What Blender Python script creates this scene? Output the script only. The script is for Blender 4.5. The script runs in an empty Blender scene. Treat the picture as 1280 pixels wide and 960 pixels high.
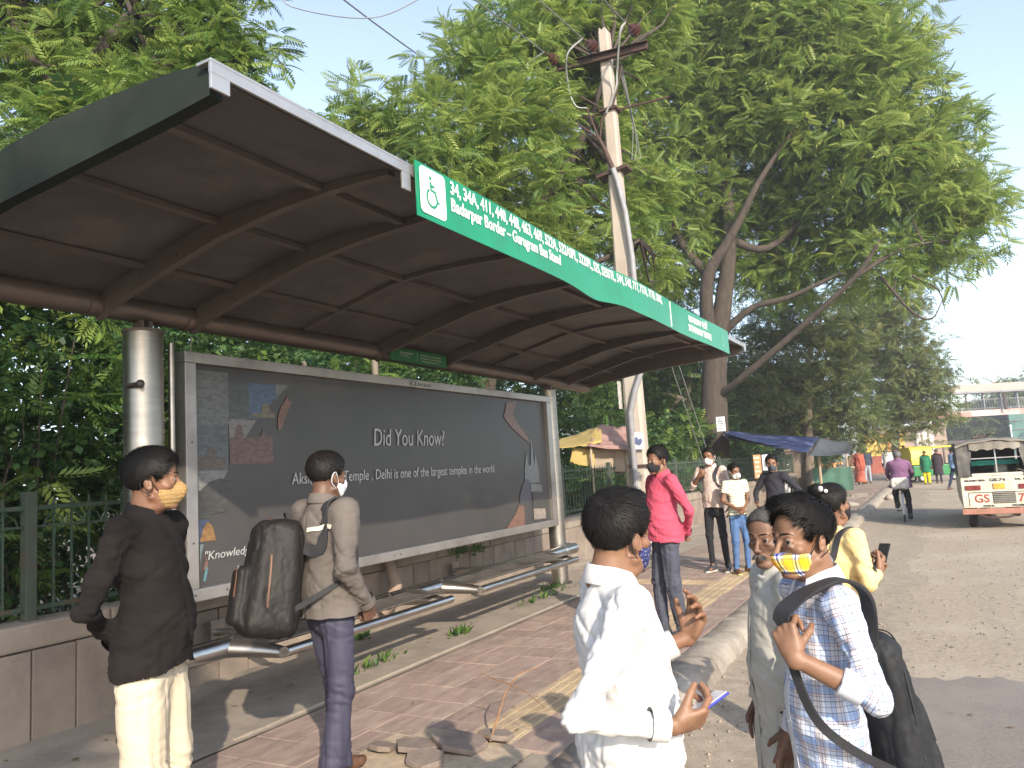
import bpy, bmesh, math, random
import numpy as np
from mathutils import Vector, Matrix, noise as mnoise
from mathutils.bvhtree import BVHTree
R = math.radians
random.seed(7); rng = np.random.default_rng(7)
S = bpy.context.scene
COL = S.collection

# ---------------------------------------------------------------- camera, sky, sun, exposure
F_PX, YAW, PITCH, ROLL, CAM_H = 961.0, R(28.371), R(6.541), R(3.634), 1.55
fw = Vector((-math.sin(YAW)*math.cos(PITCH), math.cos(YAW)*math.cos(PITCH), math.sin(PITCH)))
rt0 = Vector((math.cos(YAW), math.sin(YAW), 0)); up0 = rt0.cross(fw)
rt = rt0*math.cos(ROLL) - up0*math.sin(ROLL); up = up0*math.cos(ROLL) + rt0*math.sin(ROLL)
cd = bpy.data.cameras.new('camera'); cam = bpy.data.objects.new('camera', cd); COL.objects.link(cam)
mw = Matrix((rt, up, -fw)).transposed().to_4x4(); mw.translation = Vector((0, 0, CAM_H)); cam.matrix_world = mw
cd.sensor_width = 36; cd.lens = F_PX/1280*36; cd.clip_start = .05; cd.clip_end = 2000
S.camera = cam

SUN_EL = R(26.7); SUN_TO = Vector((math.sin(R(46)), -math.cos(R(46)), 0))   # horizontal direction towards the sun
world = bpy.data.worlds.new("World"); S.world = world; world.use_nodes = True
wn = world.node_tree; wn.nodes.clear()
sky = wn.nodes.new('ShaderNodeTexSky'); sky.sky_type = 'NISHITA'; sky.sun_disc = False
sky.sun_elevation = SUN_EL; sky.sun_rotation = math.atan2(SUN_TO.x, SUN_TO.y)
sky.air_density = 1.0; sky.dust_density = 1.2; sky.ozone_density = 3.0
bg = wn.nodes.new('ShaderNodeBackground'); bg.inputs[1].default_value = .15
wo = wn.nodes.new('ShaderNodeOutputWorld')
hs_ = wn.nodes.new('ShaderNodeHueSaturation'); hs_.inputs['Saturation'].default_value = .72; hs_.inputs['Value'].default_value = 1.15
wn.links.new(sky.outputs[0], hs_.inputs['Color']); wn.links.new(hs_.outputs[0], bg.inputs[0]); wn.links.new(bg.outputs[0], wo.inputs[0])
sl = bpy.data.lights.new('sun', 'SUN'); sl.energy = 3.1; sl.angle = R(.6); sl.color = (1, .875, .71)
so = bpy.data.objects.new('sun', sl); COL.objects.link(so)
sd = Vector((SUN_TO.x*math.cos(SUN_EL), SUN_TO.y*math.cos(SUN_EL), math.sin(SUN_EL)))
so.rotation_euler = sd.to_track_quat('Z', 'Y').to_euler()
vs = S.view_settings; vs.view_transform = 'Standard'; vs.look = 'None'; vs.exposure = 1.2; vs.gamma = 1
S.render.engine = 'CYCLES'
S.cycles.use_denoising = True
S.cycles.max_bounces = 6; S.cycles.transparent_max_bounces = 8; S.cycles.diffuse_bounces = 3; S.cycles.glossy_bounces = 3
S.cycles.volume_bounces = 0
S.cycles.caustics_reflective = False; S.cycles.caustics_refractive = False

# ---------------------------------------------------------------- helpers
def tag(o, label=None, cat=None, group=None, kind=None):
    if label: o['label'] = label
    if cat: o['category'] = cat
    if group: o['group'] = group
    if kind: o['kind'] = kind
    return o
def empty(name, loc=(0, 0, 0), rz=0, label=None, cat=None, group=None, scale=1):
    o = bpy.data.objects.new(name, None); COL.objects.link(o); o.location = loc; o.rotation_euler = (0, 0, rz)
    o.scale = (scale,)*3; o.empty_display_size = .1
    return tag(o, label, cat, group)
def link(name, me, parent=None, mat=None):
    o = bpy.data.objects.new(name, me); COL.objects.link(o)
    if parent is not None: o.parent = parent
    if mat is not None and not me.materials: me.materials.append(mat)
    return o
def mesh_np(name, V, Fc, mat=None, parent=None, smooth=True, uv=None, attr=None):
    """vertices (n,3), faces (m,3|4) array -> one mesh object"""
    V = np.asarray(V, np.float32); Fc = np.asarray(Fc, np.int32)
    me = bpy.data.meshes.new(name); k = Fc.shape[1]; m = len(Fc)
    me.vertices.add(len(V)); me.vertices.foreach_set('co', V.ravel())
    me.loops.add(m*k); me.loops.foreach_set('vertex_index', Fc.ravel())
    me.polygons.add(m); me.polygons.foreach_set('loop_start', np.arange(0, m*k, k, dtype=np.int32))
    if smooth: me.polygons.foreach_set('use_smooth', np.ones(m, bool))
    if uv is not None:
        l = me.uv_layers.new(name='uv'); l.data.foreach_set('uv', np.asarray(uv, np.float32).ravel())
    if attr is not None:
        a = me.attributes.new('tint', 'FLOAT', 'POINT'); a.data.foreach_set('value', np.asarray(attr, np.float32))
    me.update(calc_edges=True)
    if mat: me.materials.append(mat)
    return link(name, me, parent)
class MB:
    """collects simple shapes (convex pieces, tubes) for ONE mesh"""
    def __init__(s): s.v = []; s.f = []
    def add(s, V, Fs):
        n = len(s.v); s.v += [tuple(p) for p in V]; s.f += [tuple(i+n for i in f) for f in Fs]; return s
    def box(s, c, d, rot=None, taper=1):
        x, y, z = (k/2 for k in d); P = []
        for sz in (-1, 1):
            t = 1 if sz < 0 else taper
            for sx, sy in ((-1, -1), (1, -1), (1, 1), (-1, 1)): P.append(Vector((sx*x*t, sy*y*t, sz*z)))
        if rot is not None: P = [rot @ p for p in P]
        c = Vector(c); P = [p+c for p in P]
        return s.add(P, [(3, 2, 1, 0), (4, 5, 6, 7), (0, 1, 5, 4), (1, 2, 6, 5), (2, 3, 7, 6), (3, 0, 4, 7)])
    def mm(s, a, b):
        a = Vector(a); b = Vector(b); return s.box((a+b)/2, [abs(k) for k in (b-a)])
    def tube(s, pts, r, n=10, cap=True, flat=None):
        pts = [Vector(p) for p in pts]; rs = r if isinstance(r, (list, tuple)) else [r]*len(pts)
        base = len(s.v); prev = None; V = []; Fs = []
        for i, p in enumerate(pts):
            t = (pts[min(i+1, len(pts)-1)]-pts[max(i-1, 0)]).normalized()
            if prev is None:
                a = Vector((0, 0, 1)) if abs(t.z) < .9 else Vector((1, 0, 0))
                u = t.cross(a).normalized()
            else: u = (prev - t*prev.dot(t)).normalized()
            prev = u; w = t.cross(u)
            for k in range(n):
                an = 2*math.pi*k/n
                V.append(p + (u*math.cos(an) + w*math.sin(an)*(flat or 1))*rs[i])
        for i in range(len(pts)-1):
            for k in range(n):
                a = i*n+k; b = i*n+(k+1) % n
                Fs.append((a, b, b+n, a+n))
        if cap:
            Fs.append(tuple(reversed(range(n)))); Fs.append(tuple((len(pts)-1)*n+k for k in range(n)))
        return s.add(V, Fs)
    def loft(s, rings, closed=True, cap=True):
        n = len(rings[0]); V = [p for r in rings for p in r]; Fs = []
        for i in range(len(rings)-1):
            for k in range(n if closed else n-1):
                a = i*n+k; b = i*n+(k+1) % n
                Fs.append((a, b, b+n, a+n))
        if cap: Fs.append(tuple(reversed(range(n)))); Fs.append(tuple((len(rings)-1)*n+k for k in range(n)))
        return s.add(V, Fs)
    def prism(s, poly, d):
        """poly: list of 3d points, extruded by vector d"""
        d = Vector(d); n = len(poly); P = [Vector(p) for p in poly]
        Fs = [tuple(reversed(range(n))), tuple(range(n, 2*n))] + [(i, (i+1) % n, (i+1) % n+n, i+n) for i in range(n)]
        return s.add(P+[p+d for p in P], Fs)
    def sphere(s, c, r, n=10, m=7):
        c = Vector(c); rr = r if isinstance(r, (tuple, list)) else (r,)*3; rings = []
        for j in range(1, m):
            th = math.pi*j/m
            rings.append([c+Vector((rr[0]*math.sin(th)*math.cos(2*math.pi*k/n), rr[1]*math.sin(th)*math.sin(2*math.pi*k/n), -rr[2]*math.cos(th))) for k in range(n)])
        return s.loft(rings)
    def build(s, name, mat, parent=None, smooth=None, bevel=0):
        me = bpy.data.meshes.new(name); me.from_pydata([tuple(v) for v in s.v], [], s.f)
        bm = bmesh.new(); bm.from_mesh(me); bmesh.ops.recalc_face_normals(bm, faces=bm.faces)
        if bevel: bmesh.ops.bevel(bm, geom=bm.edges[:], offset=bevel, segments=2, affect='EDGES', profile=.6)
        bm.to_mesh(me); bm.free()
        me.materials.append(mat)
        if smooth is not None:
            me.polygons.foreach_set('use_smooth', [True]*len(me.polygons))
            try: me.set_sharp_from_angle(angle=R(smooth))
            except Exception: pass
        return link(name, me, parent)
def copy_tree(o, parent=None):
    c = o.copy(); COL.objects.link(c); c.parent = parent
    for ch in list(o.children): copy_tree(ch, c)
    return c

# procedural materials ------------------------------------------------------------------------
def nd(nt, t, **kw):
    n = nt.nodes.new(t)
    for k, v in kw.items():
        if k.startswith('_'): n.inputs[k[1:]].default_value = v
        else: setattr(n, k, v)
    return n
def C4(c): return (c[0], c[1], c[2], 1)
MATS = {}
def mat(name, c1, c2=None, ns=6.0, rough=.8, metal=0.0, bump=0.0, bs=60.0, c3=None, ns3=1.3, spec=.4, coord='Object', stretch=(1, 1, 1), sss=0, detail=5, coat=0, trans=0, lo=.35, hi=.65):
    if name in MATS: return MATS[name]
    m = bpy.data.materials.new(name); m.use_nodes = True; nt = m.node_tree; L = nt.links.new
    b = nt.nodes['Principled BSDF']; MATS[name] = m
    b.inputs['Roughness'].default_value = rough; b.inputs['Metallic'].default_value = metal
    b.inputs['Specular IOR Level'].default_value = spec; b.inputs['Coat Weight'].default_value = coat
    if sss: b.inputs['Subsurface Weight'].default_value = sss; b.inputs['Subsurface Radius'].default_value = (.012, .005, .003); b.inputs['Subsurface Scale'].default_value = 1
    tc = nd(nt, 'ShaderNodeTexCoord'); mp = nd(nt, 'ShaderNodeMapping'); mp.inputs['Scale'].default_value = stretch
    L(tc.outputs[coord], mp.inputs[0])
    col = None
    if c2 is None: c2 = tuple(k*.72 for k in c1)
    n1 = nd(nt, 'ShaderNodeTexNoise', _Scale=ns, _Detail=detail, _Roughness=.62); L(mp.outputs[0], n1.inputs['Vector'])
    r1 = nd(nt, 'ShaderNodeMapRange'); r1.inputs['From Min'].default_value = lo; r1.inputs['From Max'].default_value = hi
    L(n1.outputs[0], r1.inputs[0])
    mx = nd(nt, 'ShaderNodeMix', data_type='RGBA'); mx.inputs[6].default_value = C4(c1); mx.inputs[7].default_value = C4(c2)
    L(r1.outputs[0], mx.inputs[0]); col = mx.outputs[2]
    if c3 is not None:
        n3 = nd(nt, 'ShaderNodeTexNoise', _Scale=ns3, _Detail=6, _Roughness=.6); L(mp.outputs[0], n3.inputs['Vector'])
        r3 = nd(nt, 'ShaderNodeMapRange'); r3.inputs['From Min'].default_value = .5; r3.inputs['From Max'].default_value = .68
        L(n3.outputs[0], r3.inputs[0])
        m3 = nd(nt, 'ShaderNodeMix', data_type='RGBA'); L(col, m3.inputs[6]); m3.inputs[7].default_value = C4(c3); L(r3.outputs[0], m3.inputs[0]); col = m3.outputs[2]
    L(col, b.inputs['Base Color'])
    if bump:
        nb = nd(nt, 'ShaderNodeTexNoise', _Scale=bs, _Detail=6, _Roughness=.65); L(mp.outputs[0], nb.inputs['Vector'])
        bp = nd(nt, 'ShaderNodeBump', _Strength=bump, _Distance=.01); L(nb.outputs[0], bp.inputs['Height']); L(bp.outputs[0], b.inputs['Normal'])
    return m
def obj_random(m, amt=.25):
    """vary brightness of a material per object (pieces of different age)"""
    nt = m.node_tree; L = nt.links.new; b = nt.nodes['Principled BSDF']; src = b.inputs['Base Color'].links[0].from_socket
    oi = nd(nt, 'ShaderNodeObjectInfo'); mr = nd(nt, 'ShaderNodeMapRange'); mr.inputs['To Min'].default_value = 1-amt; mr.inputs['To Max'].default_value = 1+amt
    L(oi.outputs['Random'], mr.inputs[0]); h = nd(nt, 'ShaderNodeHueSaturation'); L(mr.outputs[0], h.inputs['Value']); L(src, h.inputs['Color']); L(h.outputs[0], b.inputs['Base Color'])
    return m
def text_obj(name, body, size, mat_, parent, origin, ux, uy, sx=1.0, shear=0.0, align='LEFT', thick=.0006, spacing=1.0, bold=0.0):
    """flat lettering: ux = reading direction, uy = up, on a surface; real (very thin) geometry"""
    cu = bpy.data.curves.new(name, 'FONT'); cu.body = body; cu.size = size; cu.shear = shear; cu.align_x = align; cu.extrude = thick
    cu.space_character = spacing; cu.offset = bold; cu.resolution_u = 3
    o = bpy.data.objects.new(name, cu); COL.objects.link(o)
    dg = bpy.context.evaluated_depsgraph_get(); me = bpy.data.meshes.new_from_object(o.evaluated_get(dg))
    bpy.data.objects.remove(o); me.materials.clear(); me.materials.append(mat_)
    ux = Vector(ux).normalized(); uy = Vector(uy).normalized(); nz = ux.cross(uy)
    M = Matrix((ux*sx, uy, nz)).transposed().to_4x4(); M.translation = Vector(origin)
    me.transform(M); me.name = name
    return link(name, me, parent)
def fbm(P, s, seed=0.0, oct=3):
    """cheap smooth numpy noise: sum of rotated sines, about -1..1"""
    P = np.asarray(P, float)*s + seed*7.31; out = np.zeros(len(P)); a = 1.; tot = 0
    for i in range(oct):
        x, y, z = P.T
        out += a*(np.sin(x*1.7+np.sin(y*1.3+i)*1.6+seed)+np.sin(y*1.9+np.sin(z*1.5+2*i)*1.6+1.3*seed)+np.sin(z*1.6+np.sin(x*1.4+3*i)*1.6+2.1))/3
        tot += a; a *= .5; P = P[:, [1, 2, 0]]*2.03+1.7
    return out/tot
def grid_mesh(name, x0, x1, y0, y1, nx, ny, zf, m, parent=None, xs=None, ys=None):
    xs = np.linspace(x0, x1, nx) if xs is None else np.asarray(xs, float); ys = np.linspace(y0, y1, ny) if ys is None else np.asarray(ys, float)
    nx, ny = len(xs), len(ys)
    X, Y = np.meshgrid(xs, ys); Z = zf(X, Y); V = np.stack([X, Y, Z], -1).reshape(-1, 3)
    i = np.arange(nx-1)[None, :]+np.arange(ny-1)[:, None]*nx; i = i.ravel()
    return mesh_np(name, V, np.stack([i, i+1, i+1+nx, i+nx], 1), m, parent)
# ---------------------------------------------------------------- ground, road, pavement
ZR = -.18
m_earth = mat('earth', (.20, .155, .11), (.13, .10, .07), 3, .95, bump=.6, bs=12, c3=(.08, .09, .04), ns3=.8)
m_road = mat('worn_asphalt', (.41, .335, .25), (.28, .23, .178), 26, .93, bump=.9, bs=70, c3=(.42, .355, .275), ns3=.55, detail=8)
m_newroad = mat('smooth_asphalt', (.235, .205, .178), (.18, .158, .138), 40, .85, bump=.5, bs=120, c3=(.25, .22, .19), ns3=1.2)
m_dust = mat('road_dust', (.33, .275, .21), (.25, .205, .155), 9, .97, bump=.7, bs=35)
m_pave = mat('dusty_concrete', (.31, .26, .21), (.22, .185, .15), 4, .92, bump=.5, bs=40, c3=(.32, .27, .21), ns3=1.6)
m_tile = obj_random(mat('paver', (.335, .245, .20), (.23, .168, .14), 5, .85, bump=.45, bs=45, c3=(.36, .28, .225), ns3=3.2, stretch=(1, 4, 1), coord='Generated'), .10)
def obj_coord_world(m):   # let alike pieces carry different grain: shift the pattern by each object's place
    nt = m.node_tree; L = nt.links.new
    mp = [n for n in nt.nodes if n.type == 'MAPPING'][0]; g = nd(nt, 'ShaderNodeNewGeometry'); L(g.outputs['Position'], mp.inputs[0]); return m
obj_coord_world(m_tile); MATS['paver'].node_tree.nodes['Mapping'].inputs['Scale'].default_value = (3.2, .9, 1)
m_tact = obj_random(obj_coord_world(mat('yellow_paver', (.46, .35, .22), (.36, .27, .17), 5, .85, bump=.4, bs=50, c3=(.34, .26, .19), ns3=2.5)), .1)
m_kerb = obj_coord_world(mat('kerb_concrete', (.36, .315, .26), (.25, .215, .175), 5, .92, bump=1.0, bs=28, c3=(.20, .165, .13), ns3=2.2))
m_sand = mat('loose_sand', (.46, .37, .26), (.36, .28, .2), 20, .97, bump=.8, bs=60)

# soil sheet to the horizon
tag(grid_mesh('ground', -160, 160, -60, 260, 40, 40, lambda X, Y: X*0-.32, m_earth), kind='structure')
# roadway: fine near the camera; dips and heaps are real
def road_z(X, Y):
    P = np.stack([X.ravel(), Y.ravel(), X.ravel()*0], 1)
    z = fbm(P, 1.1, 3)*.012 + fbm(P, 5.0, 5)*.004
    return ZR + z.reshape(X.shape)
rx = np.concatenate([np.linspace(-1.95, 3, 60), np.linspace(3.3, 22, 20)]); ry = np.concatenate([np.linspace(-6, 14, 130), np.geomspace(14.5, 255, 50)])
tag(grid_mesh('road', 0, 0, 0, 0, 0, 0, road_z, m_road, xs=rx, ys=ry), kind='structure')
# smoother asphalt patch by the camera, right
def patch_edge(x): return 6.75 + .07*np.sin(x*3.1)+.05*np.sin(x*11)+.035*np.sin(x*29+1)+.02*np.sin(x*61)
n = 200; xs = np.linspace(-.62, 6, n); V = []
for j in range(30):
    t = j/29; y = -5+t*(patch_edge(xs)+5)
    xl = xs + (1-0)*0; V.append(np.stack([np.where(np.arange(n) == 0, xs+.06*np.sin(y*4), xs), y, np.zeros(n)], 1))
V = np.concatenate(V); V[:, 2] = road_z(V[:, 0:1], V[:, 1:2]).ravel()+.012
i = (np.arange(n-1)[None, :]+np.arange(29)[:, None]*n).ravel()
tag(mesh_np('smooth_asphalt', V, np.stack([i, i+1, i+1+n, i+n], 1), m_newroad), kind='structure')
# dust drifted along the kerb foot
def dust_z(X, Y):
    P = np.stack([X.ravel(), Y.ravel(), X.ravel()*0], 1)
    t = (X+1.9)/(1.35+.35*fbm(P, .8, 9).reshape(X.shape)); prof = np.clip(1-t, -1, 1)
    return ZR + .075*np.clip(prof, 0, 1)**1.6 + fbm(P, 3.5, 4).reshape(X.shape)*.016*np.clip(prof+.25, 0, 1) - .02*np.clip(-prof*3, 0, 1) + .006
tag(grid_mesh('dust', 0, 0, 0, 0, 0, 0, dust_z, m_dust, xs=np.linspace(-1.93, -.2, 50), ys=np.concatenate([np.linspace(0, 14, 260), np.linspace(14.2, 34, 70)])), kind='structure')

# pavement: bedding sheet, individually laid pavers near, material beyond
pav = grid_mesh('pavement', 0, 0, 0, 0, 0, 0, lambda X, Y: -.012+X*0, m_pave, xs=np.linspace(-5.45, -1.9, 12), ys=np.linspace(-6, 60, 60)); tag(pav, kind='structure')
def paver_mesh(name, w, l, t, m, bars=False):
    b = MB(); b.box((0, 0, -t/2), (w, l, t)); o = b.build(name, m, None, bevel=.003); me = o.data; bpy.data.objects.remove(o)
    if bars:
        bb = MB()
        for k in range(4): bb.box((-w/2+w*(k+.5)/4, 0, .002), (w*.11, l*.9, .006))
        o = bb.build(name, m); bm = bmesh.new(); bm.from_mesh(me); bm.from_mesh(o.data); bm.to_mesh(me); bm.free(); bpy.data.objects.remove(o)
    return me
tw = .325; pm = paver_mesh('paver', tw-.006, tw-.006, .05, m_tile); pt = paver_mesh('tactile_paver', tw-.006, tw-.006, .05, m_tact, True)
colsx = [(-3.95+tw*(k+.5), pm, 'paver') for k in range(4)] + [(-2.48, pt, 'tactile_paver'), (-2.48+tw, pm, 'paver')]
hole = lambda x, y: (-3.05 < x < -2.0 and y < 4.05 and y > 3.2) 
for (x, me, nm) in colsx:
    for k in range(34):
        y = 1.35+tw*(k+.5)+ (.0)
        if y > 12.2 or hole(x, y): continue
        m2, n2 = (me, nm)
        if 9.9 < y < 10.2 and x < -2.6: m2, n2 = pt, 'tactile_paver'
        o = bpy.data.objects.new(n2, m2); COL.objects.link(o); o.parent = pav
        o.location = (x+random.uniform(-.002, .002), y, random.uniform(-.003, .0035)); o.rotation_euler = (random.uniform(-.006, .006), random.uniform(-.006, .006), random.uniform(-.006, .006)+(math.pi/2 if (m2 is pt and x < -2.6) else 0))
# concrete apron under the benches
def apron_z(X, Y):
    P = np.stack([X.ravel(), Y.ravel(), X.ravel()*0], 1)
    return (.004+fbm(P, 2.5, 2)*.004).reshape(-1).reshape(X.shape) + .05*np.clip((-5.1-X)/.2, 0, 1)*np.clip(fbm(P, 1.5, 7).reshape(X.shape)+.4, 0, 1)
tag(grid_mesh('concrete_apron', 0, 0, 0, 0, 0, 0, apron_z, m_pave, xs=np.linspace(-5.32, -3.955, 30), ys=np.linspace(-4, 34, 300)), kind='structure')
tag(grid_mesh('far_pavement', 0, 0, 0, 0, 0, 0, lambda X, Y: .0+X*0, mat('far_paving', (.30, .225, .18), (.22, .165, .135), 2, .9, bump=.3, bs=20, c3=(.36, .29, .23), ns3=.7), xs=np.linspace(-3.955, -1.96, 8), ys=np.linspace(12.1, 36, 30)), kind='structure')
# kerb stones, chipped and worn
def kerb_stone(y0, y1, k):
    rings = []; N = 14
    for j in range(N+1):
        y = y0+(y1-y0)*j/N; ring = []
        prof = [(-1.985, -.3), (-1.985, -.01), (-1.965, .012), (-1.84, .016), (-1.72, .006), (-1.675, -.03), (-1.655, -.1), (-1.64, -.2), (-1.63, -.32)]
        for q, (x, z) in enumerate(prof):
            e = mnoise.noise(Vector((x*5, y*2.3, z*5)))*.03 + mnoise.noise(Vector((x*16, y*9, z*16)))*.012
            top = z > -.28
            inset = .012 if j in (0, N) else 0
            ring.append(Vector((x+(e if q > 3 else 0)-(inset if q > 4 else 0), y, z+(e*.35 if q in (2, 3, 4, 5) else 0)-(inset*.6 if 1 < q < 6 else 0))))
        rings.append(ring)
    return MB().loft(rings).build('kerb_stone', m_kerb, pav, smooth=50)
y = 1.2; k = 0
while y < 34:
    L = 1.0 if y < 14 else 2.0
    kerb_stone(y, y+L-.012, k); y += L; k += 1
# gravel lying on the road
def scatter_stones(name, n, xr, yr, zf, smin, smax, m, bias=None):
    base = np.array([(1, 0, 0), (-1, 0, 0), (0, 1, 0), (0, -1, 0), (0, 0, .7), (0, 0, -.6)]); fa = np.array([(0, 2, 4), (2, 1, 4), (1, 3, 4), (3, 0, 4), (2, 0, 5), (1, 2, 5), (3, 1, 5), (0, 3, 5)])
    x = rng.uniform(*xr, n); y = yr[0]+(yr[1]-yr[0])*rng.random(n)**1.6
    if bias is not None: x = xr[0]+(xr[1]-xr[0])*rng.random(n)**bias
    s = smin+(smax-smin)*rng.random(n)**3
    V = base[None]*rng.uniform(.6, 1.2, (n, 6, 1))*s[:, None, None]; a = rng.uniform(0, 6.28, n); c, d = np.cos(a), np.sin(a)
    Vx = V[:, :, 0]*c[:, None]-V[:, :, 1]*d[:, None]+x[:, None]; Vy = V[:, :, 0]*d[:, None]+V[:, :, 1]*c[:, None]+y[:, None]; Vz = V[:, :, 2]+zf(x, y)[:, None]+s[:, None]*.25
    V = np.stack([Vx, Vy, Vz], -1).reshape(-1, 3); Fc = (fa[None]+np.arange(n)[:, None, None]*6).reshape(-1, 3)
    return tag(mesh_np(name, V, Fc, m, smooth=False), kind='stuff')
m_grav = mat('gravel', (.22, .19, .16), (.10, .09, .08), 9, .9, coord='Object')
scatter_stones('gravel', 9000, (-1.5, 4.5), (2, 20), lambda x, y: ZR+np.zeros(len(x))+.003, .003, .014, m_grav)
scatter_stones('kerbside_grit', 2500, (-1.62, -.6), (2, 14), lambda x, y: dust_z(x[:, None], y[:, None]).ravel(), .003, .02, mat('grit', (.34, .28, .22), (.2, .16, .13), 9, .9), bias=1.6)
# hole in the paving: sand and lifted slabs
o = grid_mesh('sand_patch', -3.1, -2.15, 3.15, 4.1, 40, 40, lambda X, Y: .012*np.exp(-((X+2.6)**2+(Y-3.7)**2)*7)+fbm(np.stack([X.ravel(), Y.ravel(), X.ravel()*0], 1), 9, 1).reshape(X.shape)*.006-.004, m_sand); tag(o, kind='structure')
m_slab = mat('broken_slab', (.25, .195, .16), (.16, .125, .105), 7, .9, bump=.5, bs=50)
slabs = [((-2.55, 3.86), .20, .3, .035, 'largest broken paving slab tilted on the sand by the dry twig'), ((-2.78, 3.74), .15, 1.3, .02, 'second broken slab half on the sand left of the tilted one'), ((-2.62, 3.58), .13, 2.0, .02, 'small broken slab at the bottom edge of the sand patch'), ((-2.98, 3.66), .08, .7, .01, 'smallest slab fragment lying alone on the sand'), ((-2.42, 4.04), .12, 2.6, .015, 'slab fragment at the foot of the dry twig beside the yellow pavers')]
for (p, r, a, tz, lab) in slabs:
    n = 6; poly = [Vector((math.cos(a+2*math.pi*i/n)*r*random.uniform(.7, 1.15), math.sin(a+2*math.pi*i/n)*r*random.uniform(.65, 1.0), 0)) for i in range(n)]
    rot = Matrix.Rotation(random.uniform(-.12, .12), 3, 'X') @ Matrix.Rotation(random.uniform(.03, .14), 3, 'Y')
    poly = [rot @ q + Vector((p[0], p[1], .012+tz*.3)) for q in poly]
    o = MB().prism(poly, (0, 0, .03)).build('broken_slab', m_slab, bevel=.004); tag(o, lab, 'paving slab', 'broken paving slabs in the sand')
# dry twig standing in the broken paving
m_twig = mat('dry_twig', (.30, .17, .09), (.2, .11, .06), 30, .85)
b = MB(); B0 = Vector((-2.43, 3.96, .02))
b.tube([B0, B0+Vector((.03, .05, .12)), B0+Vector((.05, .12, .24)), B0+Vector((.10, .2, .33)), B0+Vector((.2, .28, .36))], [.006, .006, .005, .004, .002], 6)
top = B0+Vector((.075, .15, .28))
b.tube([top+Vector((-.26, .08, .03)), top+Vector((-.1, .03, .01)), top, top+Vector((.14, -.06, -.02)), top+Vector((.3, -.16, -.06))], [.002, .004, .004, .003, .002], 6)
b.tube([B0+Vector((-.1, .02, .01)), B0+Vector((0, 0, .02)), B0+Vector((.1, .03, .03))], [.002, .004, .002], 5)
tag(b.build('dry_twig', m_twig), 'thin dry brown twig standing upright from the broken paving', 'twig')

# dry leaves blown over the pavement and road edge
n = 420; P = np.stack([rng.uniform(-5.0, 1.5, n), rng.uniform(2.2, 14, n), np.full(n, .012)], 1); P[:, 0] = np.where(rng.random(n) < .5, rng.uniform(-5.15, -4.3, n), P[:, 0]); P[P[:, 0] > -1.65, 2] = ZR+.02; k_ = (P[:, 0] < -2.0) | (P[:, 0] > -1.45); P = P[k_]; n = len(P)
a = rng.uniform(0, 6.28, n); L_ = rng.uniform(.012, .03, n); ca_, sa_ = np.cos(a), np.sin(a); base = [(-1, 0, 0), (0, .4, .15), (1, 0, .05), (0, -.4, .1)]
V = np.stack([np.stack([P[:, 0]+L_*(x*ca_-y*sa_), P[:, 1]+L_*(x*sa_+y*ca_), P[:, 2]+L_*z], 1) for x, y, z in base], 1).reshape(-1, 3)
tag(mesh_np('dry_leaves', V, np.arange(n*4).reshape(-1, 4), mat('dry_leaf', (.26, .17, .07), (.13, .08, .04), 4, .8), smooth=False), kind='stuff')
# ---------------------------------------------------------------- bus shelter
m_steel = mat('brushed_steel', (.36, .335, .30), (.28, .26, .235), 3, .34, metal=.95, bump=.06, bs=40, c3=(.36, .33, .29), ns3=2, stretch=(1, 1, 6))
m_steelh = mat('polished_steel_tube', (.60, .59, .57), (.5, .48, .46), 4, .26, metal=1, bump=.05, bs=30, stretch=(5, 1, 5), c3=(.40, .37, .33), ns3=4)
m_roofpaint = mat('roof_paint_brown', (.15, .125, .108), (.115, .097, .085), 3, .55, bump=.08, bs=30, c3=(.15, .115, .095), ns3=1.1)
m_roofsheet = mat('roof_sheet', (.115, .102, .094), (.09, .08, .074), 2, .6, bump=.06, bs=20, c3=(.165, .145, .13), ns3=1.6)
m_fascia = mat('dark_green_fascia', (.018, .024, .016), (.011, .014, .010), 3, .6, c3=(.03, .034, .022), ns3=1.5, spec=.2)
m_alu = mat('aluminium_trim', (.50, .49, .47), (.42, .41, .4), 5, .42, metal=.75, bump=.1, bs=60, c3=(.33, .30, .27), ns3=3)
m_bolt = mat('dull_bolt', (.12, .1, .09), None, 8, .5, metal=.6)
shelter = empty('bus_shelter', (-4.68, 6.5, 0), 0, 'long steel bus shelter with a curved dark roof on two thick round posts', 'bus shelter')
PXs = [-4.88, -4.68, -4.6, -4.085, -3.58, -3.06, -2.65, -2.28, -2.2]
PZs = [2.62, 2.72, 2.765, 2.90, 3.02, 3.085, 3.105, 3.10, 3.095]
def prof(x): return float(np.interp(x, PXs, PZs))
TXs = [-4.88, -4.6, -4.085, -3.64, -3.26, -2.9, -2.5, -2.2]; TZs = [2.76, 2.90, 3.03, 3.135, 3.165, 3.16, 3.145, 3.118]
def top(x): return float(np.interp(x, TXs, TZs))
def arc_xs(x0, x1, n): return [x0+(x1-x0)*i/(n-1) for i in range(n)]
def inv(o): o.matrix_parent_inverse = Matrix.Translation(-shelter.location); return o
def spar(name, y, th, x0, x1, d0, up_, m, parent=shelter, n=18):
    """curved beam in the X-Z plane"""
    rings = []
    for x in arc_xs(x0, x1, n):
        z = prof(x); zt = max(top(x)-.001, z+.012); rings.append([Vector((x, y-th/2, z)), Vector((x, y+th/2, z)), Vector((x, y+th/2, zt)), Vector((x, y-th/2, zt))])
    return inv(MB().loft(rings).build(name, m, parent, bevel=0))
RIBY = [3.08, 3.80, 5.95, 7.07, 9.2, 10.27]
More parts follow.
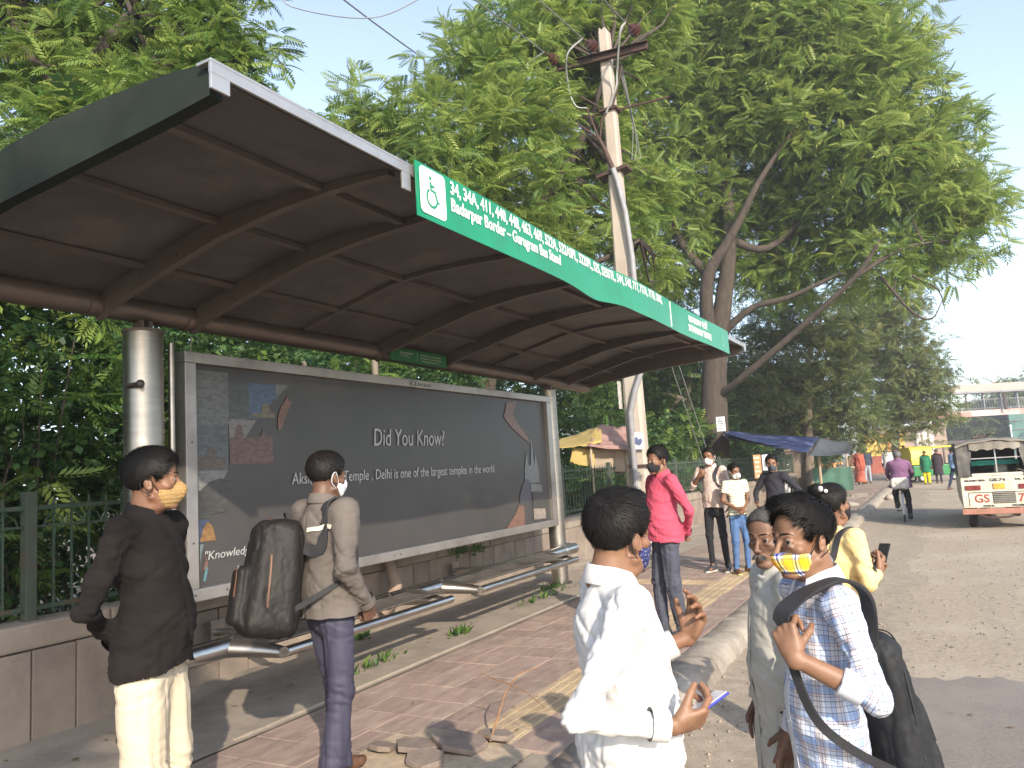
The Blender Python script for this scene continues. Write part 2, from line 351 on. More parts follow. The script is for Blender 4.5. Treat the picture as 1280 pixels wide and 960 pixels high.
for y in RIBY:
    r = spar('roof_rib', y, .055, -4.70, -2.29, .10, 0, m_roofpaint)
    b = MB()
    for x in (-4.25, -3.9): b.sphere((x, y-.03, prof(x)+.045), (.012, .006, .012), 8, 5)
    b.build('bolt', m_bolt, r)
for y in (4.87, 8.13, 10.85):
    rings = []
    for x in arc_xs(-4.6, -2.3, 18):
        z = top(x)-.035; rings.append([Vector((x, y-.02, z)), Vector((x, y+.02, z)), Vector((x, y+.02, z+.034)), Vector((x, y-.02, z+.034))])
    inv(MB().loft(rings).build('roof_bar', m_roofpaint, shelter))
segs = [(1.95, 3.05), (3.11, 3.77), (3.83, 5.92), (5.98, 7.04), (7.10, 9.17), (9.23, 10.24), (10.3, 11.03)]
for px_, dz in ((-3.55, .055), (-4.22, .055), (-2.75, .06)):
    for a, c in segs:
        if px_ == -2.75 and (c-a) > 1.5: continue
        zz = top(px_)-.037; b = MB(); b.mm((px_-.025, a, zz), (px_+.025, c, zz+.035)); inv(b.build('purlin', m_roofpaint, shelter, bevel=.003))
# roof sheet: separate panels between the ribs
xs = arc_xs(-4.86, -2.262, 22); ey = [1.93]+RIBY+[11.05]
for a, c in zip(ey[:-1], ey[1:]):
    rings = []
    for x in xs:
        z = top(x); rings.append([Vector((x, a+.002, z)), Vector((x, c-.002, z)), Vector((x, c-.002, z+.018)), Vector((x, a+.002, z+.018))])
    inv(MB().loft(rings).build('roof_panel', m_roofsheet, shelter))
def end_fascia(y):
    rings = []
    for x in arc_xs(-4.86, -2.235, 24):
        z1 = top(x)+.045-.012*max(0, (x+2.6)/.4); z0 = float(np.interp(x, [-4.88, -4.3, -3.64, -3.03, -2.52, -2.12], [2.72, 2.83, 2.925, 2.965, 3.0, 3.035]))
        rings.append([Vector((x, y-.03, z0)), Vector((x, y+.03, z0)), Vector((x, y+.03, z1)), Vector((x, y-.03, z1))])
    return inv(MB().loft(rings).build('end_fascia', m_fascia if y < 5 else m_roofpaint, shelter, bevel=0))
end_fascia(1.93); end_fascia(11.07)
b = MB(); b.mm((-2.27, 1.87, 3.135), (-2.19, 11.10, 3.148)); b.mm((-2.205, 1.87, 3.09), (-2.19, 11.10, 3.135)); b.mm((-2.204, 1.871, 3.03), (-2.191, 1.96, 3.092)); b.mm((-2.204, 3.04, 3.0), (-2.191, 3.11, 3.092)); b.mm((-2.204, 11.0, 3.04), (-2.191, 11.09, 3.092))
inv(b.build('front_gutter', m_alu, shelter, bevel=.003))
b = MB(); b.tube([(-4.68, -.6, 2.81), (-4.68, 2.97, 2.81)], .082, 20); b.tube([(-4.68, 2.96, 2.81), (-4.68, 3.0, 2.81)], .088, 20); b.tube([(-4.68, 2.99, 2.81), (-4.68, 11.07, 2.79)], .08, 20)
for y in (3.72, 5.87, 7.14, 9.12): b.tube([(-4.68, y-.02, 2.805), (-4.68, y+.02, 2.805)], .087, 20)
m_beam = mat('brown_painted_tube', (.17, .14, .12), (.13, .108, .094), 4, .38, metal=.45, c3=(.2, .15, .12), ns3=2)
inv(b.build('roof_beam', m_beam, shelter, smooth=40))
def post(y, r):
    b = MB(); b.tube([(-4.68, y, -.01), (-4.68, y, 2.66)], r, 32); o = inv(b.build('post', m_steel, shelter, smooth=40))
    c = MB(); c.tube([(-4.68, y, 2.655), (-4.68, y, 2.675)], r+.006, 32); c.mm((-4.72, y-.05, 2.67), (-4.64, y-.02, 2.78)); c.mm((-4.72, y+.02, 2.67), (-4.64, y+.05, 2.78)); c.build('cap', m_roofpaint, o, smooth=30)
    c = MB(); c.tube([(-4.68, y, 0), (-4.68, y, .015)], r+.05, 24)
    for k in range(4): c.sphere((-4.68+math.cos(k*1.57+.8)*(r+.03), y+math.sin(k*1.57+.8)*(r+.03), .02), .012, 6, 5)
    c.build('base_plate', m_bolt, o, smooth=30); return o
p1 = post(3.38, .128); post(9.70, .115)
b = MB(); b.tube([(-4.66, 3.24, 2.28), (-4.52, 3.235, 2.28)], .016, 10); b.sphere((-4.51, 3.235, 2.28), .028, 10, 7); inv(b.build('bracket_knob', m_bolt, shelter, smooth=40))

# ---------------------------------------------------------------- route sign on the front edge
m_green = mat('sign_green', (.0, .225, .105), (.0, .20, .09), 2.5, .38, c3=(.005, .17, .08), ns3=4, coat=.2)
m_white = mat('sign_white', (.78, .79, .78), (.7, .71, .7), 8, .45)
sign = empty('route_sign', (-2.18, 6.5, 3.02), 0, 'long green route board lettered with bus numbers on the front edge of the roof', 'sign')
def sinv(o): o.matrix_parent_inverse = Matrix.Translation(-sign.location); return o
def sgx(y): return -2.168+.010*math.sin(y*2.1)-.016*math.exp(-((y-5.75)/.35)**2)
for (y0, y1) in ((3.12, 7.432), (7.44, 9.88)):
    rings = []; N = max(2, int((y1-y0)/.08))
    for i in range(N+1):
        y = y0+(y1-y0)*i/N; x = sgx(y); zb = 2.875+.004*math.sin(y*3)-.03*math.exp(-((y-5.45)/.3)**2)+.012*math.exp(-((y-6.1)/.3)**2); zt = 3.165+.003*math.sin(y*2.3)
        rings.append([Vector((x, y, zb)), Vector((x-.006, y, zb)), Vector((x-.006, y, zt)), Vector((x, y, zt))])
    sinv(MB().loft(rings).build('sign_panel', m_green, sign, smooth=30))
def fit_text(name, body, m, parent, x, y0, y1, z, h, invf, shear=0., bold=0.):
    """lettering on a plane facing +X, y0..y1 wide, capital height h"""
    size = h/.70
    LETTER_LIFT = .0
    o = text_obj(name, body, size, m, parent, (0, 0, 0), (0, 1, 0), (0, 0, 1), shear=shear, bold=bold)
    ys = [v.co.y for v in o.data.vertices]; w = max(ys)-min(ys); s = (y1-y0)/w; a = min(ys)
    for v in o.data.vertices:
        yy = y0+(v.co.y-a)*s; v.co.y = yy; v.co.z += z; v.co.x += (x(yy) if callable(x) else x)
    invf(o); return o
sx_ = lambda y: sgx(y)+.0035
fit_text('lettering', '34, 34A, 411, 440, 448, 463, 469, 522A, 522ASPL, 522SPL, 525, 525STL, 544, 548, 717, 717A, 717B, OMS,', m_white, sign, sx_, 3.43, 7.16, 3.078, .072, sinv, bold=.0025)
fit_text('lettering', 'Badarpur Border – Gurugram Bus Stand', m_white, sign, sx_, 3.43, 4.86, 2.982, .072, sinv, bold=.0025)
fit_text('lettering', 'सतनारायण मंदिर', m_white, sign, sx_, 8.12, 8.88, 3.045, .075, sinv, bold=.002)
fit_text('lettering', 'SATNARAIN TEMPLE', m_white, sign, sx_, 8.10, 9.02, 2.945, .07, sinv, bold=.003)
b = MB(); b.mm((-2.166, 7.428, 2.89), (-2.160, 7.436, 3.15)); sinv(b.build('divider', m_white, sign))
# wheelchair symbol: white rounded plate with green figure
def rounded(cx, cy, w, h, r, n=6):
    P = []
    for (sx, sy, a0) in ((1, 1, 0), (-1, 1, 90), (-1, -1, 180), (1, -1, 270)):
        for k in range(n+1):
            a = R(a0+90*k/n); P.append((cx+sx*(w/2-r)+math.cos(a)*r, cy+sy*(h/2-r)+math.sin(a)*r))
    return P
def plate_on_sign(cy, cz, w, h, m, name, x): return sinv(MB().prism([(x, p[0], p[1]) for p in rounded(cy, cz, w, h, .03)], (.002, 0, 0)).build(name, m, sign))
plate_on_sign(3.262, 3.028, .235, .25, m_white, 'symbol_plate', sx_(3.26)-.001)
def wheelchair(cy, cz, s, m, x):
    b = MB()
    def bar(pts, r): b.tube([(x, cy+p[0]*s, cz+p[1]*s) for p in pts], r*s, 8, flat=None)
    b.sphere((x, cy-.12*s, cz+.80*s), (.004, .11*s, .11*s), 14, 8)
    bar([(-.12, .62), (-.08, .18), (.25, .16), (.45, -.35), (.62, -.30)], .085)
    bar([(-.10, .42), (.22, .40)], .07)
    pts = []
    for k in range(19):
        a = R(120+k*12.5); pts.append((-.02+.45*math.cos(a), -.22+.45*math.sin(a)))
    bar(pts, .07)
    for i, v in enumerate(b.v): b.v[i] = (x+(v[0]-x)*.05, v[1], v[2])
    return sinv(b.build('wheelchair_symbol', m, sign))
wheelchair(3.25, 3.02, .105, m_green, sx_(3.25)+.003)
wheelchair(9.55, 3.01, .11, mat('pale_green_mark', (.25, .62, .45)), sx_(9.5)+.002)

# small green notice under the beam
m_dgreen = mat('notice_green', (.02, .16, .05), (.015, .13, .04), 3, .4)
nb = empty('notice_board', (-4.52, 6.45, 2.8), 0, 'small dark green notice board hanging under the roof beam above the advertising panel', 'sign')
def ninv(o): o.matrix_parent_inverse = Matrix.Translation(-nb.location); return o
ninv(MB().prism([(-4.53, p[0], p[1]) for p in rounded(6.42, 2.775, .98, .135, .03)], (.012, 0, 0)).build('board', m_dgreen, nb))
m_pale = mat('notice_lettering', (.38, .45, .36))
fit_text('lettering', 'DTIDC', m_pale, nb, -4.516, 6.08, 6.24, 2.755, .035, ninv)
b = MB(); b.mm((-4.518, 6.37, 2.73), (-4.5165, 6.375, 2.82))
for (a, c, z) in ((6.08, 6.3, 2.80), (6.43, 6.8, 2.80), (6.43, 6.83, 2.77), (6.45, 6.76, 2.74)):
    y = a
    while y < c: w = random.uniform(.012, .03); b.mm((-4.518, y, z-.006), (-4.5165, min(y+w, c), z+.006)); y += w+.007
ninv(b.build('small_print', m_pale, nb))

# ---------------------------------------------------------------- advertising panel
adv = empty('advertising_panel', (-4.66, 6.55, .8), 0, 'wide dark advertising board asking Did You Know in a steel frame below the roof', 'advertising board')
def ainv(o): o.matrix_parent_inverse = Matrix.Translation(-adv.location); return o
m_frame = mat('steel_frame', (.46, .43, .40), (.38, .355, .33), 3, .38, metal=.8, bump=.08, bs=40, c3=(.28, .25, .23), ns3=1.4)
Y0, Y1, Z0, Z1 = 3.62, 9.53, .80, 2.55; XF = -4.56
for (a, c) in (((XF-.12, Y0, Z1-.08), (XF, Y1, Z1)), ((XF-.12, Y0, Z0), (XF, Y1, Z0+.085)), ((XF-.118, Y0+.001, Z0+.0851), (XF-.001, Y0+.095, Z1-.0801)), ((XF-.118, Y1-.13, Z0+.0851), (XF-.001, Y1-.001, Z1-.0801))):
    b = MB(); b.mm(a, c); ainv(b.build('frame', m_frame, adv, bevel=.006))
b = MB(); b.mm((XF-.17, Y0+.02, Z0+.01), (XF-.121, Y1-.02, Z1-.01)); ainv(b.build('back_box', m_roofpaint, adv, bevel=.004))
b = MB()
for y in (3.68, 3.95, 4.3, 5.9, 6.0, 7.6, 9.3): b.sphere((XF+.001, y, Z0+.045), (.004, .009, .009), 8, 5)
for z in (1.2, 1.9): b.sphere((XF+.001, Y0+.05, z), (.004, .009, .009), 8, 5)
ainv(b.build('bolt', m_bolt, adv))
m_poster = mat('poster_dark', (.050, .047, .047), (.041, .039, .039), 1.5, .42, c3=(.066, .060, .057), ns3=.8, coat=.12, spec=.5)
XP = XF-.055
b = MB(); b.mm((XP-.01, Y0+.08, Z0+.07), (XP, Y1-.1, Z1-.06)); ainv(b.build('poster', m_poster, adv))
LIFT = [0]
def photo(name, poly, m, lift=.002):
    LIFT[0] += .00025; lift += LIFT[0]; return ainv(MB().prism([(XP+lift, p[0], p[1]) for p in poly], (.0012, 0, 0)).build(name, m, adv))
# the left margin: photographs clipped by the big circle's edge
circ = [(4.78, 2.50), (4.70, 2.40), (4.50, 2.25), (4.30, 2.07), (4.10, 1.83), (3.94, 1.57), (3.84, 1.33), (3.77, 1.10), (3.73, .90)]
def edge_y(z): return float(np.interp(z, [p[1] for p in reversed(circ)], [p[0] for p in reversed(circ)]))
def strip(y0, z0, y1, z1):
    """rectangle y0..y1 x z0..z1 cut by the circle edge"""
    P = [(y0, z0)]; n = 8
    for i in range(n+1):
        z = z0+(z1-z0)*i/n; P.append((max(min(y1, edge_y(z)), y0+.001), z))
    P.append((y0, z1)); return P
def M(n, c, c2=None): c = tuple(k*.65+.022 for k in c); return mat('print_'+n, c, c2 or tuple(k*.68 for k in c), 22, .40, coat=.12, lo=.42, hi=.60, detail=8, stretch=(1, 1, 2.2))
YL = Y0+.1
for (rct, m) in [((YL, 2.03, 4.04, 2.43), M('pale_grey', (.17, .18, .18))), ((4.04, 2.03, 4.24, 2.36), M('grey_print', (.09, .095, .1))), ((4.24, 2.09, 4.52, 2.37), M('blue_sky', (.09, .14, .25))),
                 ((4.52, 1.99, 4.9, 2.38), M('haze_sky', (.21, .23, .22))), ((YL, 1.70, 4.03, 2.03), M('blue_grey', (.11, .13, .15))), ((4.04, 1.72, 4.50, 2.08), M('pale_sky', (.24, .23, .22))),
                 ((YL, 1.53, 4.25, 1.70), M('white_sky', (.25, .26, .25))), ((YL, 1.36, 4.1, 1.56), M('dull_green', (.07, .075, .05))), ((YL, 1.19, 4.0, 1.355), M('deep_blue', (.05, .08, .16))),
                 ((YL+.04, 1.0, 3.86, 1.185), M('turquoise_sky', (.18, .25, .26)))]:
    photo('photograph', strip(*rct), m)
photo('printed_fort', [(4.04, 1.74), (4.47, 1.74), (4.47, 1.95), (4.40, 1.95), (4.38, 2.02), (4.34, 1.95), (4.18, 1.94), (4.16, 2.03), (4.12, 2.04), (4.09, 1.95), (4.04, 1.93)], M('red_stone', (.16, .09, .075)), .0035)
photo('printed_fort', [(4.53, 2.01), (4.56, 2.01), (4.7, 2.26), (4.66, 2.24), (4.64, 2.29), (4.60, 2.22), (4.57, 2.2), (4.53, 2.1)], M('brick_orange', (.24, .12, .08)), .0035)
photo('printed_dome', [(4.26, 2.1), (4.50, 2.1), (4.50, 2.14), (4.45, 2.15), (4.44, 2.2), (4.40, 2.22), (4.37, 2.2), (4.36, 2.14), (4.26, 2.13)], M('tan_stone', (.2, .17, .11)), .0035)
photo('printed_tomb', [(YL, 1.71), (4.0, 1.71), (4.0, 1.78), (3.93, 1.80), (3.9, 1.87), (3.86, 1.88), (3.82, 1.8), (YL, 1.8)], M('brown_stone', (.13, .1, .08)), .0035)
photo('printed_hill', [(YL, 1.37), (4.0, 1.40), (4.05, 1.62), (3.95, 1.64), (3.85, 1.62), (3.76, 1.55), (YL, 1.5)], M('dark_arch', (.06, .06, .055)), .0035)
photo('printed_flame', [(3.76, 1.2), (3.9, 1.2), (3.87, 1.3), (3.83, 1.34), (3.79, 1.29)], M('fire_orange', (.35, .18, .05)), .0035)
photo('printed_spire', [(3.78, 1.0), (3.83, 1.0), (3.825, 1.05), (3.81, 1.1), (3.80, 1.05)], M('brick_orange', (.24, .12, .08)), .0035)
photo('printed_curl', [(3.78, .93), (3.80, .92), (3.825, 1.0), (3.81, 1.03), (3.79, .97)], M('cyan_curl', (.12, .28, .35)), .0035)
# right margin: orange swirl, white spires, small photographs
photo('printed_swirl', [(8.36, 2.42), (8.62, 2.44), (8.50, 2.28), (8.62, 2.16), (8.84, 2.02), (8.95, 1.9), (8.72, 1.98), (8.42, 2.12), (8.26, 2.24), (8.33, 2.34)], M('dull_orange', (.27, .145, .11)))
photo('printed_temple', [(8.72, 1.55), (8.80, 1.80), (8.84, 1.62), (8.9, 1.62), (8.96, 2.0), (9.0, 1.62), (9.05, 1.8), (9.12, 1.55), (9.12, 1.4), (8.72, 1.4)], M('ice_white', (.25, .27, .28)))
photo('photograph', [(8.55, 1.16), (8.86, 1.16), (8.86, 1.4), (8.78, 1.46), (8.66, 1.4), (8.55, 1.25)], M('night_blue', (.08, .08, .12)))
photo('photograph', [(8.86, 1.29), (9.18, 1.27), (9.18, 1.36), (9.13, 1.37), (8.87, 1.39)], M('white_sky', (.25, .26, .25)))
photo('photograph', [(8.9, 1.08), (9.22, 1.06), (9.22, 1.26), (8.9, 1.27)], M('dark_arch', (.06, .06, .055)))
photo('photograph', [(8.9, .93), (9.24, .92), (9.24, 1.05), (8.9, 1.07)], M('cream_fort', (.4, .33, .28)))
photo('photograph', [(8.15, .88), (8.64, .88), (8.64, 1.12), (8.52, 1.14), (8.38, 1.02)], M('brick_orange', (.24, .12, .08)))
m_let = mat('poster_lettering', (.42, .42, .41), (.36, .36, .36), 9, .4)
fit_text('lettering', 'Did You Know?', m_let, adv, XP+.012, 5.73, 6.92, 1.88, .165, ainv, shear=.12)
fit_text('lettering', 'Akshardham Temple , Delhi is one of the largest temples in the world', m_let, adv, XP+.012, 4.66, 7.95, 1.565, .095, ainv, shear=.1)
fit_text('lettering', '"Knowledge', m_let, adv, XP+.012, 3.80, 4.24, 1.07, .06, ainv, shear=.2)
fit_text('lettering', 'JCDecaux', mat('frame_lettering', (.08, .07, .065)), adv, XF+.001, 6.27, 6.66, 2.487, .045, ainv)
# thin steel pole between the left post and the panel
b = MB(); b.tube([(-4.62, 3.555, .55), (-4.62, 3.555, 2.6)], .022, 12); b.mm((-4.64, 3.52, 1.02), (-4.53, 3.60, 1.07)); inv(b.build('side_pole', m_steel, shelter, smooth=40))

# ---------------------------------------------------------------- bench
bench = empty('steel_bench', (-4.4, 6.5, 0), 0, 'tubular steel bench with two perforated seats along the foot of the advertising panel', 'bench')
def binv(o): o.matrix_parent_inverse = Matrix.Translation(-bench.location); return o
XB, ZB, RB = -4.44, .475, .072
b = MB(); b.tube([(XB, 3.10, ZB), (XB, 9.70, ZB)], RB, 24); binv(b.build('rear_tube', m_steelh, bench, smooth=40))
for y in (3.86, 5.62, 6.45, 9.35): binv(MB().tube([(XB, y-.012, ZB), (XB, y+.012, ZB)], RB+.006, 24).build('tube_collar', m_steelh, bench, smooth=40))
for y in (9.69, 3.22): binv(MB().tube([(XB, y, ZB), (-4.60, y+.01, ZB)], RB, 16).build('tube_elbow', m_steelh, bench, smooth=40))
m_seat = mat('stained_seat_steel', (.20, .165, .14), (.30, .28, .26), 14, .42, metal=.7, c3=(.10, .085, .075), ns3=3)
for (a, c) in ((3.90, 6.08), (6.50, 8.92)):
    b = MB(); b.tube([(-4.06, a+.10, .425), (-4.06, c, .425)], .036, 18); ft = binv(b.build('front_tube', m_steelh, bench, smooth=40))
    rings = []
    for t in np.linspace(0, 1, 8):
        x = XB+.03+(-4.08-XB-.03)*t; z = ZB+.055-.02*t-.022*math.sin(math.pi*t)
        rings.append([Vector((x, a+.06, z)), Vector((x, c-.05, z)), Vector((x, c-.05, z-.006)), Vector((x, a+.06, z-.006))])
    binv(MB().loft(rings).build('seat', m_seat, bench, smooth=30))
    for (ya, yb) in ((a-.02, a+.16), (c-.20, c-.06)):
        if ya > 6.2 and yb > 8.8: ya, yb = c-.16, c-.04
        rings = []
        for t in np.linspace(0, 1, 9):     # fish-tail bracket: fat at the rear tube, slim at the front tube
            x = XB+.0+(-4.06-XB)*t; r = (RB+.004)*(1-t)+.038*t; z = ZB*(1-t)+.425*t; hy = (.10*(1-t)**1.5+.05); yc = ya+(yb-ya)*t*.6
            rings.append([Vector((x, yc+hy*math.cos(k*math.pi/6), z+r*math.sin(k*math.pi/6))) for k in range(12)])
        binv(MB().loft(rings).build('bracket', m_steel, bench, smooth=50))
for y in (4.4, 7.9): b = MB(); b.tube([(XB, y, ZB), (-5.20, y, ZB-.05)], .03, 12); b.mm((-5.21, y-.07, ZB-.14), (-5.195, y+.07, ZB+.05)); binv(b.build('wall_bracket', m_steel, bench, smooth=40))
b = MB(); b.mm((-4.02, 3.5, .003), (-4.0, 11.3, .02)); tag(b.build('paving_edge_strip', m_pave), kind='structure')
b = MB(); b.tube([(-5.22, 6.6, .80), (-5.16, 6.62, .62), (-5.10, 6.6, .45), (-5.12, 6.55, .3), (-5.2, 6.5, .2)], [.05, .055, .07, .075, .07], 14); tag(b.build('drain_pipe', mat('clay_pipe', (.30, .22, .16)), smooth=50), 'short bent clay coloured drain pipe on the wall under the advertising panel', 'pipe')

# ---------------------------------------------------------------- boundary wall with coping and slabs
m_stone = obj_random(obj_coord_world(mat('sandstone_slab', (.29, .235, .185), (.21, .17, .14), 3, .88, bump=.5, bs=35, c3=(.19, .145, .115), ns3=1.4)), .10)
m_cope = obj_random(obj_coord_world(mat('coping_stone', (.30, .245, .195), (.22, .18, .145), 3, .9, bump=.7, bs=30, c3=(.17, .14, .10), ns3=1.8)), .08)
wall = empty('boundary_wall', (-5.45, 12, 0), 0, 'low sandstone wall of upright slabs running behind the shelter under the railing', 'wall')
def winv(o): o.matrix_parent_inverse = Matrix.Translation(-wall.location); return o
b = MB(); b.mm((-5.58, -4, -.3), (-5.325, 36, .6)); winv(b.build('wall_core', mat('wall_mortar', (.07, .055, .045), None, 9, .95, bump=.6, bs=50), wall))
sb = MB(); sb.box((0, 0, 0), (.035, .288, .585)); so_ = sb.build('slab', m_stone, None, bevel=.006); sme = so_.data; bpy.data.objects.remove(so_)
k = 0; y = -3.9
while y < 35.9:
    o = bpy.data.objects.new('slab', sme); COL.objects.link(o); o.parent = wall; winv(o)
    o.location = (-5.3175+random.uniform(-.004, .004), y+.15, .30); o.rotation_euler = (random.uniform(-.006, .006), random.uniform(-.01, .01), random.uniform(-.01, .01)); y += .30
y = -4
while y < 35.9:
    L = random.choice((.95, 1.1, 1.25)); L = min(L, 36-y)
    c = MB(); c.box((-5.44, y+L/2, .683+random.uniform(-.006, .006)), (.31, L-.01, .165)); winv(c.build('coping_stone', m_cope, wall, bevel=.018)); y += L
b = MB(); b.mm((-5.75, 35.3, -.2), (-5.0, 36.1, 1.7)); b.box((-5.375, 35.7, 1.74), (.85, .9, .09)); o = b.build('gate_pillar', m_stone, bevel=.01); tag(o, 'square sandstone pillar at the far end of the railing beside the stalls', 'pillar')

# ---------------------------------------------------------------- green railing
m_rail = mat('green_rail_paint', (.055, .095, .065), (.035, .06, .042), 8, .55, c3=(.10, .075, .05), ns3=6, metal=.2)
m_railL = mat('rail_post_paint', (.06, .08, .055), (.04, .05, .04), 6, .6, c3=(.09, .065, .045), ns3=4)
fence = empty('iron_railing', (-5.45, 12, .77), 0, 'green painted iron railing with upright bars on top of the sandstone wall', 'railing')
def finv(o): o.matrix_parent_inverse = Matrix.Translation(-fence.location); return o
bb = MB(); bb.box((0, 0, 0), (.014, .014, .74)); bb.add([(-.007, -.007, .37), (.007, -.007, .37), (.007, .007, .37), (-.007, .007, .37), (0, 0, .43)], [(0, 1, 4), (1, 2, 4), (2, 3, 4), (3, 0, 4)])
bo = bb.build('bar', m_rail); bme = bo.data; bpy.data.objects.remove(bo)
pbm = MB(); pbm.box((0, 0, 0), (.075, .075, .86)); po = pbm.build('fence_post', m_railL, bevel=.005); pme = po.data; bpy.data.objects.remove(po)
yp = [-1.2+2.13*i for i in range(18)]
for y in yp:
    o = bpy.data.objects.new('fence_post', pme); COL.objects.link(o); o.parent = fence; finv(o); o.location = (-5.45, y+.0, 1.195)
for a in yp[:-1]:
    b = MB(); b.mm((-5.465, a+.04, .83), (-5.435, a+2.09, .86)); b.mm((-5.465, a+.04, 1.50), (-5.435, a+2.09, 1.53)); b.mm((-5.46, a+.04, 1.38), (-5.44, a+2.09, 1.395)); finv(b.build('rail', m_rail, fence))
    n = 15
    for k in range(n):
        o = bpy.data.objects.new('bar', bme); COL.objects.link(o); o.parent = fence; finv(o); o.location = (-5.45, a+.04+(k+1)*2.05/(n+1), 1.17+random.uniform(-.005, .01)); o.rotation_euler = (random.uniform(-.012, .012), random.uniform(-.012, .012), 0)
b = MB()
for a in yp[:-1]:
    for k in range(14):
        y = a+.1+k*.14
        b.tube([(-5.45, y, 1.39), (-5.45, y+.02, 1.44), (-5.45, y+.07, 1.475), (-5.45, y+.12, 1.44), (-5.45, y+.14, 1.39)], .005, 4, cap=False)
finv(tag(b.build('scrollwork', m_rail, fence), kind='stuff'))

# ---------------------------------------------------------------- utility pole
m_conc = mat('pole_concrete', (.43, .375, .315), (.35, .305, .255), 4, .85, bump=.35, bs=40, c3=(.30, .25, .2), ns3=1.5, stretch=(1, 1, .3))
m_rust = mat('rusted_iron', (.075, .04, .03), (.05, .028, .022), 12, .75, bump=.3, bs=60)
PP = Vector((-4.83, 13.7, 0))
pole = empty('utility_pole', PP, 0, 'tall tapering concrete electricity pole with iron crossarm beside the shelter', 'utility pole')
b = MB()
rings = []
for z in (-.1, 2, 4, 6, 8, 10.05):
    w = .19-.0085*z*1.0; d = .14-.004*z
    rings.append([Vector((sx*w, sy*d, z)) for sx, sy in ((-1, -.7), (-.7, -1), (.7, -1), (1, -.7), (1, .7), (.7, 1), (-.7, 1), (-1, .7))])
b.loft(rings).build('shaft', m_conc, pole)
tp = MB(); tp.prism([(-.09, -.08, 10.05), (.09, -.08, 10.05), (.05, -.08, 10.14), (-.02, -.08, 10.10), (-.07, -.08, 10.16)], (0, .16, 0)).build('broken_top', m_conc, pole)
b = MB(); b.box((.0, -.13, 0), (1.92, .012, .15)); b.box((0, -.17, .075), (1.92, .09, .012)); b.box((0, -.17, -.075), (1.92, .09, .012))
ca = b.build('crossarm', m_rust, pole)
ca.rotation_euler = (0, R(4.3), 0); ca.location = (-.06, 0, 9.5)
b = MB(); b.tube([(-.95, -.1, 8.42), (1.15, .1, 8.42)], .022, 6); b.tube([(-.1, -.16, 8.45), (-.55, -.12, 8.85)], .018, 6); b.tube([(.12, -.16, 8.45), (.35, -.12, 9.2)], .018, 6); b.box((0, 0, 8.43), (.36, .32, .05)); b.build('brace', m_rust, pole)
MB().box((-.02, -.0, 7.17), (.62, .34, .06), Matrix.Rotation(R(-8), 3, 'Y')).build('clamp', m_rust, pole); MB().box((.02, 0, 1.52), (.42, .34, .05)).build('clamp', m_rust, pole)
m_porc = mat('brown_insulator', (.07, .03, .022), (.05, .02, .015), 5, .25)
INS = []
for sx_, sz in ((-.95, 9.66), (-.12, 9.66), (.75, 9.68)):
    b = MB(); c = Vector((sx_, -.28, sz)); d = Vector((-.25, -.95, .12)).normalized()
    for k, r in enumerate((.12, .11, .085)):
        b.tube([c+d*(.075*k), c+d*(.075*k+.035), c+d*(.075*k+.05)], [r*.6, r, r*.5], 16)
    b.tube([c-d*.1, c+d*.35], .018, 8); b.build('insulator', m_porc, pole, smooth=40); INS.append(PP+c+d*.38)
m_cable = mat('grey_conduit', (.24, .24, .25), (.2, .2, .21), 6, .5)
b = MB(); b.tube([(.02, -.18, 7.2), (.1, -.2, 6.9), (.20, -.2, 6.3), (.25, -.17, 5.4), (.26, -.16, 4.0), (.22, -.17, 3.2), (.1, -.19, 2.9), (-.02, -.2, 2.5), (-.03, -.2, .3)], .055, 12); b.build('conduit', m_cable, pole, smooth=60)
b = MB()
b.tube([(.02, -.2, 7.2), (-.1, -.22, 7.6), (-.22, -.22, 7.9)], [.05, .045, .03], 8)
b.tube([(-.2, -.22, 7.85), (-.5, -.24, 8.15), (-.75, -.25, 8.35)], .02, 6); b.tube([(-.2, -.22, 7.85), (-.3, -.24, 8.2), (-.38, -.25, 8.5)], .02, 6); b.tube([(-.18, -.22, 7.85), (-.1, -.24, 8.2), (0.0, -.25, 8.3)], .02, 6)
b.build('cable_head', m_rust, pole, smooth=50)
def sag(p, q, s, n=14): p = Vector(p); q = Vector(q); return [p.lerp(q, i/n)-Vector((0, 0, s*4*(i/n)*(1-i/n))) for i in range(n+1)]
b = MB()
def curve(P, n=7):
    P = [Vector(p) for p in P]; out = []
    Q = [2*P[0]-P[1]]+P+[2*P[-1]-P[-2]]
    for i in range(1, len(Q)-2):
        for k in range(n):
            t = k/n; a, b_, c, d = Q[i-1], Q[i], Q[i+1], Q[i+2]
            out.append(.5*((2*b_)+(c-a)*t+(2*a-5*b_+4*c-d)*t*t+(3*b_-a-3*c+d)*t**3))
    return out+[P[-1]]
lc = [p-PP for p in INS]
b.tube(curve([lc[0], lc[0]+Vector((-.5, -.1, -.35)), (-1.7, -.4, 8.7), (-1.3, -.35, 8.1), (-.75, -.25, 8.35)]), .02, 6)
b.tube(curve([lc[1], lc[1]+Vector((-.3, -.1, -.3)), (-.7, -.35, 9.0), (-.6, -.3, 8.6), (-.38, -.25, 8.5)]), .02, 6)
b.tube(curve([lc[2], lc[2]+Vector((-.1, -.05, -.2)), (.3, -.3, 9.0), (.25, -.3, 8.7), (0.0, -.25, 8.3)]), .02, 6)
b.build('jumper_cable', mat('jumper_grey', (.30, .31, .29)), pole, smooth=60)
m_wire = mat('aluminium_wire', (.16, .16, .16), None, 4, .5)
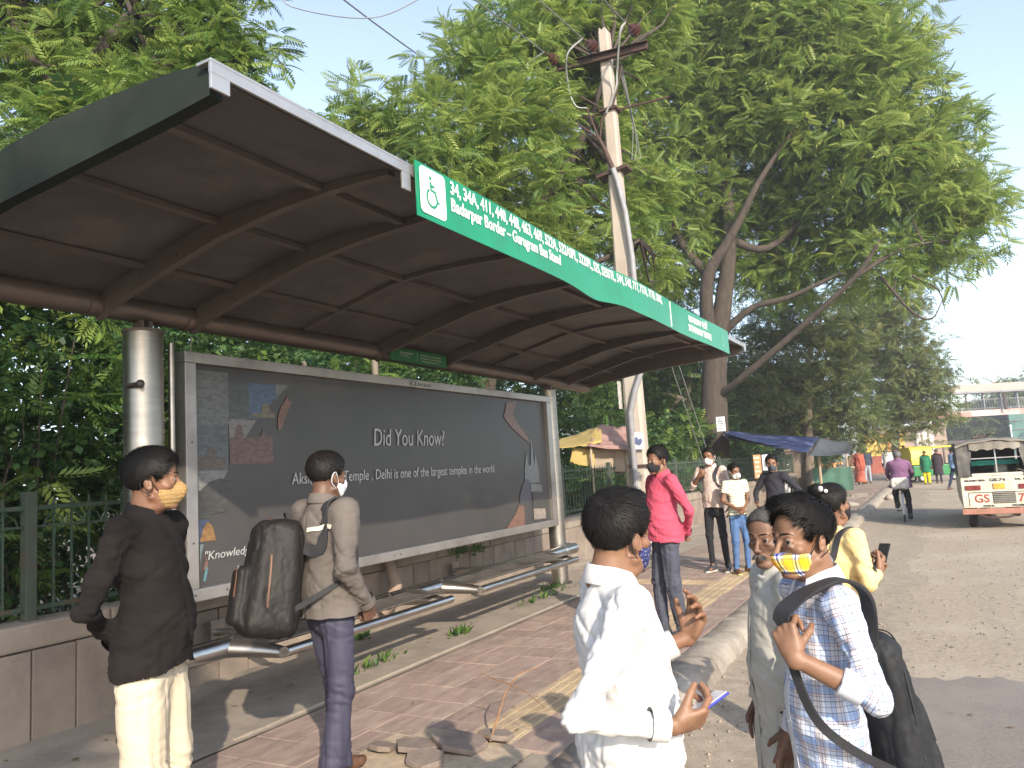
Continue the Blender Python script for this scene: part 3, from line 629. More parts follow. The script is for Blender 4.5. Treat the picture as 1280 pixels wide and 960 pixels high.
for k, (p, off, lab) in enumerate(zip(INS, (-.55, 0, .55), ('left overhead wire from the crossarm running towards the camera', 'middle overhead wire from the crossarm running towards the camera', 'right overhead wire from the crossarm running towards the camera'))):
    q = Vector((p.x-1.9+off*.3, -14, 9.6)); tag(MB().tube(sag(p, q, .25), .013, 5).build('overhead_wire', m_wire), lab, 'wire', 'overhead wires on the pole')
tag(MB().tube(sag((-9.1, 13.6, 10.9), (-7.0, -2, 9.7), .35), .016, 5).build('overhead_wire', m_wire), 'thin dark wire crossing the open sky above the shelter roof', 'wire')
tag(MB().tube(curve([(-8.1, 8.3, 9.3), (-8.0, 8.4, 8.95), (-7.2, 9.4, 9.0), (-6.4, 10, 9.5), (-6.0, 10.4, 9.9)]), .010, 5).build('loose_wire', m_wire), 'loose curved wire end dangling in the sky left of the trees', 'wire')
b = MB()
for k in range(3): b.tube(curve([(.2+.03*k, .1, 9.4), (.35+.05*k, .2, 8.2-.3*k), (.3+.06*k, .15, 7.4)]), .008, 4)
b.build('hanging_wire', m_wire, pole)
# stay wires to the ground
for k, x in enumerate((-5.9, -5.72)):
    tag(MB().tube([(x+.2, 15.6, 8), (x+.9, 19.6, .7)], .012, 5).build('stay_wire', m_wire), ('left' if k == 0 else 'right')+' of the two slanting stay wires in front of the dark hedge behind the railing', 'wire', 'stay wires')
# papers pasted on the pole
m_paper = mat('pasted_paper', (.62, .63, .66), (.4, .42, .5), 18, .85)
def paper(name, c, w, h, m, lab, rot=0, d=-.165):
    b = MB(); b.box((0, 0, 0), (w, .004, h), Matrix.Rotation(rot, 3, 'Y')); o = b.build(name, m); o.location = PP+Vector(c); tag(o, lab, 'paper notice'); return o
p_ = paper('paper_notice', (.10, -.212, 1.98), .20, .32, m_paper, 'white printed paper notice pasted on the pole above the iron clamp')
b = MB(); b.prism([(-.07, 0, -.06), (.02, 0, -.09), (.07, 0, -.02), (.05, 0, .04), (0, 0, .02), (-.03, 0, .07), (-.07, 0, .05)], (0, .002, 0)); o = b.build('printed_picture', mat('print_blue', (.12, .16, .28)), p_); o.location = (0, -.0045, .0)
paper('paper_strip', (.02, -.212, 1.25), .10, .32, mat('torn_paper', (.6, .58, .55), (.25, .2, .18), 40, .9), 'torn white paper strip on the pole below the iron clamp')
b = MB(); b.box((-.235, -.08, 2.86), (.02, .16, .52)); o = b.build('meter_plate', mat('white_plate', (.6, .57, .52), (.3, .27, .27), 14, .6)); o.location = PP; tag(o, 'narrow white plate fixed to the left side of the pole', 'plate')
# ---------------------------------------------------------------- trees and hedge
def at(px, py, D):
    """a place in the world: depth D metres in front of the camera (used to lay out the far planting)"""
    return Vector((0, 0, CAM_H)) + (fw + rt*((px-640)/F_PX) - up*((py-480)/F_PX))*D
def leaf_mat(name, g1, g2, g3, trans=.35):
    m = bpy.data.materials.new(name); m.use_nodes = True; nt = m.node_tree; L = nt.links.new; b = nt.nodes['Principled BSDF']
    a = nd(nt, 'ShaderNodeAttribute', attribute_name='tint'); cr = nd(nt, 'ShaderNodeValToRGB'); e = cr.color_ramp.elements
    e[0].position = 0; e[0].color = C4(g1); e[1].position = 1; e[1].color = C4(g3); x = cr.color_ramp.elements.new(.55); x.color = C4(g2)
    L(a.outputs['Fac'], cr.inputs[0]); L(cr.outputs[0], b.inputs['Base Color']); b.inputs['Roughness'].default_value = .5; b.inputs['Specular IOR Level'].default_value = .35
    t = nd(nt, 'ShaderNodeBsdfTranslucent'); hs = nd(nt, 'ShaderNodeHueSaturation'); hs.inputs['Value'].default_value = 1.5; hs.inputs['Hue'].default_value = .485; L(cr.outputs[0], hs.inputs['Color']); L(hs.outputs[0], t.inputs[0])
    mx = nd(nt, 'ShaderNodeMixShader'); mx.inputs[0].default_value = trans; L(b.outputs[0], mx.inputs[1]); L(t.outputs[0], mx.inputs[2])
    L(mx.outputs[0], nt.nodes['Material Output'].inputs[0]); return m
m_leaf = leaf_mat('neem_leaf', (.055, .12, .024), (.165, .25, .05), (.29, .355, .085), .45)
m_leafD = leaf_mat('dusty_leaf', (.05, .08, .025), (.13, .17, .05), (.23, .22, .085), .32)
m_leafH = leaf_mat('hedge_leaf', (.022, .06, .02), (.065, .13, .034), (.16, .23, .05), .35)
m_bark = mat('bark', (.075, .058, .045), (.042, .034, .028), 9, .95, bump=1.0, bs=30, stretch=(1, 1, .25))
m_barkL = mat('pale_bark', (.22, .18, .14), (.13, .105, .08), 9, .95, bump=.8, bs=30, stretch=(1, 1, .25))
def spray_template(pairs, droop=.42, width=.26, ll=.30):
    """one pinnate leaf, unit length along +x, leaflets as folded quads"""
    V = []; Fs = []
    for i in range(pairs):
        t = .18+.80*(i+.5)/pairs
        for s in (-1, 1):
            x = t; z = -droop*t*t; l = ll*(1-.45*abs(t-.5)); w = width*.19
            a = R(70-26*t); dx, dy = math.cos(a), math.sin(a)*s
            p0 = (x, 0, z); p3 = (x+dx*l, dy*l, z-l*.55); mx_ = (x+dx*l*.45, dy*l*.45, z-l*.12)
            nx, ny = -dy*w, dx*w
            n = len(V); V += [p0, (mx_[0]+nx, mx_[1]+ny, mx_[2]-.015), p3, (mx_[0]-nx, mx_[1]-ny, mx_[2]-.015)]; Fs.append((n, n+1, n+2, n+3))
    n = len(V); t = 1.0; V += [(t, 0, -droop), (t+.1, .04, -droop-.08), (t+.22, 0, -droop-.22), (t+.1, -.04, -droop-.08)]; Fs.append((n, n+1, n+2, n+3))
    return np.array(V), np.array(Fs)
SP7, SP5, SP3 = spray_template(7), spray_template(4, width=.42, ll=.34), spray_template(2, width=.8, ll=.5)
def simple_leaf():
    return np.array([(0, 0, 0), (.5, .33, -.03), (1, 0, -.2), (.5, -.33, -.03)]), np.array([(0, 1, 2, 3)])
def place(tmpl, P, D, Ls, tint, roll=.6):
    """copies of a leaf template at points P, pointing along D, length Ls"""
    V, Fs = tmpl; n = len(P); D = D/np.linalg.norm(D, axis=1, keepdims=True)
    upv = np.tile([0, 0, 1.], (n, 1))+rng.normal(0, roll, (n, 3)); Y = np.cross(upv, D); Y /= np.linalg.norm(Y, axis=1, keepdims=True)+1e-9; Z = np.cross(D, Y)
    W = (V[None, :, 0:1]*D[:, None]+V[None, :, 1:2]*Y[:, None]+V[None, :, 2:3]*Z[:, None])*Ls[:, None, None]+P[:, None]
    Fc = Fs[None]+(np.arange(n)*len(V))[:, None, None]
    return W.reshape(-1, 3), Fc.reshape(-1, 4), np.repeat(tint, len(V))
def crown_points(blobs, dens, per, hole=.0, shell=.45, spread=.30):
    """blobs: (centre, radius); leaf clumps gathered towards the surface of each"""
    Pc = []; Oc = []
    for c, r in blobs:
        n = max(3, int(dens*r*r)); d = rng.normal(0, 1, (n, 3)); d /= np.linalg.norm(d, axis=1, keepdims=True)
        rad = r*(shell+(1-shell)*rng.random(n)**.6); p = np.array(c)+d*rad[:, None]*np.array([1, 1, .85]); Pc.append(p); Oc.append(d)
    Pc = np.concatenate(Pc); Oc = np.concatenate(Oc)
    if hole: k = fbm(Pc, .9, 3, 2) > -1+hole; Pc, Oc = Pc[k], Oc[k]
    n = len(Pc); nr = max(1, per//6); ce = Pc[:, None]+rng.normal(0, spread, (n, nr, 3)); k = per//nr+1; per = nr*k      # twig tips, each with a rosette of leaves
    d = rng.normal(0, 1, (n, nr, k, 3)); d[..., 2] = d[..., 2]*.45+.12; d += Oc[:, None, None]*.55; d /= np.linalg.norm(d, axis=-1, keepdims=True)
    P = (ce[:, :, None]+d*.04).reshape(-1, 3); D = d.reshape(-1, 3)
    T = np.repeat(rng.random(n), per)
    return Pc, Oc, P, D, T
def foliage(name, parent, blobs, tmpl, m, dens=9, per=16, L=.38, hole=0, spread=.30, tint=(.5, .22), shell=.45, xmax=None):
    Pc, Oc, P, D, T = crown_points(blobs, dens, per, hole, shell, spread)
    if xmax is not None: k = P[:, 0]+np.maximum(D[:, 0], 0)*L < xmax; P, D, T = P[k], D[k], T[k]
    tn = np.clip(tint[0]+(T-.5)*.5+rng.normal(0, tint[1], len(P)), 0, 1)
    V, Fc, A = place(tmpl, P, D, L*rng.uniform(.6, 1.25, len(P)), tn)
    o = mesh_np(name, V, Fc, m, parent, smooth=False, attr=A); return o, Pc
def limb(b, pts, r0, r1, n=9):
    P = curve(pts, 4); b.tube(P, [r0+(r1-r0)*i/(len(P)-1) for i in range(len(P))], n)
def twigs(b, starts, targets, r=.02, bend=.25):
    S0 = np.array([tuple(s) for s in starts])
    for t in targets:
        d = np.linalg.norm(S0-t, axis=1); s = S0[d.argmin()]; mid = (s+t)/2+rng.normal(0, bend, 3)*min(1, d.min()*.3)
        b.tube([s, mid, t], [r*1.6, r, r*.4], 5, cap=False)
def tree(name, base, label, group, limbs, blobs, tmpl, m, bark, tr=.3, **kw):
    root = empty(name, base, 0, label, 'tree', group); iv = Matrix.Translation(-Vector(base))
    b = MB(); nodes = []
    for i, (pts, r0, r1) in enumerate(limbs):
        limb(b, pts, r0, r1, 12 if i == 0 else 8); nodes += curve(pts, 5)[2:]
    o = b.build('trunk', bark, root, smooth=60); o.matrix_parent_inverse = iv
    f, Pc = foliage('crown', root, [(tuple(c), r) for c, r in blobs], tmpl, m, **kw); f.matrix_parent_inverse = iv
    tb = MB(); sel = Pc[rng.permutation(len(Pc))[:160]]; twigs(tb, nodes, sel, r=.022); t = tb.build('branches', bark, root, smooth=60); t.matrix_parent_inverse = iv
    return root
def BL(px, py, D, rpx): return (at(px, py, D), rpx*D/F_PX)
G1 = 'trees behind the railing'
# big spreading tree on the right
D = 25
tb_ = at(893, 590, D); tb_.z = 0
tree('neem_tree', tb_, 'largest spreading tree right of the pole with pale sign on its trunk', G1,
     [([tb_+Vector((0, 0, -.2)), at(893, 540, D), at(893, 470, D), at(898, 420, D), at(905, 370, D), at(912, 300, D), at(906, 200, D+.5), at(900, 120, D+1)], .52, .10),
      ([at(893, 455, D), at(884, 400, D-.3), at(885, 345, D-.6), at(905, 310, D-.8), at(925, 275, D-1), at(950, 225, D-1.2), at(1000, 150, D-1)], .27, .05),
      ([at(900, 420, D), at(940, 385, D-.6), at(985, 372, D-1), at(1050, 342, D-1.5)], .14, .05),
      ([at(893, 500, D), at(930, 470, D-1), at(1000, 410, D-2), at(1070, 345, D-3), at(1100, 300, D-3.2)], .135, .05),
      ([at(1070, 345, D-3), at(1130, 310, D-3), at(1190, 300, D-2.5)], .08, .02), ([at(1100, 345, D-3), at(1140, 390, D-3.2), at(1165, 398, D-3.2), at(1178, 375, D-3.2)], .05, .012), ([at(1140, 345, D-3), at(1172, 362, D-3), at(1182, 390, D-3)], .035, .01),
      ([at(912, 300, D), at(960, 310, D), at(1020, 260, D+.5), at(1080, 230, D+.5)], .15, .04), ([at(890, 350, D), at(850, 300, D+.5), at(820, 220, D+.5), at(800, 120, D+.5)], .16, .05), ([at(905, 200, D+.4), at(950, 120, D+.4), at(990, 30, D+.4)], .14, .04)],
     [BL(*q) for q in ((880, 60, 26, 75), (960, 60, 25, 85), (1040, 60, 25, 75), (1090, 110, 24, 65), (1150, 180, 24, 62), (1195, 235, 23, 42), (1205, 285, 23, 38), (1150, 270, 24, 58), (1090, 200, 24, 70), (1010, 160, 25, 80), (930, 150, 26, 70), (850, 130, 26, 70), (820, 220, 26, 60), (870, 260, 26, 52), (1020, 275, 26, 48), (1110, 330, 23, 36), (1180, 320, 22.5, 26), (935, 330, 26.5, 34), (1000, 320, 26, 34), (1060, 300, 25, 40), (900, 290, 27, 40), (960, 0, 25, 80), (1060, 10, 25, 55), (1110, 60, 24.5, 42), (830, 330, 27, 52), (980, 340, 27, 42), (840, 20, 26, 70), (1050, 350, 26, 30), (950, 240, 28, 50))],
     SP7, m_leaf, m_bark, dens=25, per=18, L=.50, hole=.42, spread=.36, tint=(.62, .24))
# tree between the pole and the left gap of sky
D = 15
tb_ = at(660, 560, D+1); tb_.z = 0; tb_.x -= 1.2
tree('neem_tree', tb_, 'bright green tree rising behind the route sign left of the pole', G1,
     [([tb_, tb_+Vector((.1, .1, 3)), at(640, 330, D+1), at(620, 200, D+1), at(600, 90, D+1)], .28, .06), ([at(640, 330, D+1), at(560, 230, D), at(500, 160, D)], .13, .03), ([at(635, 300, D+1), at(720, 190, D+1), at(760, 80, D+1)], .14, .03), ([at(640, 360, D+1), at(740, 330, D), at(800, 300, D)], .1, .03)],
     [BL(*q) for q in ((465, 150, 15, 36), (452, 195, 15, 28), (515, 155, 15, 48), (580, 100, 15.5, 46), (570, 190, 14.5, 54), (640, 85, 16, 56), (640, 160, 15, 60), (700, 60, 17.5, 62), (715, 170, 17.5, 62), (650, 250, 14.5, 56), (560, 250, 14, 44), (770, 100, 18.5, 56), (740, 270, 17.5, 56), (655, 25, 16.5, 44), (720, 0, 17.5, 66), (800, 250, 18.5, 44), (700, 320, 15.5, 46), (790, 340, 18.5, 46), (800, 10, 18.5, 60), (680, 260, 17, 50), (600, 45, 16, 26))],
     SP7, m_leaf, m_bark, dens=46, per=18, L=.36, hole=.36, spread=.26, tint=(.6, .24))
# left tree over the roof
D = 8.5
tb_ = Vector((-8.6, 3.6, 0))
tree('neem_tree', tb_, 'leafy tree filling the upper left corner above the shelter roof', G1,
     [([tb_, tb_+Vector((.1, .1, 3)), at(60, 200, D+.5), at(110, 90, D), at(160, 20, D)], .2, .05), ([at(60, 200, D+.5), at(150, 130, D), at(240, 60, D-.3)], .08, .02), ([at(90, 120, D), at(30, 60, D), at(0, -30, D)], .07, .02), ([at(240, 100, D), at(190, 70, D), at(150, -20, D)], .06, .02), ([at(170, 130, D), at(290, 110, D-.5), at(350, 120, D-.8)], .035, .008)],
     [BL(*q) for q in ((60, 20, 9, 70), (150, 40, 9, 66), (230, 30, 8.5, 55), (275, 60, 8.2, 40), (290, 20, 8.2, 34), (260, 100, 8.2, 34), (110, 110, 8.8, 52), (180, 120, 8.2, 44), (40, 120, 9.5, 44), (20, 190, 8.5, 44), (80, 170, 8, 44), (140, 165, 7.8, 34), (345, 118, 7.9, 13), (312, 125, 7.9, 17), (10, 60, 9.5, 50), (215, 140, 8, 28), (300, 60, 8.2, 22))],
     SP7, m_leaf, m_bark, dens=110, per=18, L=.24, hole=.42, spread=.15, tint=(.42, .26), shell=.3)
# trees further along
def far_tree(px, py, D, blobs, label, n=5, m=m_leafD, tmpl=SP5, **kw):
    base = at(px, py, D); base.z = -.1; c = blobs[0]
    kw2 = dict(dens=34, per=16, L=.34, hole=.12, spread=.40, tint=(.5, .22)); kw2.update(kw)
    return tree('roadside_tree', base, label, G1, [([base, base+Vector((.1, 0, 1.6)), at(px, c[1]+20, D), at(px+5, c[1]-15, D)], .26, .06)]+[([at(px, c[1]+40, D), at((px+q[0])/2, (c[1]+q[1])/2+8, D), at(q[0], q[1], D)], .12, .03) for q in blobs[1:4]], [BL(a, b_, D+random.uniform(-1.5, 1.5), r) for a, b_, r in blobs], tmpl, m, m_barkL, **kw2)
far_tree(1120, 590, 40, [(1105, 430, 50), (1150, 455, 34), (1120, 395, 34), (1090, 470, 46), (1140, 495, 38), (1165, 470, 24), (1160, 520, 24), (1075, 420, 42), (1172, 500, 17), (1110, 520, 34), (1130, 375, 20), (1080, 375, 34)], 'rounded dusty tree overhanging the road beside the footbridge')
far_tree(1010, 585, 33, [(1010, 440, 60), (960, 470, 46), (1040, 490, 48), (990, 515, 40), (1060, 525, 34), (940, 510, 34), (1035, 400, 50), (925, 450, 40), (970, 400, 40), (1090, 545, 14), (1010, 535, 26)], 'dusty dark leaved tree spreading over the blue tarpaulin stall', m=m_leafD, tint=(.42, .25))
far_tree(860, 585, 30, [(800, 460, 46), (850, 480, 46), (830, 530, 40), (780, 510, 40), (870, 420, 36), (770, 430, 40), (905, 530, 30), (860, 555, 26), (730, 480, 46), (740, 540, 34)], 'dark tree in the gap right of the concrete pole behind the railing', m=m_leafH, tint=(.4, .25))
# dense hedge and creepers behind the railing
hedge = []
G2 = 'hedge plants behind the railing'
def hedge_plant(y0, y1, h, lab, k):
    root = empty('hedge_shrub', (-6.6, (y0+y1)/2, 0), 0, lab, 'shrub', None); iv = Matrix.Translation(-Vector(root.location))
    bl = []
    y = y0
    while y < y1:
        for z in np.arange(.5, h, .62):
            bl.append(((-6.45-.25*z*.3+random.uniform(-.25, .2), y+random.uniform(-.2, .2), z+random.uniform(-.1, .1)), random.uniform(.42, .62)))
        y += .62
    near = y1 < 12
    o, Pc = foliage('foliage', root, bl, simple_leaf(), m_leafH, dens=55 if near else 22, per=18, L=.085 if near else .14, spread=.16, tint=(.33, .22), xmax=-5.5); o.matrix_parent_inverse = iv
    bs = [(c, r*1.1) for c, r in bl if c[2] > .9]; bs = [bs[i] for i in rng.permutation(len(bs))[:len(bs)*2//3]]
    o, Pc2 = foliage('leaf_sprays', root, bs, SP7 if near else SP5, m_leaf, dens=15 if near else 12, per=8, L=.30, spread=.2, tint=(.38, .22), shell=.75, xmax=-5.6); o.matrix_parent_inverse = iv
    b = MB()
    for q in Pc[rng.permutation(len(Pc))[:50]]:
        b.tube([(-6.7+random.uniform(-.3, .3), q[1]+random.uniform(-.3, .3), 0), ((q[0]-6.7)/2, q[1]+random.uniform(-.2, .2), q[2]*.5), tuple(q)], [.02, .014, .006], 5, cap=False)
    b.build('stems', m_bark, root, smooth=60).matrix_parent_inverse = iv
hedge_plant(-.6, 3.2, 3.9, 'tall dense shrub behind the railing left of the left shelter post', 0)
hedge_plant(3.2, 7.0, 3.5, 'dense shrub showing above the left half of the advertising panel', 1)
hedge_plant(7.0, 11.0, 3.3, 'dense shrub behind the right end of the advertising panel', 2)
hedge_plant(18.0, 25.0, 2.6, 'low dark shrub behind the railing and the standing young people', 4)
# tall backing trees so the hedge has depth
def back_mass(y0, y1, x, h0, h1, lab):
    root = empty('thicket_tree', (x, (y0+y1)/2, 0), 0, lab, 'tree', G1); iv = Matrix.Translation(-Vector(root.location)); bl = []
    y = y0
    while y < y1:
        z = h0
        while z < h1: bl.append(((x+random.uniform(-.8, .8), y+random.uniform(-.5, .5), z), random.uniform(.8, 1.25))); z += 1.15
        y += 1.3
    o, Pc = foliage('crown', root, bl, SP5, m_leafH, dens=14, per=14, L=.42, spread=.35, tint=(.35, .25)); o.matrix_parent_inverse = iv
    b = MB()
    for q in Pc[rng.permutation(len(Pc))[:40]]: b.tube([(x, (y0+y1)/2+random.uniform(-1, 1), 0), (x, (q[1]+(y0+y1)/2)/2, q[2]*.55), tuple(q)], [.10, .06, .015], 6, cap=False)
    b.build('trunk', m_bark, root, smooth=60).matrix_parent_inverse = iv
back_mass(-2, 5.5, -8.4, .6, 4.4, 'dark bushy tree deep behind the shrubs left of the shelter')
back_mass(5.5, 13, -9.0, .6, 4.6, 'dark bushy tree deep behind the advertising panel')
back_mass(13, 22, -11.5, .8, 6.0, 'dark tree standing well behind the yellow tent')
back_mass(22, 36, -10.5, .8, 5.5, 'dark tree far behind the railing beside the big trunk')
back_mass(36, 50, -9.5, .8, 5.5, 'dark tree beyond the stalls deep behind the stone pillar')
back_mass(50, 66, -8.0, .8, 5.5, 'dark tree mass farthest along the pavement behind the shrine')
# white forked tree trunk stub above the panel
b = MB(); b.tube([(-5.75, 6.15, .8), (-5.75, 6.15, 2.72)], [.05, .045], 8); b.tube([(-5.75, 6.15, 2.6), (-5.73, 6.02, 2.85)], [.03, .022], 6); b.tube([(-5.75, 7.2, 1), (-5.8, 7.3, 3.0)], [.05, .04], 8); tag(b.build('pruned_sapling', m_barkL, smooth=60), 'pale pruned sapling stems showing just above the top edge of the advertising panel', 'sapling')
# weeds at the foot of the wall and between the benches
m_weed = leaf_mat('weed_leaf', (.03, .08, .02), (.06, .14, .03), (.14, .2, .05))
def weeds(name, pts, n, L, lab):
    P = []; D = []
    for (x, y, z, s) in pts:
        p = np.array([x, y, z])+rng.normal(0, 1, (n, 3))*np.array([.04, s, .01]); P.append(p); D.append(rng.normal(0, .6, (n, 3))+np.array([.2, 0, 1]))
    P = np.concatenate(P); D = np.concatenate(D); V, Fc, A = place((np.array([(0, 0, 0), (.5, .14, 0), (1, 0, -.1), (.5, -.14, 0)]), np.array([(0, 1, 2, 3)])), P, D, L*rng.uniform(.5, 1.2, len(P)), rng.random(len(P)))
    o = mesh_np(name, V, Fc, m_weed, None, smooth=False, attr=A); tag(o, kind='stuff'); return o
weeds('weeds', [(-4.35, 5.3, 0, .2), (-4.3, 6.55, 0, .08), (-4.4, 8.6, 0, .35), (-4.6, 9.3, 0, .2), (-5.2, 6.1, 0, .1), (-5.27, 8.1, .6, .1), (-5.27, 8.5, .58, .06), (-1.6, 4.9, -.06, .05)], 55, .11, '')

# roadside tree behind the photographer: its shade lies on the left end of the wall and hedge
sunv = Vector((.719, -.695, .503)); lit = lambda x, y, z, t=14.5: Vector((x, y, z))+sunv*t
base = Vector((5.4, -7.6, -.2)); c0 = lit(-5.3, 3.2, .6)
tree('shade_tree', tuple(base), 'roadside tree standing behind the photographer outside the picture', G1, [([base, base+Vector((0, 0, 3)), c0-Vector((.3, 0, 1.2)), c0], .12, .05)],
     [(lit(-5.3, 3.45, .62, 14), .55), (lit(-5.3, 3.0, .45), .6), (lit(-5.3, 2.6, .9, 15), .8), (lit(-5.6, 2.4, 1.7, 15), .9), (lit(-6.2, 3.0, 2.1, 14.2), .7), (lit(-5.3, 1.6, .6, 15.5), .9)], SP5, m_leaf, m_bark, dens=60, per=18, L=.3, spread=.2)
# ---------------------------------------------------------------- figure building: smooth implicit bodies meshed by surface nets
def V3(*a): return np.array(a, float)
class Field:
    def __init__(s, lo, hi, h):
        s.lo = np.array(lo, float); s.h = h; s.n = np.ceil((np.array(hi)-s.lo)/h).astype(int)+1
        s.g = np.full(s.n, .15, np.float32); s.M = np.eye(4); s.bones = []
    def _box(s, lo, hi):
        a = np.clip(np.floor((lo-s.lo)/s.h).astype(int), 0, s.n-1); b = np.clip(np.ceil((hi-s.lo)/s.h).astype(int)+1, 1, s.n)
        if np.any(b <= a): return None
        ax = [s.lo[i]+np.arange(a[i], b[i])*s.h for i in range(3)]
        return (slice(a[0], b[0]), slice(a[1], b[1]), slice(a[2], b[2])), ax[0][:, None, None], ax[1][None, :, None], ax[2][None, None, :]
    def _mix(s, sl, d, k, op):
        g = s.g[sl]; d = d.astype(np.float32)
        if op == 'add':
            if k: hh = np.maximum(k-np.abs(g-d), 0)/k; s.g[sl] = np.minimum(g, d)-hh*hh*k*.25
            else: s.g[sl] = np.minimum(g, d)
        else:
            d = -d
            if k: hh = np.maximum(k-np.abs(g-d), 0)/k; s.g[sl] = np.maximum(g, d)+hh*hh*k*.25
            else: s.g[sl] = np.maximum(g, d)
    def pt(s, p): return (s.M[:3, :3] @ np.asarray(p, float))+s.M[:3, 3]
    def cone(s, a, b, ra, rb, k=.02, flat=None, op='add', tagb=None):
        a = s.pt(a); b = s.pt(b); m = max(ra, rb)+k+.012; r = s._box(np.minimum(a, b)-m, np.maximum(a, b)+m)
        if tagb is not None: s.bones.append((tagb, a, b))
        if r is None: return s
        sl, X, Y, Z = r; ab = b-a; L2 = float(ab@ab)+1e-12
        px, py, pz = X-a[0], Y-a[1], Z-a[2]; t = np.clip((px*ab[0]+py*ab[1]+pz*ab[2])/L2, 0, 1)
        dx, dy, dz = px-t*ab[0], py-t*ab[1], pz-t*ab[2]
        if flat is not None:
            n = s.M[:3, :3] @ np.asarray(flat[0], float); n = n/np.linalg.norm(n); q = (dx*n[0]+dy*n[1]+dz*n[2])*(1/flat[1]-1)
            dx = dx+n[0]*q; dy = dy+n[1]*q; dz = dz+n[2]*q
        d = np.sqrt(dx*dx+dy*dy+dz*dz)-(ra+(rb-ra)*t)
        s._mix(sl, d, k, op); return s
    def ell(s, c, r, k=.02, rot=None, op='add'):
        c = s.pt(c); r = np.asarray(r, float); m = r.max()+k+.012; b = s._box(c-m, c+m)
        if b is None: return s
        sl, X, Y, Z = b; A = s.M[:3, :3] if rot is None else s.M[:3, :3] @ np.array(rot)
        A = A/np.linalg.norm(A[:, 0]); x, y, z = X-c[0], Y-c[1], Z-c[2]
        u = x*A[0, 0]+y*A[1, 0]+z*A[2, 0]; v = x*A[0, 1]+y*A[1, 1]+z*A[2, 1]; w = x*A[0, 2]+y*A[1, 2]+z*A[2, 2]
        k0 = np.sqrt((u/r[0])**2+(v/r[1])**2+(w/r[2])**2); k1 = np.sqrt((u/r[0]**2)**2+(v/r[1]**2)**2+(w/r[2]**2)**2)+1e-9
        s._mix(sl, np.where(k0 < 1e-3, -r.min(), k0*(k0-1)/k1), k, op); return s
    def rbox(s, c, b, r, k=.02, taper=0., op='add'):
        c = s.pt(c); m = float(np.linalg.norm(b))+r+k+.02; q = s._box(c-m, c+m)
        if q is None: return s
        sl, X, Y, Z = q; A = s.M[:3, :3]/np.linalg.norm(s.M[:3, 0]); x, y, z = X-c[0], Y-c[1], Z-c[2]
        u = x*A[0, 0]+y*A[1, 0]+z*A[2, 0]; v = x*A[0, 1]+y*A[1, 1]+z*A[2, 1]; w = x*A[0, 2]+y*A[1, 2]+z*A[2, 2]; t = 1-taper*np.clip(w/b[2], -1, 1)
        du, dv, dw = np.abs(u)-(b[0]*t-r), np.abs(v)-(b[1]*t-r), np.abs(w)-(b[2]-r)
        d = np.sqrt(np.maximum(du, 0)**2+np.maximum(dv, 0)**2+np.maximum(dw, 0)**2)+np.minimum(np.maximum(np.maximum(du, dv), dw), 0)-r
        s._mix(sl, d, k, op); return s
    def plane(s, c, n, k=0., box=None):
        """cut away the side the normal points to (optionally only inside a ball (centre, radius))"""
        c = s.pt(c); n = s.M[:3, :3] @ np.asarray(n, float); n = n/np.linalg.norm(n)
        if box is None: b = s._box(s.lo, s.lo+s.n*s.h)
        else: bc = s.pt(box[0]); b = s._box(bc-box[1], bc+box[1])
        if b is None: return s
        sl, X, Y, Z = b; d = (X-c[0])*n[0]+(Y-c[1])*n[1]+(Z-c[2])*n[2]
        if box is not None:
            q = np.sqrt((X-bc[0])**2+(Y-bc[1])**2+(Z-bc[2])**2)-box[1]; d = np.minimum(d, -q)
        s._mix(sl, -d, k, 'sub'); return s
    def fn(s, f, op='sub', k=0.):
        X, Y, Z = [s.lo[i]+np.arange(s.n[i])*s.h for i in range(3)]
        Mi = np.linalg.inv(s.M); X, Y, Z = X[:, None, None], Y[None, :, None], Z[None, None, :]
        x = Mi[0, 0]*X+Mi[0, 1]*Y+Mi[0, 2]*Z+Mi[0, 3]; y = Mi[1, 0]*X+Mi[1, 1]*Y+Mi[1, 2]*Z+Mi[1, 3]; z = Mi[2, 0]*X+Mi[2, 1]*Y+Mi[2, 2]*Z+Mi[2, 3]
        s._mix((slice(None),)*3, f(x, y, z), k, op); return s
    def mesh(s):
        g = s.g; S_ = g < 0; nx, ny, nz = g.shape
        # cells with a sign change
        c = np.zeros((nx-1, ny-1, nz-1), np.uint8)
        for dx in (0, 1):
            for dy in (0, 1):
                for dz in (0, 1): c += S_[dx:nx-1+dx, dy:ny-1+dy, dz:nz-1+dz]
        act = np.argwhere((c > 0) & (c < 8)); idx = np.full(c.shape, -1, np.int32); idx[tuple(act.T)] = np.arange(len(act))
        acc = np.zeros((len(act), 3)); cnt = np.zeros(len(act))
        offs = [(0, 0, 0), (1, 0, 0), (0, 1, 0), (1, 1, 0), (0, 0, 1), (1, 0, 1), (0, 1, 1), (1, 1, 1)]
        vals = [g[tuple((act+o).T)] for o in offs]
        for i in range(8):
            for ax in range(3):
                if offs[i][ax] == 0:
                    j = offs.index(tuple(offs[i][q]+(1 if q == ax else 0) for q in range(3)))
                    a, b = vals[i], vals[j]; m = (a < 0) != (b < 0); t = a/(a-b+1e-12)
                    p = np.tile(np.array(offs[i], float), (len(act), 1)); p[:, ax] += t; acc[m] += p[m]; cnt[m] += 1
        V = (act+acc/cnt[:, None])*s.h+s.lo; F = []
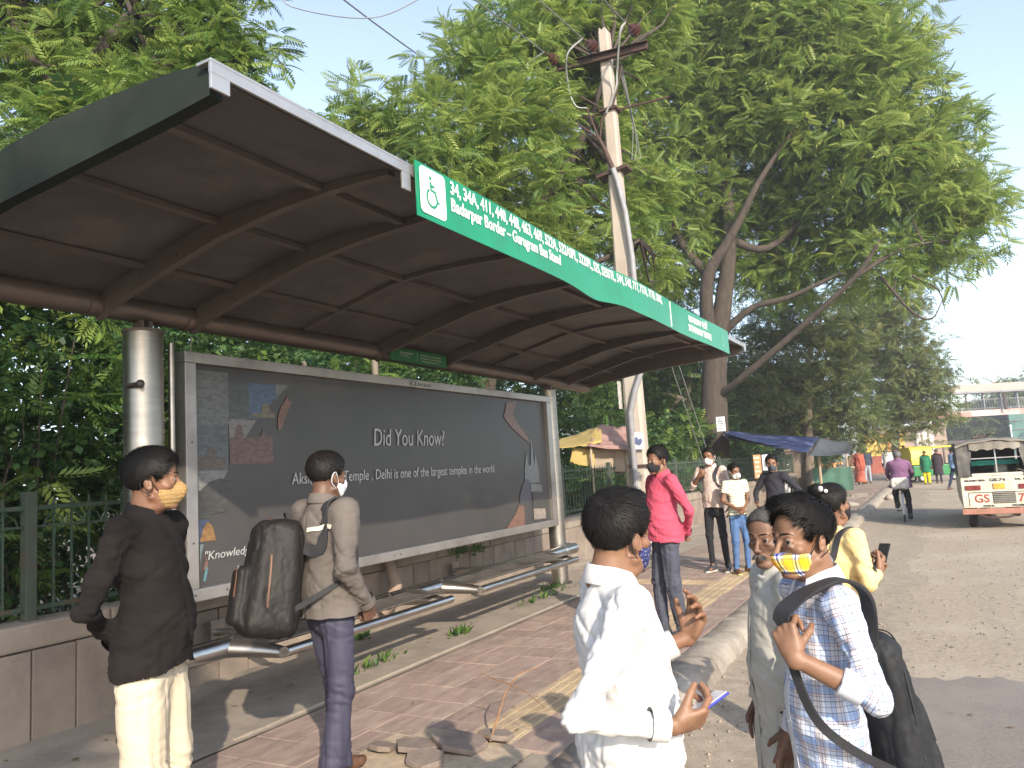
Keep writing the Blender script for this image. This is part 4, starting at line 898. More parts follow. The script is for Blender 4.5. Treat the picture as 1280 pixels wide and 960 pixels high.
        for ax in range(3):
            sh = [nx, ny, nz]; sh[ax] -= 1
            A = S_.take(range(0, g.shape[ax]-1), ax); B = S_.take(range(1, g.shape[ax]), ax); e = np.argwhere(A != B)
            o1, o2 = [(1, 2), (2, 0), (0, 1)][ax]; ok = (e[:, o1] > 0) & (e[:, o2] > 0) & (e[:, o1] < g.shape[o1]-1) & (e[:, o2] < g.shape[o2]-1); e = e[ok]
            if not len(e): continue
            q = []
            for (d1, d2) in ((-1, -1), (0, -1), (0, 0), (-1, 0)):
                k = e.copy(); k[:, o1] += d1; k[:, o2] += d2; q.append(idx[tuple(k.T)])
            q = np.stack(q, 1); inside = A[tuple(e.T)]; q[~inside] = q[~inside][:, ::-1]; F.append(q)
        F = np.concatenate(F); F = F[(F >= 0).all(1)]; return V, F
def vnormals(V, F):
    a = V[F[:, 2]]-V[F[:, 0]]; b = V[F[:, 3]]-V[F[:, 1]]; n = np.cross(a, b); N = np.zeros_like(V)
    for i in range(4): np.add.at(N, F[:, i], n)
    return N/(np.linalg.norm(N, axis=1, keepdims=True)+1e-12)
def relax(V, F, it=2, lam=.5):
    for _ in range(it):
        A = np.zeros_like(V); c = np.zeros(len(V))
        for i in range(4):
            j = (i+1) % 4; np.add.at(A, F[:, i], V[F[:, j]]); np.add.at(A, F[:, j], V[F[:, i]]); np.add.at(c, F[:, i], 1); np.add.at(c, F[:, j], 1)
        V = V*(1-lam)+lam*A/c[:, None]
    return V
def ridge(P, s, seed, sharp=1.6, w=2.4):
    """narrow crease lines where a smooth noise crosses zero"""
    n = 1-np.abs(fbm(P, s, seed, 3))*w; return np.clip(n, 0, 1)**sharp
def rotm(ax, deg):
    return np.array(Matrix.Rotation(R(deg), 3, ax))
def frame(origin, yaw=0, pitch=0, roll=0):
    """4x4: yaw about z (left positive), pitch (nod down positive about x), roll"""
    M_ = np.eye(4); M_[:3, :3] = rotm('Z', yaw) @ rotm('X', -pitch) @ rotm('Y', roll); M_[:3, 3] = origin; return M_
def bone_uv(V, F, bones):
    """per-corner uv: along / around the nearest bone (metres), seams stay clean because each face keeps one bone"""
    C = V[F].mean(1); D = []
    for (nm, a, b) in bones:
        ab = b-a; t = np.clip(((C-a)@ab)/(ab@ab), 0, 1); D.append(np.linalg.norm(C-(a+t[:, None]*ab), axis=1)-(.10 if nm == 'torso' else 0))
    B = np.argmin(np.array(D), 0); UV = np.zeros((len(F), 4, 2))
    for i, (nm, a, b) in enumerate(bones):
        m = B == i
        if not m.any(): continue
        P = V[F[m]]
        if nm == 'torso':
            an = np.arctan2(P[..., 0], P[..., 1]+.01); ac = np.arctan2(C[m, 0], C[m, 1]+.01); an = ac[:, None]+(an-ac[:, None]+np.pi) % (2*np.pi)-np.pi
            UV[m, :, 0] = an*.155; UV[m, :, 1] = P[..., 2]
        else:
            ab = (b-a)/np.linalg.norm(b-a); ref = np.array([0, 1, 0.]) if abs(ab[1]) < .8 else np.array([1., 0, 0]); u = np.cross(ab, ref); u /= np.linalg.norm(u); w = np.cross(ab, u)
            q = P-a; al = q@ab; cu, cw = q@u, q@w; an = np.arctan2(cw, cu); ac = np.arctan2((C[m]-a)@w, (C[m]-a)@u)
            an = ac[:, None]+(an-ac[:, None]+np.pi) % (2*np.pi)-np.pi; UV[m, :, 0] = an*.06; UV[m, :, 1] = al
    return UV.reshape(-1, 2)
def bvh_of(V, F): return BVHTree.FromPolygons([tuple(v) for v in V], [tuple(int(i) for i in f) for f in F])

def head_field(F, M_, h_, fem=0, thin=0, beard=0, detail=True):
    """skin of head and ears in frame M_ (origin between the eyes at skull centre, +Y forward), 23 cm chin to crown"""
    F.M = M_; s = 1
    F.ell((0, -.016, .032), (.0735-.002*fem, .094, .083), .03)
    F.ell((0, .028, .035), (.061, .058, .062), .03)
    F.ell((0, .034, -.03), (.056-.004*thin, .05, .066), .03)
    F.ell((0, .034, -.074), (.046-.004*fem, .046, .034), .02)
    F.ell((0, .070, -.099), (.021-.003*fem, .017, .015), .016)
    for sx in (-1, 1):
        F.cone((sx*.054, .000, -.060), (sx*.020, .062, -.100), .015, .012, .02)
        F.ell((sx*.043, .054, -.026), (.021, .018, .016+.002*thin), .018)
        F.cone((sx*.036, .071, .016), (sx*.013, .081, .014), .0095, .0085, .014)
    if detail:
        for sx in (-1, 1):
            F.ell((sx*.0315, .092, -.001), (.0185, .016, .0125), .012, op='sub')
            F.ell((sx*.0315, .069, .0), (.0155, .0165, .0135), .004)
            F.ell((sx*.0315, .087, -.0015), (.0132, .010, .0034), .0025, op='sub')
            F.ell((sx*.030, .074, -.0155), (.014, .008, .006), .008)
    F.cone((0, .082, .006), (0, .104, -.034), .0075, .0105, .012)
    F.ell((0, .108, -.037), (.0115, .011, .0105), .008)
    for sx in (-1, 1): F.ell((sx*.0125, .098, -.041), (.0075, .010, .008), .006)
    if detail:
        for sx in (-1, 1): F.ell((sx*.0065, .102, -.049), (.0035, .006, .004), .003, op='sub')
        F.ell((0, .086, -.064), (.022, .012, .012), .012)
        F.ell((0, .0945, -.0665), (.021, .008, .0052), .005); F.ell((0, .0925, -.0755), (.018, .009, .0062), .005)
        F.ell((0, .103, -.0708), (.023, .010, .0012), .003, op='sub')
        F.ell((0, .100, -.057), (.004, .006, .008), .006, op='sub')
    for sx in (-1, 1):
        Re = rotm('X', 12) @ rotm('Z', sx*-22)
        F.ell((sx*.079, -.012, -.012), (.0075, .0185, .031), .006, rot=Re)
        if detail:
            F.ell((sx*.0865, -.006, -.010), (.006, .0115, .021), .004, rot=Re, op='sub'); F.ell((sx*.081, -.012, -.012), (.004, .006, .012), .004, rot=Re)
    F.ell((0, .0, -.1), (.05, .045, .03), .03)
def neck_field(F, head_o, base, r=.055):
    F.M = np.eye(4); head_o = np.array(head_o); base = np.array(base)
    F.cone(head_o+V3(0, -.028, -.05), base+V3(0, -.0, .0), r, r+.004, .03); F.cone(base+V3(0, 0, .0), base+V3(0, 0, -.06), r, r+.010, .03)
def hand_field(F, W, fdir, pn, side, curl=(30, 35, 40, 45), spread=(6, 2, -2, -7), thumb=(40, 25), s=1.0, forearm=None, thumb_in=0, fr=.036):
    """W wrist, fdir direction of the fingers, pn palm normal (out of the palm), side=+1 thumb on fdir x pn side"""
    W = np.array(W, float); f = np.array(fdir, float); f /= np.linalg.norm(f); p = np.array(pn, float); p -= f*(p@f); p /= np.linalg.norm(p); x = np.cross(f, p)*side
    F.M = np.eye(4); A = lambda u, v, w: W+(x*u+f*v+p*w)*s
    if forearm is not None: F.cone(np.array(forearm), A(0, .0, -.002), fr*s, .0245*s, .01, flat=(p, .82))
    F.cone(A(0, -.01, -.002), A(0, .03, -.002), .025*s, .027*s, .012, flat=(p, .66))
    K = [(.030, .088), (.010, .092), (-.011, .088), (-.030, .080)]
    for (u, v) in K: F.cone(A(u*.6, .02, -.001), A(u, v-.006, -.002), .0155*s, .0115*s, .012, flat=(p, .86))
    F.ell(A(.022, .035, .008), np.array((.016, .026, .012))*s, .012, rot=np.stack([x, f, p], 1)); F.ell(A(-.024, .04, .006), np.array((.011, .03, .010))*s, .012, rot=np.stack([x, f, p], 1))
    Ls = [(.043, .026, .021), (.047, .029, .022), (.044, .027, .021), (.034, .020, .019)]
    for i, (u, v) in enumerate(K):
        a = A(u, v-.008, -.002); sp = R(spread[i]); d0 = f*math.cos(sp)+x*math.sin(sp); ang = 0; rr = [.0098, .0088, .0080, .0066]
        c = curl[i] if not isinstance(curl[i], tuple) else None
        for j, l in enumerate(Ls[i]):
            da = (c*(1.0, 1.15, .7)[j]) if c is not None else curl[i][j]; ang += R(da)
            d = d0*math.cos(ang)+p*math.sin(ang); b = a+d*l*s; w = (1, 1.02, 1, .9)[i]
            F.cone(a, b, rr[j]*w*s, rr[j+1]*w*s, .0035); a = b
    a = A(.018, .018, .004); t1, t2 = thumb; d = x*math.sin(R(t1))+f*math.cos(R(t1))+p*(.25+thumb_in); d /= np.linalg.norm(d)
    b = a+d*.040*s; F.cone(a, b, .0155*s, .0125*s, .010); d2 = d+f*.35*math.sin(R(t2))+p*math.sin(R(t2))*(.5+thumb_in); d2 /= np.linalg.norm(d2)
    c = b+d2*.032*s; F.cone(b, c, .0118*s, .0105*s, .004); d3 = d2+f*.2+p*math.sin(R(t2))*.6-x*.25; d3 /= np.linalg.norm(d3); F.cone(c, c+d3*.026*s, .0105*s, .0078*s, .004)

HAIRLINE = dict(short=([-.12, -.10, -.06, -.035, -.012, .004, .018, .035, .05, .062, .075, .09, .12], [-.060, -.062, -.058, -.020, .018, .018, -.004, .022, .052, .066, .074, .076, .078]))
def hair_cap(name, M_, parent, m, h_=.004, thick=.008, top=.012, style='short', quiff=0, n=3500, L=(.02, .035), flow=None, width=.0016, seed=1, lift=.35, extra=None, hl=0.):
    ys, zs = HAIRLINE['short']
    c = M_[:3, 3]; F = Field(c-.17, c+.17, h_); F.M = M_
    F.ell((0, -.015, .036), (.0735+thick*.55, .094+thick*.6, .083+top*.6), .03); F.ell((0, -.012, .050), (.0735+thick*.9, .092+thick, .072+top), .03); F.ell((0, .024, .046), (.061+thick*.7, .056+thick*.6, .060+top), .03)
    if quiff: F.ell((0, .048, .104), (.054, .044, .014+quiff*.7), .02); F.ell((0, .0, .10), (.06, .06, .022+quiff*.6), .02)
    if extra: extra(F)
    F.M = M_
    F.fn(lambda x, y, z: -(np.interp(y, ys, zs)+hl*(y > .03)-np.abs(x)*.12*(y > .04)-z)*.8, op='sub', k=.020)
    V, Fc = F.mesh(); V = relax(V, Fc, 1); Mi = np.linalg.inv(M_)
    Nn = vnormals(V, Fc); loc = (V-c)@Mi[:3, :3].T
    V = V+Nn*(fbm(V*V3(1, 1, .5), 110, seed, 2)*.0014+fbm(V, 35, seed+3, 2)*.0012)[:, None]
    cap = mesh_np(name, V, Fc, m, parent)
    if n:
        r = np.random.default_rng(seed); i = r.integers(0, len(V), n); P = V[i]; N = Nn[i]; lp = loc[i]
        if flow is None:
            def flow(l): # comb from the crown outwards, forward on top
                cr = np.array([.01, -.055, .10]); d = l-cr; d[:, 1] += .03; return d/np.linalg.norm(d, axis=1, keepdims=True)
        D = flow(lp)@M_[:3, :3].T; D = D-N*(D*N).sum(1, keepdims=True)*(1-lift*.0); D /= np.linalg.norm(D, axis=1, keepdims=True)+1e-9
        low = np.clip((lp[:, 2]+.07)/.12, .22, 1); Ln = r.uniform(L[0], L[1], n)*low
        D = D+N*(lift*.5)+r.normal(0, .08, (n, 3)); D /= np.linalg.norm(D, axis=1, keepdims=True)
        W = np.cross(D, N); W /= np.linalg.norm(W, axis=1, keepdims=True)+1e-9
        pts = [P-N*.002, P+D*Ln[:, None]*.5+N*(lift*.10*Ln)[:, None], P+D*Ln[:, None]-N*(.14*Ln)[:, None]]; w = [width, width*.8, width*.15]; VV = []
        for q, ww in zip(pts, w): VV += [q-W*ww, q+W*ww]
        VV = np.stack(VV, 1).reshape(-1, 3); b = (np.arange(n)*6)[:, None]
        FF = np.concatenate([b+np.array([[0, 1, 3, 2]]), b+np.array([[2, 3, 5, 4]])]); st = mesh_np('hair_strands', VV, FF, m, cap)
    return cap
def ribbon(name, pts, width, thick, m, parent, normals=None, n=6):
    """flat band through pts; normals = outward direction at each point"""
    P = curve([Vector(p) for p in pts], n); rings = []
    if normals is not None: Nn = curve([Vector(q) for q in normals], n)
    for i, p in enumerate(P):
        t = (P[min(i+1, len(P)-1)]-P[max(i-1, 0)]).normalized(); nn = Nn[i].normalized() if normals is not None else Vector((0, 0, 1)); w = t.cross(nn).normalized()
        ww = width/2 if not callable(width) else width(i/(len(P)-1))/2
        rings.append([p-w*ww+nn*thick*.5, p-w*ww*1.02, p-w*ww*.9-nn*thick*.5, p+w*ww*.9-nn*thick*.5, p+w*ww*1.02, p+w*ww+nn*thick*.5])
    return MB().loft(rings).build(name, m, parent, smooth=50)
def snap_path(bvh, pts, off=.004):
    out, nn = [], []
    for p in pts:
        q, n_, i, d = bvh.find_nearest(Vector(p))
        out.append(q+n_*off); nn.append(n_)
    return out, nn
m_skin = {k: mat('skin_'+k, c, tuple(q*.82 for q in c), 14, .5, bump=.12, bs=220, c3=tuple(q*f for q, f in zip(c, (.86, .74, .70))), ns3=9, sss=.12, spec=.45, lo=.3, hi=.7) for k, c in
          dict(brown=(.215, .108, .062), dark=(.13, .067, .041), light=(.24, .128, .075), old=(.175, .095, .06)).items()}
def hairmat(n, c): return mat('hair_'+n, c, tuple(k*.5 for k in c), 60, .58, spec=.22, stretch=(1, 1, .3))
m_hair = hairmat('black', (.012, .010, .009)); m_hairb = hairmat('brown_black', (.022, .014, .010)); m_hairg = hairmat('grey', (.09, .085, .08))
def cloth(n, c, c2=None, rough=.9, weave=900, bump=.12, **kw): return mat('cloth_'+n, c, c2 or tuple(k*.85 for k in c), 5, rough, bump=bump, bs=weave*.25, spec=.2, **kw)
def eye_mat():
    m = bpy.data.materials.new('eye'); m.use_nodes = True; nt = m.node_tree; L = nt.links.new; b = nt.nodes['Principled BSDF']; b.inputs['Roughness'].default_value = .12
    tc = nd(nt, 'ShaderNodeTexCoord'); mp = nd(nt, 'ShaderNodeMapping'); mp.inputs['Scale'].default_value = (1, 0, 1); L(tc.outputs['Object'], mp.inputs[0])
    ln = nd(nt, 'ShaderNodeVectorMath', operation='LENGTH'); L(mp.outputs[0], ln.inputs[0]); cr = nd(nt, 'ShaderNodeValToRGB'); cr.color_ramp.interpolation = 'LINEAR'
    mr = nd(nt, 'ShaderNodeMapRange'); mr.inputs['From Max'].default_value = .0125; L(ln.outputs['Value'], mr.inputs[0]); L(mr.outputs[0], cr.inputs[0])
    e = cr.color_ramp.elements; e[0].position = .2; e[0].color = (.003, .003, .003, 1); e[1].position = .55; e[1].color = (.30, .255, .225, 1)
    q = e.new(.24); q.color = (.03, .015, .008, 1); q = e.new(.48); q.color = (.022, .011, .007, 1)
    L(cr.outputs[0], b.inputs['Base Color']); return m
m_eye = eye_mat()
def tint_shirt(V, F, name, m, parent, bones=None): return mesh_np(name, V, F, m, parent, uv=bone_uv(V, F, bones) if bones else None)

def person(label, loc, rz, H, group=None, skin='brown', head=(0, 0, 0), head_o=(0, .014, 1.590), hs=1.05, arms=None, hands=None, hv=.004, bv=.012, cv=.008,
           shirt=None, trousers=None, shoes=None, mask=None, hair=None, feet=None, detail=True, extra=None, fem=0, thin=0, torso=(1, 1, 1), forearm=(True, True), brows=True, gaze=0, moust=None, knees=None):
    s = H/1.72; root = empty('person', loc, rz, label, 'person', group, s)
    arms = arms or {}; SH = {1: V3(.182, -.012, 1.398), -1: V3(-.182, -.012, 1.398)}; SH.update(arms.get('sh', {}))
    EL = {i: V3(*arms.get('el', {}).get(i, (i*.235, -.02, 1.13))) for i in (1, -1)}; WR = {i: V3(*arms.get('wr', {}).get(i, (i*.245, .05, .885))) for i in (1, -1)}
    HP = {i: V3(i*.09, 0, .92) for i in (1, -1)}; FT = feet or {1: (.10, .0, 0), -1: (-.10, .0, 0)}
    FT = {i: tuple(FT[i]) for i in FT}; KN = knees or {i: ((HP[i]+V3(FT[i][0], FT[i][1], .08+FT[i][2]))/2+V3(0, .03, 0)) for i in (1, -1)}
    KN = {i: np.array(KN[i]) for i in KN}
    hM = frame(head_o, *head); hM[:3, :3] *= hs; hM[:3, 0] *= .955; hM[:3, 2] *= 1.03
    tw, td, tb = torso
    # --- body: head and neck fine, hands fine, hidden core coarse, joined into one mesh
    c = np.array(head_o); F = Field(c-V3(.14, .17, .26), c+V3(.14, .17, .16), hv); head_field(F, hM, hv, fem, thin, detail=detail); neck_field(F, c, (0, -.03, 1.44), .053 if not fem else .044)
    V, Fc = F.mesh(); V = relax(V, Fc, 1, .35); parts = [(V, Fc)]
    def sv(i): q = (shirt or {}).get('sleeve', 1.0); return q[i] if isinstance(q, dict) else q
    for i in (1, -1):
        hd = (hands or {}).get(i)
        d0 = WR[i]-EL[i]; d0 = d0/np.linalg.norm(d0)
        if hd is None: hd = dict(f=d0, p=(-i, -.2, 0), curl=(18, 24, 28, 32))
        if hd == 'none': continue
        h2 = hd.get('h', hv*.62 if detail else hv*.9); w = WR[i]; F = Field(w-.24, w+.24, h2); hand_field(F, w, hd['f'], hd['p'], hd.get('side', i), hd.get('curl', (30, 35, 40, 45)), hd.get('spread', (5, 1, -3, -7)), hd.get('thumb', (40, 25)), hd.get('s', 1.0), forearm=EL[i]+(WR[i]-EL[i])*(.12 if sv(i) < .6 else .55), thumb_in=hd.get('ti', 0), fr=.036 if sv(i) < .6 else .025)
        V, Fc = F.mesh(); parts.append((relax(V, Fc, 1, .3), Fc))
    F = Field((-.45, -.4, .0), (.45, .45, 1.5), .02)
    F.cone((0, -.01, 1.35), (0, 0, .95), .09, .085, .03, flat=((0, 1, 0), .7))
    for i in (1, -1):
        Sb = SH[i]*V3(tw*.96, 1, 1)+V3(0, 0, -.008); F.cone((0, -.01, 1.37), Sb, .035, .022 if sv(i) > -.1 else .036, .03); F.cone(Sb, EL[i], .022 if sv(i) > -.1 else .036, .032 if sv(i) < 0 else .018, .02)
        if sv(i) < .6: F.cone(EL[i], EL[i]+(WR[i]-EL[i])*.3, .032, .03, .02)
        F.cone(HP[i]*V3(.8, 1, 1), KN[i], .05, .034, .03); F.cone(KN[i], (FT[i][0], FT[i][1], .07+FT[i][2]), .034, .026, .02); F.cone((FT[i][0], FT[i][1]-.02, .05+FT[i][2]), (FT[i][0], FT[i][1]+.12, .035+FT[i][2]), .032, .028, .02)
    V, Fc = F.mesh(); parts.append((V, Fc))
    n = 0; VV = []; FF = []
    for V, Fc in parts: VV.append(V); FF.append(Fc+n); n += len(V)
    body = mesh_np('body', np.concatenate(VV), np.concatenate(FF), m_skin[skin], root)
    A = lambda p: Vector(hM[:3, :3] @ np.array(p, float)+hM[:3, 3])
    if detail:
        for sx in (-1, 1):
            e = MB().sphere((0, 0, 0), .0122*hs, 16, 12).build('eye', m_eye, root, smooth=80); Mx = (Matrix(hM[:3, :3].tolist()) @ Matrix.Rotation(R(gaze), 3, 'Z')).to_4x4(); Mx.translation = A((sx*.0315, .0712, -.001)); e.matrix_local = Mx
        if brows:
            r = np.random.default_rng(5)
            for sx in (-1, 1):
                V = []; Fq = []
                for k in range(150):
                    t = r.random(); x = sx*(.012+.036*t); z = .019+.006*math.sin(t*2.4)-.004*t*t+r.normal(0, .0016*(1.2-t)); y = .0905-.022*t*t
                    d = V3(sx*.8, -.25, .35-.5*t)*.007; p = V3(x, y, z); w = V3(0, .0, .0006)
                    q = len(V); V += [p-w, p+w, p+d+w*.3, p+d-w*.3]; Fq.append((q, q+1, q+2, q+3))
                V = np.array([A(v) for v in V]); mesh_np('eyebrow', V, Fq, m_hair, root)
    else:
        for sx in (-1, 1):
            b = MB().sphere(A((sx*.031, .0865, -.001)), (.011, .005, .004), 8, 5).build('eye', m_hair, root, smooth=80); b2 = MB().tube([A((sx*.014, .091, .017)), A((sx*.03, .090, .021)), A((sx*.047, .080, .015))], .0028, 5).build('eyebrow', m_hair, root)
    if moust is not None:
        r = np.random.default_rng(9); V = []; Fq = []
        for k in range(420):
            sx = r.choice((-1, 1)); t = r.random(); p = V3(sx*(.002+.026*t), .1035-.014*t*t, -.055-.006*t+r.normal(0, .0022)); d = V3(sx*.6, .1, -1)*.012; w = V3(.001, 0, 0); q = len(V)
            V += [p-w, p+w, p+d+w*.3, p+d-w*.3]; Fq.append((q, q+1, q+2, q+3))
        mesh_np('moustache', np.array([A(v) for v in V]), Fq, moust, root)
    # --- hair
    if hair is not None: hk = dict(hair); hm_ = hk.pop('m', m_hair); capo = hair_cap('hair', hM, root, hm_, h_=max(hv, .004), **hk)
    # --- mask
    if mask is not None:
        mk = dict(mask); mm_ = mk['m']; top = mk.get('top', -.012); tt = mk.get('thick', .004)
        F = Field(c-.16, c+.16, max(hv*.8, .003)); F.M = hM
        F.ell((0, .034, -.055), (.060+tt, .056+tt, .050), .02); F.ell((0, .040, -.080), (.046+tt, .050+tt, .040), .02); F.ell((0, .088, -.048), (.026, .030+tt, .036), .03); F.cone((0, .088, -.018), (0, .104, -.036), .012, .013, .02)
        if mk.get('cup'): F.ell((0, .105, -.055), (.028, .024, .036), .03)
        F.fn(lambda x, y, z: -(z-(top-np.abs(x)*mk.get('slope', .40))), op='sub', k=.003)
        F.fn(lambda x, y, z: -(.018+.35*np.abs(z+.055)-y), op='sub', k=.003)
        V, Fc = F.mesh(); V = relax(V, Fc, 1); N = vnormals(V, Fc)
        loc_ = (V-hM[:3, 3])@np.linalg.inv(hM[:3, :3]).T; V = V+N*(np.sin(loc_[:, 2]*420)*.0007*mk.get('pleat', 1))[:, None]
        uv = None
        L4 = loc_[Fc]; uv = np.stack([L4[..., 0]+L4[..., 1]*-.0+np.sign(loc_[Fc].mean(1)[:, 0])[:, None]*0-L4[..., 0]*0+np.arctan2(L4[..., 0], L4[..., 1])*.07, L4[..., 2]], -1).reshape(-1, 2)
        mo = mesh_np('face_mask', V, Fc, mm_, root, uv=uv)
        for sx in (-1, 1):
            P = [A((sx*.058, .022, -.040+top*.2)), A((sx*.074, .006, -.012)), A((sx*.083, -.012, .018)), A((sx*.084, -.034, .004)), A((sx*.080, -.036, -.03)), A((sx*.070, -.010, -.052)), A((sx*.054, .024, -.078))]
            MB().tube(curve(P, 3), .0017*hs, 5).build('ear_loop', mk.get('loop', mm_), mo, smooth=60)
    # --- shirt
    top_bvh = None
    if shirt is not None:
        sh = dict(shirt); m = sh['m']; hem = sh.get('hem', .86); sl = sh.get('sleeve', 1.0); ar = sh.get('arm', 1.0); ease = sh.get('ease', 0)
        F = Field((-.50, -.40, hem-.06), (.50, .46, 1.52), cv); e = ease
        F.ell((0, -.008, 1.30), ((.160+e)*tw, (.108+e)*td, .155), .05); F.cone((-.145*tw, -.016, 1.388), (.145*tw, -.016, 1.388), .052+e*.5, .052+e*.5, .05, flat=((0, 1, 0), 1.05))
        F.cone((0, -.028, 1.39), (0, -.030, 1.445), .085, .056, .05)
        F.ell((0, -.03, 1.30), (.13*tw, .10*td, .13), .04)
        F.cone((0, .012*tb, 1.20), (0, .012*tb, 1.02), (.142+e)*tw, (.146+e)*tw, .07, flat=((0, 1, 0), .78*td)); F.ell((0, .025*tb, 1.06), ((.135+e)*tw, (.112+.02*(tb-1)+e)*td, .15), .05)
        F.cone((0, 0, .96), (0, 0, hem-.03), (.170+e)*tw, (.176+e*1.5+sh.get('flare', 0))*tw, .06, flat=((0, 1, 0), .80*td))
        bones = [('torso', V3(0, 0, 1.40), V3(0, 0, .8))]
        for i in (1, -1):
            S0 = SH[i]*V3(tw, 1, 1); slv = sl[i] if isinstance(sl, dict) else sl
            F.cone(S0, EL[i] if slv > 0 else S0+(EL[i]-S0)*(1+slv), .064*ar+e*.3, (.047 if slv > 0 else .060)*ar+e*.3, .035)
            if slv > 0: F.cone(EL[i], EL[i]+(WR[i]-EL[i])*min(slv, 1), .047*ar+e*.3, (.049-.011*slv)*ar+e*.2, .02)
            bones += [('arm', S0, EL[i]), ('arm', EL[i], WR[i])]
            d = WR[i]-EL[i]; d = d/np.linalg.norm(d)
            if slv > 0: cpt = EL[i]+(WR[i]-EL[i])*slv; F.plane(cpt, d, box=(cpt+d*.047, .062))
            else: u = EL[i]-S0; L_ = np.linalg.norm(u); u = u/L_; cpt = S0+u*L_*(1+slv); F.plane(cpt, u, box=(cpt+u*.06, .085))
        F.M = np.eye(4)
        hw = sh.get('hemwave', .012)
        F.fn(lambda x, y, z: z-(hem+hw*np.cos(x*16)+.006*np.sin(y*30)), op='sub', k=0.0) if True else None
        F.cone((0, -.026, 1.47), (0, -.026, 1.40), .050, .046, .006, op='sub')
        if sh.get('vneck'): F.ell((0, .10, 1.43), (.022, .06, .055), .01, op='sub')
        V, Fc = F.mesh(); V = relax(V, Fc, 1, .4); N = vnormals(V, Fc); wr = sh.get('wr', 1.0); sd = sh.get('seed', 1)
        # creases: diagonal pulls on the trunk, rings on the sleeves, drape towards the hem
        ax = np.abs(V[:, 0]); q1 = V[:, 2]*.80+ax*.60; q2 = V[:, 2]*.60-ax*.80; q3 = V[:, 2]*.92-V[:, 0]*.38; q4 = V[:, 2]*.38+V[:, 0]*.92; sgn = np.sign(V[:, 0])*.7
        wob = fbm(V, 5, sd+1, 2)*.03
        W = ridge(np.stack([(q1+wob)*15, q2*3.5+sgn, V[:, 1]*4], 1), 1.0, sd, 1.5, 1.8)*.0085+ridge(np.stack([(q3+wob)*30, q4*7, V[:, 1]*7], 1), 1.0, sd+4, 1.6, 2.2)*.0042
        W += ridge(np.stack([V[:, 0]*22+wob*9, V[:, 2]*2.2, V[:, 1]*14], 1), 1.0, sd+8, 1.5, 2.0)*.010*np.clip((1.14-V[:, 2])/.25, 0, 1)*sh.get('drape', .6)
        for i in (1, -1):      # sleeves: rings crowding at the elbow, pulls from the armpit
            ab = WR[i]-EL[i]; ab = ab/np.linalg.norm(ab); au = EL[i]-SH[i]; au = au/np.linalg.norm(au); al = (V-EL[i])@(ab if True else au); al2 = (V-EL[i])@au; pe = V-EL[i]-al[:, None]*ab
            de = np.linalg.norm(V-EL[i], axis=1); ring = ridge(np.stack([(al+al2)*.5*34+pe[:, 0]*9, pe[:, 1]*9, pe[:, 2]*5], 1), 1.0, sd+2+i, 1.3, 1.9)
            W += np.exp(-(de/.13)**2)*ring*.010+np.exp(-(np.linalg.norm(V-WR[i], axis=1)/.10)**2)*ring*.006
            ds = np.linalg.norm(V-SH[i]+V3(i*.03, 0, .09), axis=1); W += np.exp(-(ds/.11)**2)*ridge(np.stack([V[:, 0]*26, V[:, 1]*26, V[:, 2]*5], 1), 1.0, sd+6, 1.5, 2)*.009
        W *= np.clip((1.47-V[:, 2])/.05, .15, 1)
        V = V-N*(W*wr)[:, None]+N*.003
        so2 = mesh_np(sh.get('name', 'shirt'), V, Fc, m, root, uv=bone_uv(V, Fc, bones)); top_bvh = bvh_of(V, Fc)
        mt = sh.get('trim', m)
        if sh.get('collar', True):
            rings = []; n = 28; op_ = sh.get('open', 22); cm_ = V3(0, -.020, 1.466)
            for q in range(n+1):
                a = R(90+op_)+(R(360-2*op_))*q/n; t = abs(q/n-.5)*2; ex = max(0, t-.72)/.28; cx, cy = math.cos(a), math.sin(a); tilt = -.20*cy
                fr = .044+.036*ex; pr = [(.060, -.030), (.061, .026), (.0645, .032), (.069+.004*ex, .028), (.088+.018*ex, .026-fr), (.085+.016*ex, .022-fr), (.0665, .016), (.0635, -.03)]
                rings.append([Vector((cx*r_*1.02, cy*r_*.98+.0, z_+tilt*.055*1.0-.012*max(0, cy)))+Vector(cm_) for r_, z_ in pr])
            co = MB().loft(rings).build('collar', mt, so2, smooth=60)
        if sh.get('placket', True):
            P = [];
            for z in np.linspace(1.40, hem+.02, 9):
                q = top_bvh.ray_cast(Vector((0, .6, z)), Vector((0, -1, 0)))
                if q[0] is not None: P.append(q[0]+Vector((0, .002, 0)))
            if len(P) > 2: ribbon('placket', P, .030, .003, mt, so2, [Vector((0, 1, .0))]*len(P)); 
            bm_ = mat('shirt_button', (.6, .6, .58), None, 9, .4) if not sh.get('button') else sh['button']
            for p in P[::1][:7]:
                b = MB(); b.tube([p+Vector((0, .001, -.02)), p+Vector((0, .004, -.02))], .0055, 10); b.build('button', bm_, so2, smooth=40)
        if sh.get('pocket'):
            px_ = sh['pocket']*.075; g = []
            for zz in (1.305, 1.24, 1.18):
                row = []
                for xx in (-.05, -.017, .017, .05):
                    q = top_bvh.ray_cast(Vector((px_+xx, .6, zz)), Vector((0, -1, 0))); row.append((q[0] or Vector((px_+xx, .12, zz)))+Vector((0, .003, 0)))
                g.append(row)
            b = MB(); b.v = [tuple(p) for r_ in g for p in r_]; b.f = [(r_*4+k, r_*4+k+1, r_*4+k+5, r_*4+k+4) for r_ in range(2) for k in range(3)]; b.build('pocket', m, so2, smooth=60); ribbon('pocket_hem', g[0], .014, .002, mt, so2, [Vector((0, 1, 0))]*4)
